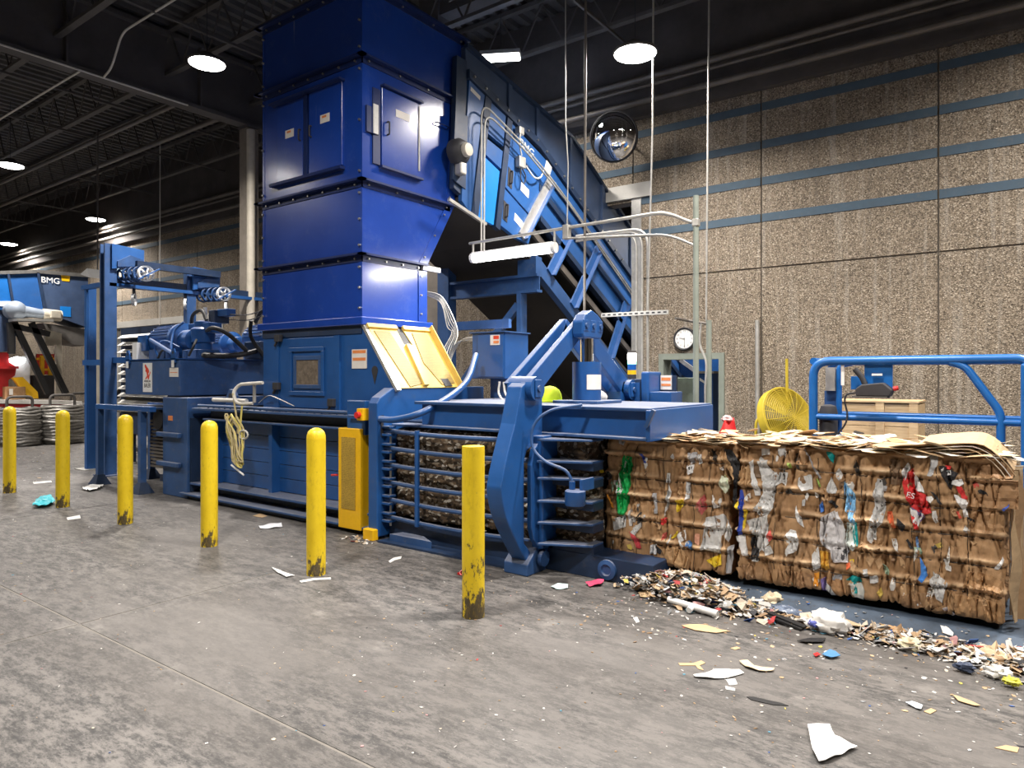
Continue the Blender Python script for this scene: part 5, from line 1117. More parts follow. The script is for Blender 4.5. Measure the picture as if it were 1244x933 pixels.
# ================================================================== BALES
BF = 5.50           # front face plane of the bale row
RIDGE = [1.075, 0.895, 0.715, 0.53, 0.345]
WIREZ = [1.04, 0.86, 0.68, 0.495, 0.31]
def nz(x, y, z=0.0): return mnoise.noise(Vector((x, y, z)))
def make_bale(name, label, x0, x1, z0, z1, seed, creases, tilt=0.0, mat='card', res=0.017, ridges=True, BF=BF):
    y0, y1 = BF, BF+1.15; rr = 0.07
    t = thing(name, label, 'bale', ((x0+x1)/2, (y0+y1)/2, z0), 'cardboard bales')
    rng = random.Random(seed); cr = [(rng.uniform(x0, x1), rng.uniform(z0, z1), rng.uniform(0.1, 0.5), rng.uniform(-0.35, 0.35), rng.uniform(0.004, 0.010)) for _ in range(creases)]
    def hfront(x, z):
        h = 0.018*nz(x*2.1+seed, z*2.6)+0.008*nz(x*6+seed, z*7, 3)+0.005*nz(x*17, z*11, seed)+0.003*nz(x*41, z*23, seed)
        # stepped sheet edges (upright layers)
        c = mnoise.cell(Vector((x*5.2+0.35*nz(z*3, seed)+seed, z*1.3, seed))); c2 = mnoise.cell(Vector((x*11+0.5*nz(z*4, seed+3)+seed, z*3.1+0.4*nz(x*3, seed), seed+9))); h += 0.018*(c-0.5)+0.010*(c2-0.5)
        rid = 0.0
        if ridges:
            for k, zr in enumerate(RIDGE):
                q = (z-zr-0.014*nz(x*3, k*7+seed))/0.0165
                if abs(q) < 2: rid = max(rid, math.exp(-q**4)*min(1.15, max(0.0, 0.55+1.1*nz(x*3.1+k*9, seed+k)+0.5*nz(x*11, k+seed))))
            h += 0.040*rid-0.010*math.exp(-((z-min(WIREZ, key=lambda w_: abs(w_-z)))/0.007)**2)
        for (cx_, cz_, ln, sl_, w) in cr:
            dz = (z-cz_)/ln
            if abs(dz) < 1:
                q = (x-cx_-sl_*(z-cz_)-0.02*nz(z*6, cx_))/w
                if abs(q) < 3: h -= 0.028*math.exp(-q*q)*(1-dz*dz)
        return h, rid
    fr_cache = {}
    vs, fs, wear = [], [], []
    def addgrid(f, nu, nv):
        n0 = len(vs)
        for j in range(nv+1):
            for i in range(nu+1):
                p, w = f(i/nu, j/nv); vs.append(p); wear.append(w)
        for j in range(nv):
            for i in range(nu):
                a = n0+j*(nu+1)+i; fs.append((a, a+1, a+nu+2, a+nu+1))
    ib = (x0+rr, x1-rr, y0+rr, y1-rr, z0+rr, z1-rr)
    def rnd(p):
        c = Vector((min(max(p[0], ib[0]), ib[1]), min(max(p[1], ib[2]), ib[3]), min(max(p[2], ib[4]), ib[5])))
        d = Vector(p)-c
        if d.length < 1e-9: return Vector(p), Vector((0, -1, 0))
        d.normalize(); return c+d*rr, d
    def surf(p):
        q, n_ = rnd(p); hf, rid = hfront(q.x+q.y*0.7 if abs(n_.x) > 0.8 else q.x, q.z)
        if n_.z > 0.7: h = 0.018*nz(q.x*3, q.y*3, seed)+0.012*nz(q.x*9, q.y*9, seed); rid = 0
        else: h = hf
        return q+n_*h, rid*max(0.0, -n_.y)+rid*0.5*abs(n_.x)
    L_ = x1-x0; D = y1-y0; H_ = z1-z0
    nx, nz_, ny = int(L_/res), int(H_/res), int(D/0.04)
    addgrid(lambda u, v: surf((x0+L_*u, y0, z0+H_*v)), nx, nz_)
    addgrid(lambda u, v: surf((x0+L_*u, y0+D*v, z1)), nx//2, ny)
    addgrid(lambda u, v: surf((x1, y0+D*u, z0+H_*v)), ny, nz_//2)
    addgrid(lambda u, v: surf((x0, y0+D*(1-u), z0+H_*v)), ny, nz_//2)
    addgrid(lambda u, v: surf((x1-L_*u, y1, z0+H_*v)), 12, 8)
    me = bpy.data.meshes.new('bale_block'); off = woff(t); me.from_pydata([tuple(q-off) for q in vs], [], fs); me.materials.append(M[mat])
    at = me.attributes.new('wear', 'FLOAT', 'POINT'); at.data.foreach_set('value', [min(1.0, max(0.0, w-0.2)*1.05) for w in wear])
    bm = bmesh.new(); bm.from_mesh(me); bmesh.ops.recalc_face_normals(bm, faces=bm.faces); bm.to_mesh(me); bm.free()
    for p in me.polygons: p.use_smooth = True
    o = bpy.data.objects.new('bale_block', me); C.objects.link(o); o.parent = t
    fy = lambda x, z: (BF - hfront(x, z)[0] + (0 if z0+rr < z < z1-rr else rr*(1-math.sqrt(max(0, 1-min(1, (max(z0+rr-z, z-(z1-rr))/rr)**2))))))
    return t, fy
baleA, fyA = make_bale('cardboard_bale', 'pressed cardboard bale coming out of the chamber, with a green wrapper on its face', -3.02, -1.88, 0.105, 1.20, 3, 60, res=0.0105)
baleB, fyB = make_bale('cardboard_bale', 'large pressed cardboard bale at the right end, with a red and white printed wrapper', -1.84, -0.06, 0.115, 1.22, 11, 110, res=0.0105)
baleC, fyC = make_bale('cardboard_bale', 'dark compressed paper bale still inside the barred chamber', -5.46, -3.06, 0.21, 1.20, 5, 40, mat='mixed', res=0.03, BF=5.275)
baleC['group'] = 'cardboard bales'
# wires
def wires(t, fy, x0, x1, seed, zs=WIREZ):
    rng = random.Random(seed)
    for k, z in enumerate(zs):
        pts = []
        n = int((x1-x0)/0.05)
        for i in range(n+1):
            x = x0+(x1-x0)*i/n; zz = z+0.006*nz(x*3, k*5+seed)-0.008*math.sin(math.pi*i/n)
            pts.append((x, fy(x, zz)-0.003, zz))
        pts.append((x1+0.0, BF+0.35, z)); 
        part('baling_wire', MB().tube(pts, 0.0032, 5), M['wire'], t)
wires(baleA, fyA, -3.0, -1.92, 1); wires(baleB, fyB, -1.80, -0.10, 2)
for t, fy, xs_, sd_ in ((baleA, fyA, (-2.72, -2.45, -2.2, -2.05), 4), (baleB, fyB, (-1.55, -1.22, -0.95, -0.62, -0.45, -0.30), 8)):
    for k, x in enumerate(xs_):
        pts = []
        for i in range(30):
            z = 1.14-i*0.034; xx_ = x+0.03*nz(z*4, x*9+sd_)+0.02*(1.14-z); pts.append((xx_, fy(xx_, z)-0.003, z))
        part('loose_string', MB().tube(pts, 0.0024, 4), M['wire'], t)
# scraps pressed into the face
def scrap(t, fy, nm, pts, col, ox, oy, s, lift=0.006):
    poly = []
    for X, Y in pts:
        q = aty(ox+X*s, oy+Y*s, BF-0.03); poly.append((q.x, q.z))
    out = []
    for i in range(len(poly)):
        a, b2 = poly[i], poly[(i+1) % len(poly)]; L_ = math.hypot(b2[0]-a[0], b2[1]-a[1]); n = max(1, int(L_/0.018))
        for j in range(n):
            u = j/n; jt = 0.0 if j == 0 else 0.0075
            out.append((a[0]+(b2[0]-a[0])*u+jt*nz(a[0]*70+j*3.3, a[1]*50, 1), a[1]+(b2[1]-a[1])*u+jt*nz(a[0]*70+j*3.3, a[1]*50, 5)))
    poly = out
    bm = bmesh.new(); vs = [bm.verts.new((p[0], 0, p[1])) for p in poly]
    try: bm.faces.new(vs)
    except Exception: bm.free(); return
    bmesh.ops.triangulate(bm, faces=bm.faces)
    for _ in range(5):
        le = [e for e in bm.edges if e.calc_length() > 0.03]
        if not le: break
        bmesh.ops.subdivide_edges(bm, edges=le, cuts=1); bmesh.ops.triangulate(bm, faces=bm.faces)
    sd_ = poly[0][0]*31
    for v in bm.verts:
        v.co.y = fy(v.co.x, v.co.z)-lift-0.010*max(0, nz(v.co.x*15+sd_, v.co.z*13))-0.005*nz(v.co.x*37+sd_, v.co.z*33)
    me = bpy.data.meshes.new(nm); bm.to_mesh(me); bm.free(); off = woff(t)
    for v in me.vertices: v.co -= off
    me.materials.append(cmat(col) if not isinstance(col, bpy.types.Material) else col)
    o = bpy.data.objects.new(nm, me); C.objects.link(o); o.parent = t
    md = o.modifiers.new('solid', 'SOLIDIFY'); md.thickness = 0.003; md.offset = 0
    return o
WH, WG, WD = (0.70, 0.70, 0.69), (0.55, 0.55, 0.54), (0.42, 0.42, 0.42)
BK, RD, YL, BLc, GN, TL, LB, OR, PU, GY = (0.02, 0.02, 0.022), (0.62, 0.03, 0.03), (0.75, 0.55, 0.03), (0.03, 0.07, 0.42), (0.0, 0.36, 0.075), (0.0, 0.33, 0.33), (0.25, 0.52, 0.78), (0.80, 0.33, 0.03), (0.22, 0.16, 0.42), (0.34, 0.34, 0.35)
CB, CD = (0.44, 0.27, 0.13), (0.16, 0.10, 0.055)
zA = (680, 510, 0.1768)
for nm, pts, col in [
    ('green_wrapper', [(430,245),(480,260),(475,440),(450,560),(430,660),(385,660),(365,600),(370,500),(385,390),(410,290)], GN),
    ('paper_scrap', [(380,380),(395,370),(412,510),(372,520)], WH), ('paper_scrap', [(372,460),(400,455),(402,475),(372,482)], WH),
    ('paper_scrap', [(985,680),(1110,655),(1170,770),(1140,850),(1095,790),(1090,930),(960,900),(975,800)], WG),
    ('wrapper_scrap', [(785,560),(840,550),(835,600),(795,640)], YL), ('wrapper_scrap', [(680,685),(715,680),(705,735),(680,725)], RD),
    ('paper_scrap', [(735,440),(760,500),(735,580),(700,670),(715,570)], WG), ('film_scrap', [(620,510),(645,510),(655,650),(635,650)], GY),
    ('film_scrap', [(855,230),(930,225),(935,290),(880,310)], GY), ('paper_scrap', [(855,320),(910,310),(900,370),(860,385)], WH), ('film_scrap', [(865,330),(895,325),(890,355),(868,362)], BK),
    ('wrapper_scrap', [(540,235),(560,235),(580,300),(565,310)], BLc), ('paper_scrap', [(562,300),(585,300),(590,335),(570,340)], WH),
    ('paper_scrap', [(725,370),(745,370),(745,440),(720,435)], WH), ('wrapper_scrap', [(940,570),(975,520),(990,600),(965,660),(930,610)], (0.5, 0.12, 0.12)),
    ('paper_scrap', [(470,780),(540,710),(545,740),(500,800)], WG), ('wrapper_scrap', [(460,770),(530,820),(545,890),(520,890)], (0.5, 0.05, 0.06)),
    ('wrapper_scrap', [(750,820),(800,765),(800,790),(770,820)], YL), ('paper_scrap', [(790,795),(850,760),(855,830),(810,850)], WH),
    ('wrapper_scrap', [(1085,470),(1115,385),(1145,420),(1140,500),(1110,510)], (0.45, 0.55, 0.30)), ('paper_scrap', [(1030,560),(1060,580),(1085,605),(1040,615)], WH),
    ('paper_scrap', [(340,690),(440,660),(440,740),(350,770)], WG), ('paper_scrap', [(605,870),(650,860),(650,930),(600,930)], WH), ('film_scrap', [(640,860),(690,900),(680,930),(655,920)], BK),
    ('film_scrap', [(310,350),(345,355),(340,410),(315,415)], BK), ('paper_scrap', [(940,240),(965,240),(970,300),(945,310)], WG), ('wrapper_scrap', [(920,790),(950,790),(945,870),(915,850)], (0.6, 0.3, 0.2)),
    ('cardboard_flap', [(1075,160),(1110,190),(1190,380),(1180,420),(1130,330),(1080,240)], CB), ('film_scrap', [(850,430),(880,440),(880,545),(855,550)], WD), ('paper_scrap', [(380,120),(435,110),(425,180),(395,165)], WD),
    ('wrapper_scrap', [(270,340),(285,315),(300,360),(275,368)], YL), ('wrapper_scrap', [(300,520),(312,520),(350,610),(338,612)], OR), ('wrapper_scrap', [(690,790),(712,780),(715,820),(695,830)], (0.45,0.08,0.06))]:
    scrap(baleA, fyA, nm, pts, col, *zA)
scrap(baleA, fyA, 'wrapper_scrap', [(680,710),(750,680),(755,730),(720,745)], YL, 680, 500, 0.257)
scrap(baleA, fyA, 'film_scrap', [(785,645),(815,635),(800,770),(778,770)], GY, 680, 500, 0.257)
scrap(baleA, fyA, 'cardboard_flap', [(470,655),(560,640),(600,700),(590,745),(500,720)], CB, 680, 500, 0.257)
zB = (860, 520, 0.1768)
for nm, pts, col in [
    ('black_patch', [(95,145),(150,155),(205,240),(200,330),(190,400),(180,560),(160,480),(170,350),(120,260)], BK),  # this black patch stands for the gap between the bales
    ('paper_scrap', [(325,230),(395,225),(400,300),(540,310),(530,360),(460,400),(440,470),(440,550),(400,600),(350,610),(300,570),(330,520),(380,470),(370,380),(340,300)], WG),
    ('paper_scrap', [(260,640),(400,600),(410,800),(340,860),(320,760),(290,740)], WG), ('paper_scrap', [(275,240),(300,220),(290,290),(340,410),(345,470),(310,470),(280,330)], WH),
    ('wrapper_scrap', [(205,430),(225,430),(245,520),(225,740),(195,740),(215,560)], BLc), ('wrapper_scrap', [(185,520),(205,500),(212,556),(190,560)], YL), ('wrapper_scrap', [(240,560),(270,560),(240,700),(230,690)], YL),
    ('paper_scrap', [(180,750),(240,740),(265,890),(230,880)], WH), ('black_patch', [(280,760),(310,750),(350,880),(340,920),(290,915),(285,830)], BK), ('paper_scrap', [(290,900),(335,905),(335,925),(292,922)], WG),
    ('paper_scrap', [(615,345),(700,325),(712,425),(640,435),(610,400)], WG), ('paper_scrap', [(800,430),(830,345),(875,430),(870,455),(820,455)], WG), ('wrapper_scrap', [(797,160),(850,155),(855,215),(845,250),(825,215)], TL),
    ('light_blue_wrapper', [(920,370),(1000,460),(1010,680),(980,660),(935,560),(930,470)], LB), ('paper_scrap', [(950,650),(1000,660),(1015,810),(990,850),(940,800)], (0.6, 0.66, 0.62)), ('wrapper_scrap', [(985,650),(1015,650),(1030,810),(1012,815)], TL),
    ('paper_scrap', [(770,620),(880,565),(910,620),(950,780),(960,930),(850,930),(840,860),(780,820),(760,740)], (0.60, 0.59, 0.60)),
    ('paper_scrap', [(1130,440),(1160,350),(1190,360),(1215,550),(1200,650),(1150,700),(1120,800),(1090,780),(1095,700),(1130,570),(1155,520)], WG),
    ('paper_scrap', [(520,750),(560,700),(600,710),(620,770),(600,850),(530,880),(550,830)], WH), ('paper_scrap', [(600,535),(620,590),(650,690),(620,670),(595,610)], WH),
    ('wrapper_scrap', [(755,540),(775,510),(785,580),(765,590)], (0.05, 0.18, 0.55)), ('black_patch', [(815,510),(840,500),(890,545),(870,560)], BK),
    ('paper_scrap', [(350,130),(400,125),(415,185),(355,195)], WH), ('paper_scrap', [(470,140),(520,120),(525,200),(490,200)], WH), ('wrapper_scrap', [(535,240),(560,245),(565,280),(545,280)], (0.45, 0.6, 0.15)),
    ('wrapper_scrap', [(730,355),(745,360),(765,410),(750,410)], (0.35, 0.55, 0.12)), ('film_scrap', [(645,140),(660,150),(770,350),(758,352)], GY), ('cardboard_flap', [(200,300),(280,250),(275,400),(230,420),(205,390)], CB),
    ('cardboard_flap', [(560,150),(660,160),(680,260),(580,250)], (0.33, 0.19, 0.09)), ('film_scrap', [(300,270),(330,260),(350,345),(310,340)], CD), ('film_scrap', [(1200,400),(1225,405),(1220,440),(1198,438)], GY),
    ('wrapper_scrap', [(1225,590),(1240,590),(1244,640),(1230,640)], (0.6, 0.15, 0.06)), ('paper_scrap', [(60,400),(80,330),(125,350),(130,420),(110,455)], (0.62, 0.66, 0.52)), ('paper_scrap', [(640,500),(660,492),(655,540),(640,540)], WG)]:
    scrap(baleB, fyB, nm, pts, col, *zB)
zC = (1044, 520, 0.1608)
for nm, pts, col in [
    ('red_wrapper', [(345,350),(400,310),(410,470),(490,500),(545,640),(490,660),(380,600),(330,500),(315,420)], RD), ('paper_scrap', [(315,330),(360,265),(380,300),(340,400),(318,400)], WH),
    ('paper_scrap', [(400,340),(430,360),(490,490),(420,480)], WH), ('paper_scrap', [(375,610),(480,655),(440,750),(400,720)], WH), ('wrapper_scrap', [(385,605),(470,640),(490,680),(450,725),(455,680),(400,625)], PU), ('wrapper_scrap', [(385,670),(410,680),(440,775),(410,770)], RD),
    ('black_patch', [(600,290),(640,290),(740,350),(720,390),(690,480),(620,360)], BK), ('paper_scrap', [(600,300),(640,300),(640,335),(615,335)], WH), ('paper_scrap', [(650,330),(685,325),(690,355),(660,360)], WH), ('wrapper_scrap', [(640,285),(690,295),(680,320),(645,312)], RD),
    ('paper_scrap', [(700,400),(770,390),(785,430),(750,450),(690,430)], WH), ('wrapper_scrap', [(725,450),(770,450),(815,550),(770,540)], RD), ('paper_scrap', [(710,510),(820,560),(810,600),(770,620),(735,570)], WH), ('paper_scrap', [(775,610),(800,600),(820,690),(785,690)], WH),
    ('film_scrap', [(500,180),(590,175),(590,280),(540,365),(510,360),(555,280)], WD), ('wrapper_scrap', [(1075,625),(1130,580),(1130,600),(1090,640)], (0.08, 0.15, 0.60)), ('printed_arrow', [(890,480),(915,470),(960,495),(970,520),(900,500)], BK),
    ('wrapper_scrap', [(205,640),(235,640),(265,770),(240,760)], (0.7, 0.15, 0.05)), ('black_patch', [(275,690),(345,740),(320,790),(285,770)], BK), ('black_patch', [(530,480),(560,490),(625,580),(605,580)], BK), ('wrapper_scrap', [(725,640),(745,640),(770,690),(750,695)], (0.6,0.08,0.05)),
    ('cardboard_flap', [(690,300),(760,240),(940,300),(1060,250),(1170,330),(1160,385),(780,385)], (0.30, 0.17, 0.08)), ('cardboard_flap', [(780,395),(1200,400),(1200,620),(1040,615),(820,600),(790,500)], (0.35, 0.20, 0.095)),
    ('black_patch', [(815,685),(865,710),(860,725),(818,700)], BK), ('cardboard_flap', [(830,610),(1040,625),(1030,740),(1000,810),(835,800)], (0.34, 0.195, 0.09)), ('film_scrap', [(230,240),(300,250),(300,440),(230,430)], CD)]:
    scrap(baleB, fyB, nm, pts, col, *zC, lift=0.004 if nm == 'cardboard_flap' else 0.010)
zD = (1044, 640, 0.1608)
for nm, pts, col in [
    ('blue_wrapper', [(450,240),(500,320),(510,380),(470,425),(435,415),(470,330)], (0.05, 0.22, 0.62)), ('paper_scrap', [(515,420),(575,365),(665,440),(640,500),(620,590),(575,560),(560,500)], WG),
    ('cardboard_flap', [(525,660),(640,600),(690,500),(720,560),(700,690),(560,680)], (0.37, 0.22, 0.105)), ('paper_scrap', [(620,630),(660,625),(715,680),(700,700),(650,670)], (0.68, 0.6, 0.58)),
    ('cardboard_flap', [(720,520),(1060,580),(1080,740),(1020,745),(720,680)], (0.38, 0.22, 0.10)), ('cardboard_flap', [(810,345),(990,370),(1070,420),(1080,540),(780,470)], (0.35, 0.20, 0.09)), ('cardboard_flap', [(300,540),(400,500),(520,520),(560,600),(380,640),(310,610)], (0.30, 0.175, 0.085)),
    ('black_patch', [(345,110),(360,100),(400,170),(385,180)], BK), ('wrapper_scrap', [(420,90),(430,85),(445,160),(430,190)], (0.2, 0.35, 0.6)), ('paper_scrap', [(60,30),(120,20),(120,110),(75,130),(50,80)], WH), ('paper_scrap', [(70,380),(130,370),(135,430),(80,435)], WG), ('paper_scrap', [(1015,330),(1080,240),(1090,260),(1050,335)], WH)]:
    scrap(baleB, fyB, nm, pts, col, *zD)
zE = (860, 640, 0.1768)
for nm, pts, col in [
    ('wrapper_scrap', [(765,170),(820,180),(830,290),(800,310),(765,290)], (0.75, 0.42, 0.06)), ('paper_scrap', [(705,200),(750,140),(765,290),(715,310)], WH), ('wrapper_scrap', [(720,330),(755,320),(745,420),(715,415)], OR), ('wrapper_scrap', [(765,370),(795,360),(805,450),(775,450)], PU),
    ('paper_scrap', [(800,380),(870,480),(840,480),(795,440)], WG), ('wrapper_scrap', [(945,370),(990,340),(1040,350),(1050,390),(990,385)], TL), ('paper_scrap', [(960,395),(1050,395),(1070,450),(1060,515),(1000,490)], (0.6, 0.6, 0.55)), ('film_scrap', [(845,340),(910,335),(915,370),(850,375)], GY),
    ('wrapper_scrap', [(970,230),(1000,225),(1000,260),(975,265)], YL), ('wrapper_scrap', [(945,260),(975,240),(980,275),(950,300)], (0.65, 0.12, 0.04)), ('paper_scrap', [(1060,300),(1090,295),(1100,345),(1070,350)], WG), ('paper_scrap', [(1105,345),(1160,340),(1165,385),(1110,395)], WG),
    ('cardboard_flap', [(790,370),(930,360),(945,480),(900,490)], (0.40, 0.22, 0.10)), ('black_patch', [(890,190),(960,150),(970,170),(920,240)], (0.08, 0.08, 0.09)), ('paper_scrap', [(365,150),(420,130),(440,190),(390,200)], WG), ('wrapper_scrap', [(1000,360),(1010,350),(1020,480),(1000,470)], TL),
    ('cardboard_flap', [(180,290),(250,260),(370,290),(360,360),(250,380)], (0.34, 0.2, 0.1)), ('cardboard_flap', [(390,300),(480,290),(465,400),(375,400)], (0.36, 0.21, 0.1)), ('cardboard_flap', [(480,310),(570,300),(580,420),(500,410)], (0.32, 0.18, 0.085)), ('cardboard_flap', [(585,310),(700,330),(700,440),(600,420)], (0.36, 0.205, 0.1))]:
    scrap(baleB, fyB, nm, pts, col, *zE)
q = aty(1044+382*0.1608, 520+515*0.1608, BF-0.03); text('ES', 0.055, (q.x, fyB(q.x, q.z)-0.022, q.z), (math.pi/2, 0.2, 0), M['white'], baleB, sx=1.0)
q = aty(680+437*0.1768, 510+320*0.1768, BF-0.03); text('Grocery', 0.028, (q.x, fyA(q.x, q.z)-0.018, q.z), (math.pi/2, -1.4, 0), M['white'], baleA)
for (t_, fy_, xa_, xb_, cnt_, sd2) in ((baleA, fyA, -2.95, -1.95, 46, 31), (baleB, fyB, -1.75, -0.15, 80, 37)):
    rg = random.Random(sd2)
    for k in range(cnt_):
        x_, z_ = rg.uniform(xa_, xb_), rg.uniform(0.16, 1.12); n_ = rg.randint(4, 6); w_ = rg.uniform(0.010, 0.035); h_ = rg.uniform(0.02, 0.085); sk = rg.uniform(-0.6, 0.6)
        pl = []
        for i in range(n_):
            a = 6.283*i/n_+rg.uniform(-.3, .3); zz = h_*math.sin(a)*rg.uniform(.6, 1.1); pl.append((x_+w_*math.cos(a)*rg.uniform(.6, 1.1)+sk*zz*0.5, z_+zz))
        bm = bmesh.new(); vs_ = [bm.verts.new((p[0], 0, p[1])) for p in pl]; bm.faces.new(vs_); bmesh.ops.triangulate(bm, faces=bm.faces)
        for _ in range(2):
            le = [e for e in bm.edges if e.calc_length() > 0.03]
            if le: bmesh.ops.subdivide_edges(bm, edges=le, cuts=1); bmesh.ops.triangulate(bm, faces=bm.faces)
        for v in bm.verts: v.co.y = fy_(v.co.x, v.co.z)-0.005-0.012*max(0, nz(v.co.x*20+k, v.co.z*20))
        me = bpy.data.meshes.new('small_scrap'); bm.to_mesh(me); bm.free(); off = woff(t_)
        for v in me.vertices: v.co -= off
        me.materials.append(cmat(rg.choices([(0.66, 0.65, 0.62), (0.50, 0.49, 0.47), (0.46, 0.29, 0.15), (0.24, 0.14, 0.07), (0.05, 0.045, 0.04), (0.55, 0.08, 0.06), (0.08, 0.20, 0.45), (0.60, 0.45, 0.10), (0.30, 0.42, 0.30)], [7, 5, 9, 8, 4, 1.2, 0.8, 0.8, 0.6])[0]))
        o = bpy.data.objects.new('small_scrap', me); C.objects.link(o); o.parent = t_
        md = o.modifiers.new('solid', 'SOLIDIFY'); md.thickness = 0.003; md.offset = 0
# torn flaps on top of the bales
fm = []
rng = random.Random(21)
for k in range(12):
    n = rng.choice((5, 6, 7)); mb = MB(); L_ = rng.uniform(0.12, 0.26); Wd = rng.uniform(0.05, 0.13); pts = []
    for i in range(n):
        a = 2*math.pi*i/n+rng.uniform(-.25, .25); r_ = rng.uniform(.75, 1.05); pts.append((L_/2*math.cos(a)*r_*1.15, Wd/2*math.sin(a)*r_*1.2))
    bend = rng.uniform(-0.5, 0.5)
    top = [(p[0], p[1], bend*p[0]*p[0]*1.2+0.003) for p in pts]; bot = [(p[0], p[1], bend*p[0]*p[0]*1.2) for p in pts]
    mb.add(bot+top+[(0, 0, 0.0), (0, 0, 0.003)], [(i, (i+1) % n, 2*n) for i in range(n)]+[(n+(i+1) % n, n+i, 2*n+1) for i in range(n)]+[(i, n+i, n+(i+1) % n, (i+1) % n) for i in range(n)])
    for j, mt in enumerate(FLAPS): fm.append((mesh_of('torn_flap', mb, mt), j))
def flaps(t, x0, x1, y0, y1, z, cnt, seed):
    rng = random.Random(seed); pool = {j: [m for m, jj in fm if jj == j] for j in range(4)}
    for k in range(cnt):
        j = rng.choices((0, 1, 2, 3), (0.40, 0.33, 0.15, 0.12))[0]; m = rng.choice(pool[j])
        yv = y0+(y1-y0)*rng.random()**1.5
        inst('torn_flap', m, t, (rng.uniform(x0, x1), yv, z+rng.uniform(0.0, 0.045)+0.02*nz(k, yv)), (rng.gauss(0, 0.14), rng.gauss(0, 0.14), rng.gauss(0, 0.5)), (rng.uniform(.8, 1.5),)*3)
flaps(baleA, -2.42, -1.92, BF+0.0, BF+1.05, 1.195, 85, 5); flaps(baleB, -1.80, -0.12, BF+0.0, BF+1.05, 1.215, 230, 6)
# folded curling sheets at the right top corner of the last bale
for k in range(7):
    w0 = 0.02*k; pts = []
    for i in range(14):
        u = i/13; x = -0.62+u*0.56+0.006*k; z = 1.222+0.040*math.sin(min(1, u*1.3)*math.pi*0.62)+0.007*k-max(0, u-0.60)**2*1.2+0.008*nz(u*6, k*3.7)
        pts.append((x, z))
    mb = MB(); y0_ = BF+0.01+0.03*(k % 3); y1_ = BF+0.55+0.05*k
    vs_ = []
    for (x, z) in pts: vs_ += [(x, y0_+0.03*nz(x*9, k), z), (x, y1_, z+0.02)]
    mb.add(vs_, [(2*i, 2*i+2, 2*i+3, 2*i+1) for i in range(13)])
    o = part('curled_sheet', mb, FLAPS[(1, 3, 0, 2, 3, 0, 0)[k]], baleB); md = o.modifiers.new('solid', 'SOLIDIFY'); md.thickness = 0.004
# folded layers on the end of the last bale
for k in range(6):
    mb = MB(); vs_ = []; y = BF+0.06+k*0.09
    for i in range(16):
        z = 0.14+i*0.066; vs_ += [(-0.065+0.03*nz(z*4, k*3.1)+0.02, y+0.03*nz(z*3, k), z), (-0.01+0.05*nz(z*3, k*5.7+2)+0.02*(k % 2), y+0.05+0.04*nz(z*2, k*2.3), z)]
    mb.add(vs_, [(2*i, 2*i+2, 2*i+3, 2*i+1) for i in range(15)])
    o = part('folded_sheet', mb, FLAPS[(0, 3, 1, 0, 2, 3)[k]], baleB); md = o.modifiers.new('solid', 'SOLIDIFY'); md.thickness = 0.004

# ---- run-out chute under the bales
t = thing('runout_chute', 'worn blue steel run-out plate under the bales', 'chute', (-0.2, 5.6, 0))
part('plate', MB().prism([(5.12, 0.0), (5.46, 0.085), (6.8, 0.085), (6.8, 0.0)], 'x', -2.40, 2.2), paint('chute_steel', (0.055, 0.078, 0.112), 0.55, 0.2, var=0.4, scale=5, dirt=(0.05, 0.045, 0.04), dirt_amt=0.9), t)

# ================================================================== LITTER
PAL = [(0.62, 0.60, 0.57), (0.70, 0.69, 0.67), (0.45, 0.31, 0.18), (0.55, 0.40, 0.25), (0.30, 0.19, 0.10), (0.60, 0.52, 0.42), (0.05, 0.13, 0.40), (0.50, 0.06, 0.06), (0.65, 0.52, 0.10), (0.03, 0.03, 0.035), (0.10, 0.30, 0.42), (0.28, 0.29, 0.30), (0.55, 0.30, 0.30)]
PW = [7, 8, 6, 5, 4, 5, 0.8, 0.9, 0.6, 1.6, 0.8, 2.5, 1.0]
def chips(name, label, cat, spots, loc):
    vs, fs, cols = [], [], []
    rng = random.Random(hash(name) % 1000 if False else len(spots))
    for (x, y, z, sz, up) in spots:
        c = rng.choices(PAL, PW)[0]; n = rng.choice((4, 5, 5, 6)); a0 = rng.uniform(0, 6.28); el = rng.uniform(0.25, 1.0)
        rot = Matrix.Rotation(rng.uniform(0, 6.28), 3, 'Z') @ Matrix.Rotation(rng.gauss(0, 0.10+0.5*up), 3, 'X') @ Matrix.Rotation(rng.gauss(0, 0.06+0.35*up), 3, 'Y')
        b0 = len(vs); cen = Vector((x, y, z)); bend = rng.uniform(-0.4, 0.6)*up
        ring = []
        for i in range(n):
            a = a0+6.283*i/n; r_ = sz*rng.uniform(0.6, 1.0); p = Vector((r_*math.cos(a), r_*el*math.sin(a), bend*r_*math.cos(a)**2)); ring.append(p)
        th = Vector((0, 0, 0.0015+sz*0.03))
        for p in ring: vs.append(cen+rot @ (p+th))
        for p in ring: vs.append(cen+rot @ p)
        fs.append(tuple(range(b0, b0+n))); fs += [(b0+i, b0+n+i, b0+n+(i+1) % n, b0+(i+1) % n) for i in range(n)]
        cols += [c]*(2*n)
    mb = MB(); mb.v = vs; mb.f = fs
    o = part(name, mb, M['chips'], None, loc=loc); tag(o, label, cat, None, 'stuff')
    at = o.data.color_attributes.new('tint', 'FLOAT_COLOR', 'POINT')
    flat = []
    for c in cols: flat += [c[0], c[1], c[2], 1]
    at.data.foreach_set('color', flat); return o
rng = random.Random(99); sp = []
def pile_h(x):   # height of the heap along the chute edge
    return 0.17*math.exp(-((x+2.12)/0.50)**2)+0.05*math.exp(-((x+0.55)/0.30)**2)+0.08*math.exp(-((x-0.1)/0.25)**2)+0.012
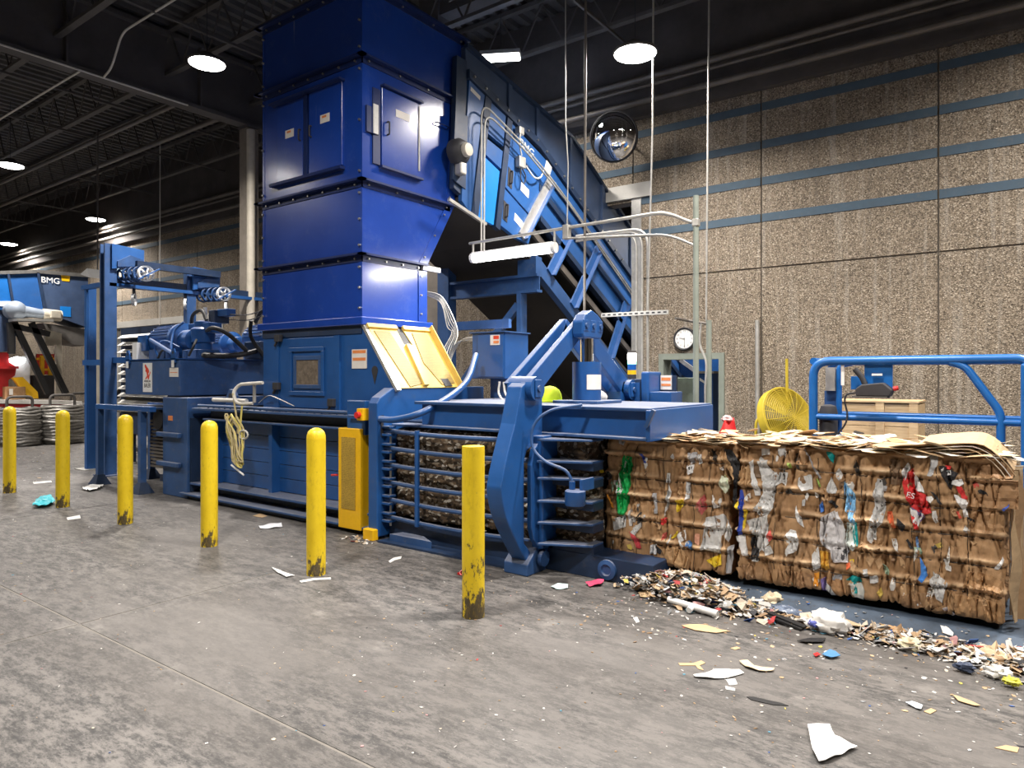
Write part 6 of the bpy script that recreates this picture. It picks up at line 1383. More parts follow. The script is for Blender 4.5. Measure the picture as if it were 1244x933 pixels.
for k in range(2600):
    u = rng.random(); x = -2.55+2.7*rng.random() if u < 0.45 else (rng.gauss(-2.15, 0.24) if u < 0.80 else rng.gauss(-0.05, 0.35))
    if x < -2.7 or x > 0.9: continue
    h = pile_h(x); w = 0.10+0.9*h; y = 5.14+rng.gauss(0, w*0.45)+(0.08 if x < -1.8 else 0.0)
    if y > 5.46: y = 5.46-rng.random()*0.2
    yy_ = (y-5.16)/max(0.05, w); z = max(0.0, h*(1-yy_*yy_))*rng.random()**0.6+(max(0, y-5.12)*0.25)
    sp.append((x, y, z+0.004, rng.uniform(0.014, 0.042)*(2.0 if rng.random() < 0.22 else 1.0), 0.8))
chips('debris_heap', 'heap of shredded paper, plastic and cardboard bits along the run-out plate', 'litter', sp, (-2.1, 5.15, 0))
sp = []
for k in range(1500):
    u = rng.random()
    if u < 0.30: x = rng.uniform(-2.6, 1.3); y = 5.2-abs(rng.gauss(0, 0.55))
    elif u < 0.62: x = rng.uniform(-3.8, 1.6); y = rng.uniform(2.6, 5.0)
    else: x = rng.uniform(-16, 0.5); y = rng.uniform(1.2, 4.95)
    sp.append((x, y, 0.001, rng.uniform(0.004, 0.014)*(1.6 if u < 0.3 else 1), 0.05))
for k in range(260):
    x = rng.uniform(-22, -12); y = rng.uniform(4.5, 8.5); sp.append((x, y, 0.001, rng.uniform(0.015, 0.05), 0.1))
for k in range(110):
    x = rng.uniform(-2.3, 0.4); y = rng.uniform(5.2, 5.46); sp.append((x, y, (y-5.12)*0.25+0.003, rng.uniform(0.006, 0.02), 0.2))
for k in range(60):
    x = rng.uniform(-5.9, -5.4); y = rng.uniform(4.88, 5.08); sp.append((x, y, 0.004, rng.uniform(0.01, 0.035), 0.4))
for z in RZ:
    for k in range(26): sp.append((rng.uniform(-5.45, -3.75), 5.28+rng.uniform(0, 0.1), z-0.02, rng.uniform(0.006, 0.016), 0.3))
chips('floor_flecks', 'tiny pale flecks and crumbs of paper scattered over the floor', 'litter', sp, (-3, 3.5, 0))

def litter(name, label, cat, pts, mat, h=0.012, bend=0.0, crump=0.0, seed=0, zoff=0.002):
    """A flat torn piece lying on the floor: outline in photo pixels projected on the floor, thickness, curl and creases real."""
    P_ = [atz(*p) for p in pts]; cx_ = sum(p.x for p in P_)/len(P_); cy2 = sum(p.y for p in P_)/len(P_)
    bm = bmesh.new(); vs = [bm.verts.new((p.x, p.y, 0)) for p in P_]; bm.faces.new(vs); bmesh.ops.triangulate(bm, faces=bm.faces)
    for _ in range(4):
        le = [e for e in bm.edges if e.calc_length() > 0.04]
        if not le: break
        bmesh.ops.subdivide_edges(bm, edges=le, cuts=1); bmesh.ops.triangulate(bm, faces=bm.faces)
    for v in bm.verts:
        d = Vector((v.co.x-cx_, v.co.y-cy2)); v.co.z = zoff+bend*d.length_squared+crump*(0.5+0.5*nz(v.co.x*12+seed, v.co.y*12))+0.002
    me = bpy.data.meshes.new(name); bm.to_mesh(me); bm.free(); loc = Vector((cx_, cy2, 0))
    for v in me.vertices: v.co -= loc
    me.materials.append(mat); o = bpy.data.objects.new(name, me); C.objects.link(o); o.location = loc
    md = o.modifiers.new('solid', 'SOLIDIFY'); md.thickness = 0.003; md.offset = 1
    return tag(o, label, cat)
PP = M['paper']
litter('paper_sheet', 'largest loose white paper, nearest the viewer at lower right', 'paper', [(981,884),(1008,885),(1014,900),(1042,910),(1010,926),(995,929),(987,915)], PP, crump=0.035, seed=1)
litter('torn_paper', 'bright white torn paper with a ragged edge, below the tan leaf-shaped scrap', 'paper', [(842,822),(862,817),(868,815),(880,815),(898,815),(904,819),(884,825),(868,826),(845,824)], PP, crump=0.012, seed=2)
litter('paper_scrap', 'small white triangular scrap just below the torn white paper, upper one', 'paper', [(882,826),(893,825),(896,832),(886,833)], PP)
litter('paper_scrap', 'small white pointed scrap below the torn white paper, lower one', 'paper', [(881,834),(893,837),(893,840),(882,838)], PP)
litter('curled_strip', 'curled cream cardboard strip right of the torn white paper', 'cardboard', [(898,805),(908,804),(916,810),(932,813),(941,814),(939,817),(922,817),(906,812)], FLAPS[1], crump=0.02, seed=4)
litter('leaf_scrap', 'long tan leaf-shaped cardboard scrap lying alone on the floor', 'cardboard', [(828,761),(838,759),(858,760),(876,766),(888,768),(870,770),(845,767)], FLAPS[0], crump=0.008, seed=5)
litter('cardboard_scrap', 'oval tan cardboard scrap right of the leaf-shaped one, nearer the viewer', 'cardboard', [(887,788),(895,786),(900,788),(893,790)], FLAPS[0])
litter('cardboard_scrap', 'branched tan cardboard scrap left above the torn white paper', 'cardboard', [(824,806),(842,806),(852,803),(857,806),(850,809),(855,815),(848,813),(845,809),(826,809)], FLAPS[0])
litter('cardboard_scrap', 'tan cardboard strip lying furthest right of the loose pair at the lower right', 'cardboard', [(1157,846),(1162,847),(1178,853),(1191,859),(1184,859),(1164,853)], FLAPS[0], crump=0.012, seed=7)
litter('cardboard_scrap', 'square tan cardboard scrap left of the long tan strip at the lower right', 'cardboard', [(1122,865),(1131,861),(1138,864),(1130,868)], FLAPS[0])
litter('paper_scrap', 'bluish white folded scrap at the lower right, left of the square tan one', 'paper', [(1100,856),(1108,855),(1121,859),(1119,864),(1113,862)], cmat((0.62, 0.68, 0.74)), crump=0.02, seed=8)
litter('cardboard_scrap', 'flat tan cardboard scrap near the right picture edge low down', 'cardboard', [(1208,909),(1222,906),(1238,909),(1236,915),(1222,912)], FLAPS[0])
litter('blue_wrapper', 'crumpled blue wrapper with a red end lying below the white bag', 'wrapper', [(999,797),(1008,793),(1015,795),(1021,800),(1010,802),(1002,800)], cmat((0.06, 0.20, 0.40)), crump=0.035, seed=9)
litter('red_scrap', 'small red scrap touching the crumpled blue wrapper', 'wrapper', [(988,797),(993,795),(997,797),(991,800)], M['redp'], crump=0.02)
litter('black_strip', 'flat black plastic strip on the open floor at lower right', 'plastic', [(907,847),(915,847),(950,855),(958,858),(940,857),(913,851)], M['black'])
litter('black_strip', 'ragged black plastic strip just below the white bag', 'plastic', [(968,780),(985,777),(1003,777),(1000,782),(980,783)], M['black'], crump=0.02, seed=11)
litter('teal_bag', 'crumpled teal plastic bag at the foot of the second bollard', 'bag', [(39,618),(44,611),(52,606),(62,606),(67,612),(62,616),(50,618)], M['teal'], crump=0.09, seed=12)
litter('white_cloth', 'crumpled white paper beside the feet of the blue stand', 'paper', [(99,595),(110,591),(126,591),(118,596),(108,598)], PP, crump=0.05, seed=13)
litter('newspaper', 'white and blue printed paper scrap in front of the baler base', 'paper', [(314,640),(330,637),(342,636),(343,641),(325,643),(316,643)], cmat((0.62, 0.64, 0.68)), crump=0.02, seed=14)
litter('paper_strip', 'long white paper strip left of the fifth bollard', 'paper', [(330,690),(337,692),(348,697),(358,700),(348,702),(336,696)], PP, crump=0.012, seed=15)
litter('paper_strip', 'thin white strip at the foot of the fifth bollard', 'paper', [(364,706),(380,703),(402,702),(402,704),(382,705),(366,708)], PP)
litter('paper_strip', 'white paper strip under the chamber, beside the yellow foot', 'paper', [(472,682),(478,678),(488,676),(487,679),(479,681),(474,684)], PP)
litter('paper_strip', 'pale strip between the second and third bollards', 'paper', [(81,629),(97,626),(98,630),(82,632)], PP)
litter('paper_strip', 'pale strip on the floor behind the second bollard', 'paper', [(40,586),(62,584),(63,586),(41,588)], PP)
litter('cardboard_scrap', 'orange-tinted paper scrap close to the baler base', 'cardboard', [(307,627),(316,624),(325,627),(318,629)], FLAPS[0])
litter('pale_wrapper', 'pale bluish wrapper near the clamp hinge', 'wrapper', [(669,714),(678,711),(690,711),(690,716),(676,717)], cmat((0.50, 0.66, 0.66)), crump=0.02, seed=18)
litter('pink_wrapper', 'bright pink wrapper beside the roller at the chamber mouth', 'wrapper', [(711,711),(722,707),(734,708),(730,713),(716,714)], cmat((0.62, 0.06, 0.14)), crump=0.04, seed=19)
litter('white_scrap', 'small white rectangle alone on the floor below the debris heap', 'paper', [(769,751),(774,750),(777,756),(773,757)], PP)
litter('cardboard_scrap', 'large tan cardboard piece at the left foot of the debris heap', 'cardboard', [(775,722),(785,718),(797,720),(790,727),(778,727)], FLAPS[0], crump=0.03, seed=21)
t = thing('red_plastic_ring', 'small red plastic ring lying beside the nearest bollard', 'ring', tuple(atz(562, 698))); q = atz(562, 699)
part('ring', MB().lathe((q.x, q.y, 0.02), (0.3, -0.6, 0.6), [(0.020, -0.012), (0.026, -0.012), (0.026, 0.012), (0.020, 0.012), (0.020, -0.012)], 16, False), M['redp'], t, True); part('tab', MB().box(q.x-0.05, q.x-0.01, q.y-0.012, q.y+0.012, 0.002, 0.02), M['redp'], t)
t = thing('plastic_tube', 'long white plastic tube poking out of the debris heap', 'tube', tuple(atz(845, 738))); a_, b_ = atz(812, 728, 0.05), atz(872, 746, 0.03)
part('barrel', MB().cyl(a_, b_, 0.022, 0.026, n=14), M['paper'], t, True); part('stub', MB().cyl(a_.lerp(b_, 0.5), a_.lerp(b_, 0.5)+Vector((0.0, -0.07, -0.01)), 0.022, n=12), M['paper'], t, True)
# white bag, black tray, cream crumple
def blob(c, r, sc, seed, amp):
    k = MB().sphere((0, 0, 0), r, 22, 14); out = []
    for v in k.v:
        n_ = v.normalized(); w = 1+amp*nz(n_.x*2.3+seed, n_.y*2.3, n_.z*2.3)+amp*0.5*abs(nz(n_.x*5+seed, n_.y*5, n_.z*5))
        p = Vector((v.x*sc[0]*w, v.y*sc[1]*w, v.z*sc[2]*w)); out.append((c[0]+p.x, c[1]+p.y, max(0.003, c[2]+p.z)))
    return MB().add(out, k.f)
q = atz(1004, 770); q = Vector((q.x, q.y+0.05, 0))
t = thing('white_bag', 'large crumpled white bag with blue print in front of the last bale', 'bag', tuple(q))
part('bag', blob((q.x, q.y, 0.06), 0.10, (1.15, 0.9, 0.75), 3.0, 0.5), cmat((0.74, 0.72, 0.68)), t, True)
part('print', blob((q.x-0.075, q.y-0.055, 0.055), 0.04, (1.0, 0.7, 0.6), 5.0, 0.3), cmat((0.10, 0.12, 0.42)), t, True)
q = atz(950, 752); t = thing('black_tray', 'black plastic tray with a bluish film left of the white bag', 'tray', tuple(q))
part('rail', MB().bar(atz(930, 742, 0.05), atz(978, 762, 0.02), 0.05, 0.012), M['black'], t); part('rail', MB().bar(atz(928, 747, 0.03), atz(974, 765, 0.012), 0.02, 0.015), M['black'], t)
part('film', blob(tuple(atz(955, 742, 0.05)), 0.06, (1.7, 0.8, 0.5), 9, 0.5), cmat((0.16, 0.20, 0.28), 0.3), t, True)
q = atz(936, 741); single('cream_wad', blob((q.x, q.y+0.06, 0.05), 0.07, (1.0, 0.7, 0.8), 12, 0.6), FLAPS[1], 'crumpled cream wad of paper at the upper end of the black tray', 'paper wad', tuple(q), smooth=True)
for (px, py, col, r, lb, kk) in [(807, 716, (0.22, 0.28, 0.36), 0.06, 'grey-blue crumpled film at the near end of the debris heap', 'film'), (828, 722, (0.03, 0.40, 0.62), 0.045, 'bright cyan wrapper on the debris heap', 'wrapper'), (868, 728, (0.04, 0.07, 0.36), 0.045, 'deep blue wrapper on the debris heap', 'wrapper'),
        (882, 716, (0.20, 0.22, 0.25), 0.055, 'grey film rag standing out of the debris heap', 'film'), (857, 727, (0.66, 0.12, 0.12), 0.035, 'red scrap in the middle of the debris heap', 'scrap'), (928, 722, (0.70, 0.70, 0.68), 0.03, 'white scrap with blue tip right of the debris heap', 'scrap'),
        (1085, 770, (0.45, 0.26, 0.12), 0.055, 'brown curled cardboard wad right of the white bag', 'cardboard wad'), (1105, 783, (0.70, 0.64, 0.44), 0.05, 'pale yellow paper cup crushed right of the white bag', 'cup'), (1172, 811, (0.04, 0.055, 0.10), 0.035, 'dark blue crumpled wad near the right end of the litter', 'wad'),
        (1207, 800, (0.55, 0.40, 0.25), 0.06, 'tan cardboard wad at the right end of the litter', 'cardboard wad'), (1213, 818, (0.70, 0.69, 0.66), 0.05, 'white crushed paper dish at the right end of the litter', 'paper'), (1229, 829, (0.62, 0.60, 0.06), 0.03, 'yellow-green strip at the right picture edge', 'strip')]:
    q = atz(px, py, 0.03); single('crushed_litter', blob((q.x, q.y, 0.035), r, (1.25, 0.8, 0.7), px, 0.7), cmat(col), lb, kk, (q.x, q.y, 0), smooth=True)

# ================================================================== BEHIND THE BALES
LYF, LYB = 7.40, 8.15
lf = thing('lift_platform', 'bright blue scissor-lift platform with guard rails parked behind the bales', 'lift', (-0.7, 7.8, 0))
R_ = 0.038
def rtube(nm, pts, r=R_, fil=0.12, mat='lift'): return part(nm, MB().tube(fillet(pts, fil), r, 12), M[mat], lf, True)
rtube('guard_rail', [(-1.68, LYF, 0.75), (-1.68, LYF, 1.90), (0.02, LYF, 1.90), (0.12, LYF, 1.82), (0.12, LYF, 0.75)], 0.042, 0.16)
rtube('guard_rail', [(-1.68, LYB, 0.75), (-1.68, LYB, 1.90), (0.10, LYB, 1.90), (0.10, LYB, 0.75)], 0.036)
rtube('mid_rail', [(-1.68, LYF, 1.345), (0.12, LYF, 1.345)], 0.030, 0.0)
rtube('mid_rail', [(-1.68, LYB, 1.345), (0.10, LYB, 1.345)], 0.026, 0.0)
rtube('gate_brace', [(-0.52, LYF, 1.88), (-0.40, LYF, 1.84), (-0.16, LYF, 1.46), (-0.14, LYF, 1.40), (-0.14, LYF, 0.75)], 0.034, 0.06)
part('corner_post', MB().box(0.0, 0.16, LYF-0.06, LYF+0.06, 0.75, 1.86), M['lift'], lf, bev=0.02)
rtube('end_rail', [(-1.68, LYF, 1.90), (-1.68, LYB, 1.90)], 0.036, 0.0); rtube('end_rail', [(-1.66, LYF, 1.345), (-1.66, LYB, 1.345)], 0.026, 0.0)
part('platform_deck', MB().box(-1.75, 0.2, 7.35, 8.2, 0.66, 0.75), M['lift'], lf, bev=0.01)
part('toe_board', MB().box(-1.72, 0.16, 7.35, 7.37, 0.75, 0.90), M['lift'], lf)
for k in range(4):
    for s_ in (0, 1):
        a = (-1.5, 7.5+0.5*s_, 0.30+0.09*k) ; b2 = (-0.1, 7.5+0.5*s_, 0.39+0.09*k)
        part('scissor_arm', MB().bar(a if k % 2 == 0 else (a[0], a[1], b2[2]), b2 if k % 2 == 0 else (b2[0], b2[1], a[2]), 0.04, 0.06), M['lift'], lf)
part('chassis', MB().box(-1.75, 0.15, 7.42, 8.12, 0.10, 0.32), M['lift'], lf, bev=0.02)
for x in (-1.45, -0.15):
    for y in (7.42, 8.05): part('wheel', MB().cyl((x, y, 0.13), (x, y+0.08, 0.13), 0.13, n=20), M['black'], lf, True)
part('control_bracket', MB().box(-1.22, -0.98, LYF+0.02, LYF+0.06, 1.62, 1.88), M['lift'], lf, bev=0.006)
part('control_bracket', MB().box(-1.34, -1.22, LYF+0.02, LYF+0.06, 1.62, 1.75), M['lift'], lf, bev=0.004)
cbx = part('control_box', MB().prism([(-1.27, 1.56), (-0.98, 1.56), (-0.96, 1.62), (-1.04, 1.69), (-1.22, 1.67), (-1.27, 1.63)], 'y', LYF-0.14, LYF+0.02), M['ink'], lf, bev=0.01)
part('joystick', MB().tube([(-1.2, LYF-0.06, 1.67), (-1.23, LYF-0.06, 1.74), (-1.29, LYF-0.07, 1.82)], 0.026, 10), M['ink'], cbx, True)
part('stop_button', MB().cyl((-0.96, LYF-0.06, 1.63), (-0.92, LYF-0.06, 1.64), 0.022, n=12), M['redp'], cbx, True)
part('tray', MB().box(-1.30, -1.0, LYF-0.15, LYF+0.02, 1.545, 1.56), M['dgrey'], cbx)
part('label', MB().box(-1.15, -1.06, LYF-0.02, LYF+0.0, 1.755, 1.775), M['white'], cbx)
part('coil_cable', MB().tube(curve([(-1.28, LYF-0.06, 1.59), (-1.36, LYF-0.06, 1.57), (-1.38, LYF-0.05, 1.50), (-1.36, LYF-0.04, 1.38), (-1.38, LYF-0.04, 1.28), (-1.45, LYF-0.02, 1.18)]), 0.009, 7), M['ink'], lf, True)
part('ladder_rail', MB().tube(fillet([(-1.50, LYF+0.3, 0.75), (-1.50, LYF+0.3, 1.86), (-1.38, LYF+0.3, 1.88)], 0.1), 0.028, 10), M['lift'], lf, True)
part('manual_box', MB().box(-1.62, -1.53, LYF+0.25, LYF+0.33, 1.60, 1.84), M['galv'], lf)
part('mast', MB().box(-1.64, -1.52, LYF+0.3, LYF+0.4, 0.75, 1.60), M['blue2'], lf)
part('power_pack', MB().lathe((-1.56, LYF+0.1, 0.75), (0, 0, 1), [(0.085, 0), (0.085, 0.64), (0.07, 0.70), (0.03, 0.715)], 18), M['ink'], lf, True)
part('foot_switch', MB().prism([(-1.38, 1.03), (-1.22, 1.03), (-1.22, 1.20), (-1.30, 1.22)], 'y', LYF-0.05, LYF+0.02), M['dgrey'], lf)
part('placard', MB().box(-1.425, -1.395, LYF+0.0, LYF+0.01, 1.66, 1.86), M['white'], lf)

cr_ = thing('wooden_crate', 'pale pine crate standing against the back wall behind the lift', 'crate', (-1.35, 9.3, 0))
for k in range(5):
    z0 = 0.10+k*0.268; part('plank', MB().box(-1.82, -0.93, 9.0, 9.025, z0, z0+0.262), M['wood'], cr_, bev=0.003)
    part('plank', MB().box(-1.82, -0.93, 9.66, 9.685, z0, z0+0.262), M['wood'], cr_); part('plank', MB().box(-0.955, -0.93, 9.03, 9.66, z0, z0+0.262), M['wood'], cr_); part('plank', MB().box(-1.82, -1.795, 9.03, 9.66, z0, z0+0.262), M['wood'], cr_)
for x in (-1.83, -1.36, -1.02): part('batten', MB().box(x, x+0.09, 8.975, 9.0, 0.0, 1.445), M['wood'], cr_, bev=0.003)
part('lid', MB().box(-1.84, -0.92, 8.97, 9.70, 1.445, 1.465), M['wood'], cr_)

# yellow fan
fc = Vector((-2.42, 9.35, 1.19)); fa_ = Vector((0.80, -0.42, 0.34)).normalized()
t = thing('floor_fan', 'large round yellow fan with a wire guard leaning by the back wall', 'fan', (fc.x, fc.y, 0))
def fan_dir(): 
    e1 = fa_.cross(Vector((0, 0, 1))).normalized(); return e1, e1.cross(fa_)
e1, e2 = fan_dir(); RF = 0.44
yf = paint('fan_yellow', (0.50, 0.38, 0.03), 0.5, var=0.15, scale=6, dirt=(0.35, 0.25, 0.06), dirt_amt=0.5)
part('drum', MB().lathe(fc, fa_, [(RF, -0.10), (RF, 0.02), (RF*0.97, 0.02), (RF*0.97, -0.09)], 40, False), yf, t, True)
part('back_plate', MB().lathe(fc, fa_, [(RF*0.96, -0.10), (RF*0.96, -0.085), (1e-4, -0.08)], 40), yf, t)
for k in range(1, 19):
    r = RF*k/18; part('guard_ring', MB().tube([fc+fa_*(0.10-0.09*(k/18)**2)+e1*(r*math.cos(q*math.pi/18))+e2*(r*math.sin(q*math.pi/18)) for q in range(36)], 0.005, 5, True), yf, t)
for k in range(20):
    a = 2*math.pi*k/20; part('guard_spoke', MB().tube([fc+fa_*(0.10-0.09*(j/5)**2)+(e1*math.cos(a)+e2*math.sin(a))*(RF*j/5) for j in range(6)], 0.004, 5), yf, t)
for k in range(3):
    a = 2*math.pi*k/3+0.3; u = e1*math.cos(a)+e2*math.sin(a); w = fa_.cross(u)
    part('blade', MB().quadsheet(fc+u*0.06-w*0.05-fa_*0.03, fc+u*0.38-w*0.13-fa_*0.05, fc+u*0.38+w*0.10+fa_*0.01, fc+u*0.06+w*0.05, fa_, 0.006), M['dgrey'], t)
part('hub', MB().cyl(fc-fa_*0.07, fc+fa_*0.05, 0.07, n=18), M['dgrey'], t, True)
part('stand', MB().tube(fillet([(fc.x-0.42, fc.y-0.05, 0.02), (fc.x-0.42, fc.y, 1.2), (fc.x-0.1, fc.y+0.25, 1.2)], 0.1), 0.02, 8), yf, t, True)
part('stand_post', MB().cyl((fc.x-0.05, fc.y+0.15, 0.02), (fc.x-0.06, fc.y+0.12, 1.98), 0.018, n=10), yf, t, True)
part('base', MB().lathe((fc.x, fc.y+0.1, 0), (0, 0, 1), [(0.30, 0), (0.30, 0.02), (0.05, 0.04)], 24), yf, t)
part('latch', MB().box(fc.x+0.33, fc.x+0.40, fc.y-0.06, fc.y+0.0, 1.22, 1.30), M['ink'], t)
# red cone-like bucket lid behind the bale top by the doorway
q = aty(874, 515, 7.3); t = thing('red_bag', 'red and white bag peeking over the bale top beside the doorway', 'bag', (q.x, 7.6, 0))
part('sack', blob((q.x, 7.6, 0.745), 0.5, (0.24, 0.24, 1.05), 4, 0.2), M['redp'], t, True); part('neck', blob((q.x-0.02, 7.6, 1.275), 0.045, (1.2, 1.0, 0.8), 6, 0.4), cmat((0.72, 0.45, 0.45)), t, True)

# ---- room beyond the doorway
t = thing('green_cabinet', 'pale green battered cabinet seen through the doorway', 'cabinet', (-5.3, 12.4, 0))
a_, b_ = aty(822, 460, 12.2), aty(846, 460, 12.2)
part('cabinet', MB().box(a_.x, b_.x+0.1, 12.2, 12.7, 0, 1.72), M['mint'], t, bev=0.01); part('door', MB().box(a_.x+0.03, b_.x+0.05, 12.18, 12.2, 0.1, 1.66), M['mint'], t); part('latch', MB().box(a_.x+0.04, a_.x+0.08, 12.17, 12.18, 1.28, 1.36), M['ink'], t)
part('scar', MB().prism([(b_.x-0.08, 0.9), (b_.x+0.0, 1.0), (b_.x+0.03, 1.3), (b_.x-0.02, 1.5), (b_.x-0.06, 1.25)], 'y', 12.175, 12.18), M['ink'], t)
a_, b_ = aty(847, 460, 12.0), aty(866, 460, 12.0); t = thing('blue_cabinet', 'tall blue box beside the green cabinet beyond the doorway', 'cabinet', ((a_.x+b_.x)/2, 12.3, 0))
part('body', MB().box(a_.x, b_.x, 12.0, 12.6, 0, 1.80), M['blue'], t, bev=0.01); part('lid', MB().box(a_.x-0.02, b_.x+0.02, 11.98, 12.6, 1.80, 1.84), M['galv'], t); part('placard', MB().quadsheet((a_.x+0.05, 11.995, 1.72), (b_.x-0.02, 11.995, 1.58), (b_.x-0.02, 11.995, 1.54), (a_.x+0.05, 11.995, 1.67), (0, -1, 0), 0.004), M['white'], t)
t = thing('far_conveyor', 'dark blue conveyor side seen through the doorway', 'conveyor', (-6.0, 14, 0))
part('side_plate', MB().prism([(-7.6, 2.9), (-5.0, 1.2), (-4.6, 1.2), (-4.6, 3.6), (-7.6, 4.2)], 'y', 14.2, 14.3), M['blue'], t); part('rail', MB().bar((-7.6, 14.15, 3.3), (-5.2, 14.15, 1.6), 0.06, 0.08), M['galv'], t)
FILL_LAMP = lamp(-4.5, 13.2, 5.2, 0.0, 'added unseen ceiling lamp in the room beyond the doorway', False)  # unseen fill lamp added to brighten the cabinets through the door

# ================================================================== FAR LEFT: SECOND BALER, WIRE COILS
FXp = -21.0
fm_ = thing('far_baler', 'second baler far left with blue hopper, red body and grey gear motor', 'baler', (FXp-1, 7.5, 0))
def fpoly(pxs): return [(lambda v: (v.y, v.z))(atx(px, py, FXp)) for px, py in pxs]
def fpart(nm, pxs, mat, t0=-0.6, t1=0.0, lab=None, par=None): return part(nm, MB().prism(fpoly(pxs), 'x', FXp+t0, FXp+t1), mat, par or fm_, label=lab)
fpart('hopper_panel', [(-60,336),(9,334),(16,376),(-60,376)], M['lift'], -1.0, 0.0)
fpart('hopper_panel', [(10,334),(44,331),(54,377),(38,380),(17,374)], M['cblue'], -1.0, 0.0)
fpart('hopper_panel', [(46,331),(107,336),(107,398),(70,385),(55,378)], M['cdark'], -1.0, 0.0)
fpart('hopper_rim', [(-60,331),(45,328),(107,333),(107,337),(45,332),(-60,335)], M['steel'], -0.05, 0.05)
fpart('hopper_seam', [(44,331),(47,331),(57,380),(53,380)], M['navy'], 0.0, 0.05)
fpart('hopper_seam', [(8,333),(11,333),(18,376),(15,376)], M['navy'], 0.0, 0.05)
fpart('blue_placard', [(73,372),(86,373),(86,385),(73,384)], M['cbright'], 0.0, 0.01)
fpart('yellow_placard', [(74,334),(85,335),(84,342),(75,341)], M['yelbox'], 0.0, 0.01)
q = atx(61, 341, FXp); text('BMG', 0.22, (FXp+0.02, q.y, q.z), SIDE, M['white'], fm_)
fpart('lower_hopper', [(-60,378),(20,378),(20,426),(-60,432)], M['cdark'], -1.2, -0.05)
fpart('rail_beam', [(-60,366),(14,366),(14,372),(-60,372)], M['white'], -0.02, 0.02)
fpart('motor_shelf', [(10,388),(54,389),(54,392),(10,391)], M['galv'], 0.0, 0.6)
gm = atx(20, 377, FXp+0.3)
part('gear_case', MB().lathe((FXp+0.0, gm.y, gm.z), (1, 0, 0), [(0.22, 0), (0.24, 0.1), (0.24, 0.3), (0.17, 0.36), (0.06, 0.42)], 24), M['gear'], fm_, True)
part('gear_motor', MB().cyl((FXp+0.2, gm.y+0.15, gm.z), (FXp+0.2, gm.y+0.62, gm.z-0.05), 0.15, 0.12, 18), M['gear'], fm_, True)
part('gear_motor_body', MB().cyl((FXp+0.2, gm.y+0.62, gm.z-0.05), (FXp+0.2, gm.y+1.05, gm.z-0.07), 0.15, n=18), M['beige'], fm_, True)
part('terminal_box', MB().box(FXp+0.2, FXp+0.4, gm.y+0.75, gm.y+1.0, gm.z-0.15, gm.z+0.06), M['beige'], fm_, bev=0.02)
fpart('under_hopper', [(54,392),(107,400),(107,420),(90,418),(60,402)], M['dgrey'], -1.0, -0.1)
for (a, b2) in (((16, 390), (58, 478)), ((38, 392), (80, 478)), ((12, 392), (14, 430)), ((16, 396), (60, 406))):
    pa, pb = atx(*a, FXp+0.2), atx(*b2, FXp+0.2); part('leg_brace', MB().bar(pa, pb, 0.12, 0.14), M['black'], fm_)
fpart('shaft', [(66,419),(73,419),(73,478),(66,478)], M['beige'], 0.0, 0.12)
fpart('machine_frame', [(55,400),(75,405),(75,420),(55,420)], M['beige'], -0.3, 0.0)
fpart('body', [(-60,428),(12,428),(13,440),(22,446),(20,456),(12,462),(12,482),(-60,482)], M['red'], -1.5, -0.1)
fpart('body_ledge', [(-60,445),(20,445),(20,448),(-60,448)], M['red'], -0.1, 0.15)
fpart('table', [(-60,484),(92,487),(92,491),(-60,489)], M['clothw'], -1.0, 0.4)
fpart('table_apron', [(-60,490),(92,491),(92,498),(-60,498)], M['red'], -0.9, 0.35)
fpart('base', [(-60,498),(88,499),(88,528),(-60,534)], M['red'], -1.2, -0.2)
fpart('guard', [(13,459),(25,458),(43,476),(44,484),(33,484),(20,468)], M['yelbox'], 0.0, 0.15, 'yellow sloping guard')
fpart('white_panel', [(14,436),(40,432),(40,472),(26,460),(14,458)], M['white'], -0.6, -0.2)
t = thing('far_lamp', 'glowing white lamp low behind the far baler', 'lamp', tuple(atx(22, 438, FXp-0.1)))
part('lens', MB().prism(fpoly([(13,436),(22,433),(32,436),(30,441),(20,442),(14,440)]), 'x', FXp-0.18, FXp-0.02), emit('far_lens', (0.95, 0.97, 1.0), 5.0), t)
a_, b_ = atx(10, 470, FXp+0.3), atx(31, 485, FXp+0.3)
cbx_ = thing('cardboard_box', 'closed cardboard box on the red table of the far baler', 'box', (FXp+0.2, (a_.y+b_.y)/2, b_.z))
part('body', MB().box(FXp-0.1, FXp+0.3, a_.y, b_.y, b_.z, a_.z), M['card2'], cbx_, bev=0.004); part('label', MB().box(FXp+0.3, FXp+0.304, a_.y+0.02, a_.y+0.10, b_.z+0.12, a_.z-0.05), M['sticker'], cbx_)
# yellow railing and clutter behind
fr2 = thing('yellow_railing', 'yellow safety railing behind the far baler', 'railing', tuple(atx(52, 470, FXp-1.5)))
for px in (51, 61): 
    pa, pb = atx(px, 432, FXp-1.5), atx(px, 458, FXp-1.5); part('post', MB().bar(pa, pb, 0.09, 0.09), M['yelbox'], fr2)
for py in (436, 449): part('rail', MB().bar(atx(44, py, FXp-1.5), atx(66, py, FXp-1.5), 0.06, 0.06), M['yelbox'], fr2)
single('red_cabinet', MB().prism([(lambda v: (v.y, v.z))(atx(px, py, FXp-1.9)) for px, py in ((45,430),(74,430),(74,455),(45,455))], 'x', FXp-2.0, FXp-1.9), M['red'], 'red cabinet behind the yellow railing far left', 'cabinet', tuple(atx(60, 455, FXp-1.9)))
single('dark_tank', MB().prism([(lambda v: (v.y, v.z))(atx(px, py, FXp-1.3)) for px, py in ((40,456),(66,456),(66,484),(40,484))], 'x', FXp-1.9, FXp-1.3), M['black'], 'black bin below the yellow railing far left', 'bin', tuple(atx(52, 484, FXp-1.3)))
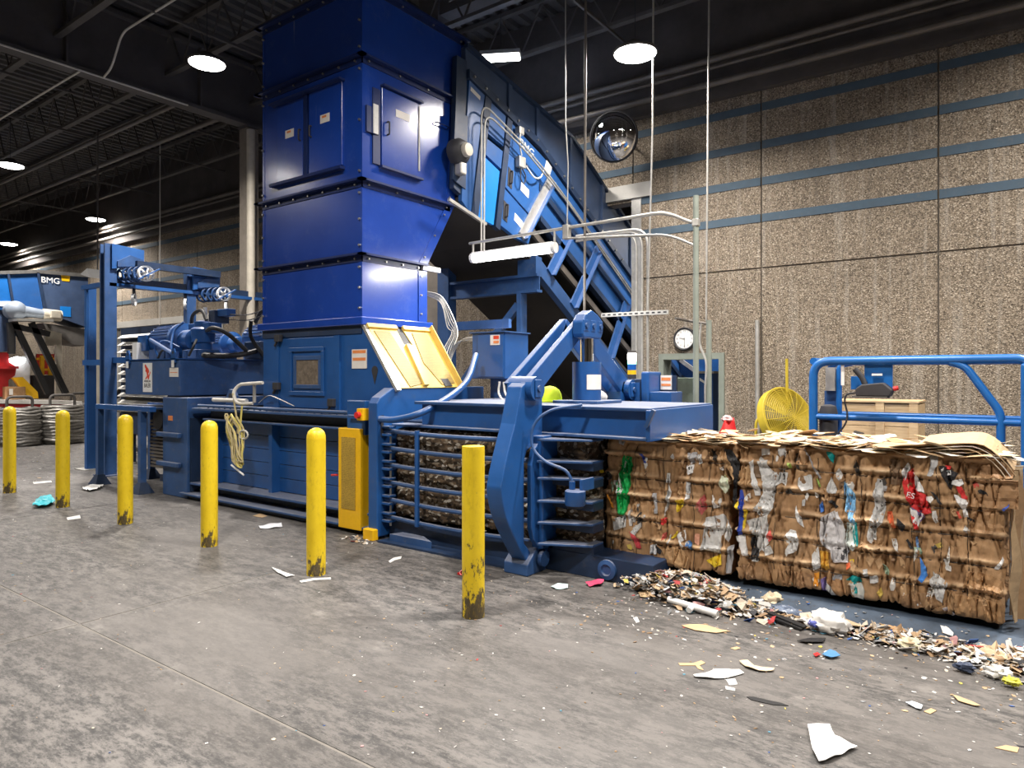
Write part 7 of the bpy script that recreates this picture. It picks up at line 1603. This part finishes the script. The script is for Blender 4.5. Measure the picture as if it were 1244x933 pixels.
def wire_coil(px, py, r, h, label):
    q = atz(px, py); q = q*(1+r*0.9/q.length); q.z = 0; t = thing('wire_coil', label, 'wire coil', tuple(q), 'coils of baling wire')
    for k in range(13):
        z = 0.05+h*k/13; rr_ = r*(1-0.10*((k-6)/6)**2)+random.uniform(-.02, .02)
        part('wire_turn', MB().tube([(q.x+0.02*math.sin(k*2)+rr_*math.cos(i*math.pi/12), q.y+0.02*math.cos(k*3)+rr_*math.sin(i*math.pi/12), z+0.015*math.sin(i+k)) for i in range(24)], h/13*0.56, 6, True), M['coil'], t, True)
    part('core', MB().cyl((q.x, q.y, 0.02), (q.x, q.y, h), r*0.86, n=20), M['dgrey'], t)
    part('carrier_hoop', MB().tube(fillet([(q.x, q.y-r*0.6, h), (q.x, q.y-r*0.6, h+0.28), (q.x, q.y+r*0.6, h+0.28), (q.x, q.y+r*0.6, h)], 0.12), 0.035, 8), M['dgrey'], t, True)
wire_coil(24, 543, 0.46, 0.95, 'coil of grey baling wire behind the farthest-left bollard')
wire_coil(76, 540, 0.48, 0.98, 'coil of grey baling wire behind the second bollard')
wire_coil(99, 533, 0.45, 0.98, 'third coil of baling wire, half hidden by the pulley frame post')
# loose hoses, scrap and a yellow post behind the pulley frame
for k in range(6):
    a = atz(92, 536); P_ = [(-17.6-0.3*k, 7.6+0.1*k, 0.9+0.05*k), (-17.3, 7.8+0.12*k, 1.5+0.1*(k % 3)), (-16.6, 8.0+0.1*k, 1.75-0.12*k), (-15.8, 8.1, 1.5-0.08*k), (-15.2, 8.1+0.05*k, 1.0)]
    single('scrap_hose', MB().tube(curve(P_, 8), 0.045, 7), (M['black'], M['dgrey'], M['galv'])[k % 3], ('highest', 'second highest', 'third', 'fourth', 'fifth', 'lowest')[k]+' of the old hoses slumped behind the pulley frame', 'hose', P_[0], smooth=True)
t = thing('scrap_rack', 'dark steel rack with slumped hoses behind the pulley frame', 'rack', (-16.6, 8.0, 0))
for x in (-17.6, -15.4): part('leg', MB().box(x-0.06, x+0.06, 7.9, 8.1, 0, 1.2), M['dgrey'], t)
part('shelf', MB().box(-17.8, -15.2, 7.6, 8.4, 0.9, 0.97), M['dgrey'], t); part('shelf', MB().box(-17.8, -15.2, 7.6, 8.4, 0.4, 0.46), M['dgrey'], t)
single('yellow_post', MB().lathe((-14.75, 6.4, 0), (0, 0, 1), [(0.09, 0), (0.09, 1.25), (0.06, 1.30), (1e-4, 1.31)], 18), M['yel'], 'yellow guard post hidden between the pulley frame and the blue stand', 'post', (-14.75, 6.4, 0), smooth=True)
pipe('grey_column', [(-17.25, 7.2, 0.0), (-17.25, 7.2, 3.9)], 0.12, M['beige'], 'pale round column between the posts of the pulley frame', 'column', 0, 16)
t = thing('wall_lamp', 'small wedge-shaped wall lamp left of the pulley frame', 'lamp', (-17.2, 7.0, 3.95)); q = aty(102, 331, 7.0)
part('housing', MB().add([(q.x-0.2, 7.0, q.z-0.02), (q.x+0.15, 7.0, q.z+0.08), (q.x+0.15, 7.3, q.z+0.08), (q.x-0.2, 7.3, q.z-0.02), (q.x-0.15, 7.05, q.z-0.05), (q.x+0.15, 7.05, q.z-0.12), (q.x+0.15, 7.3, q.z-0.12), (q.x-0.15, 7.3, q.z-0.05)], [(0,3,2,1),(4,5,6,7),(0,1,5,4),(1,2,6,5),(2,3,7,6),(3,0,4,7)]), M['white'], t)
part('bracket', MB().cyl((q.x+0.1, 7.25, q.z), (q.x+0.1, 7.25, 7.5), 0.02, n=6), M['dgrey'], t)
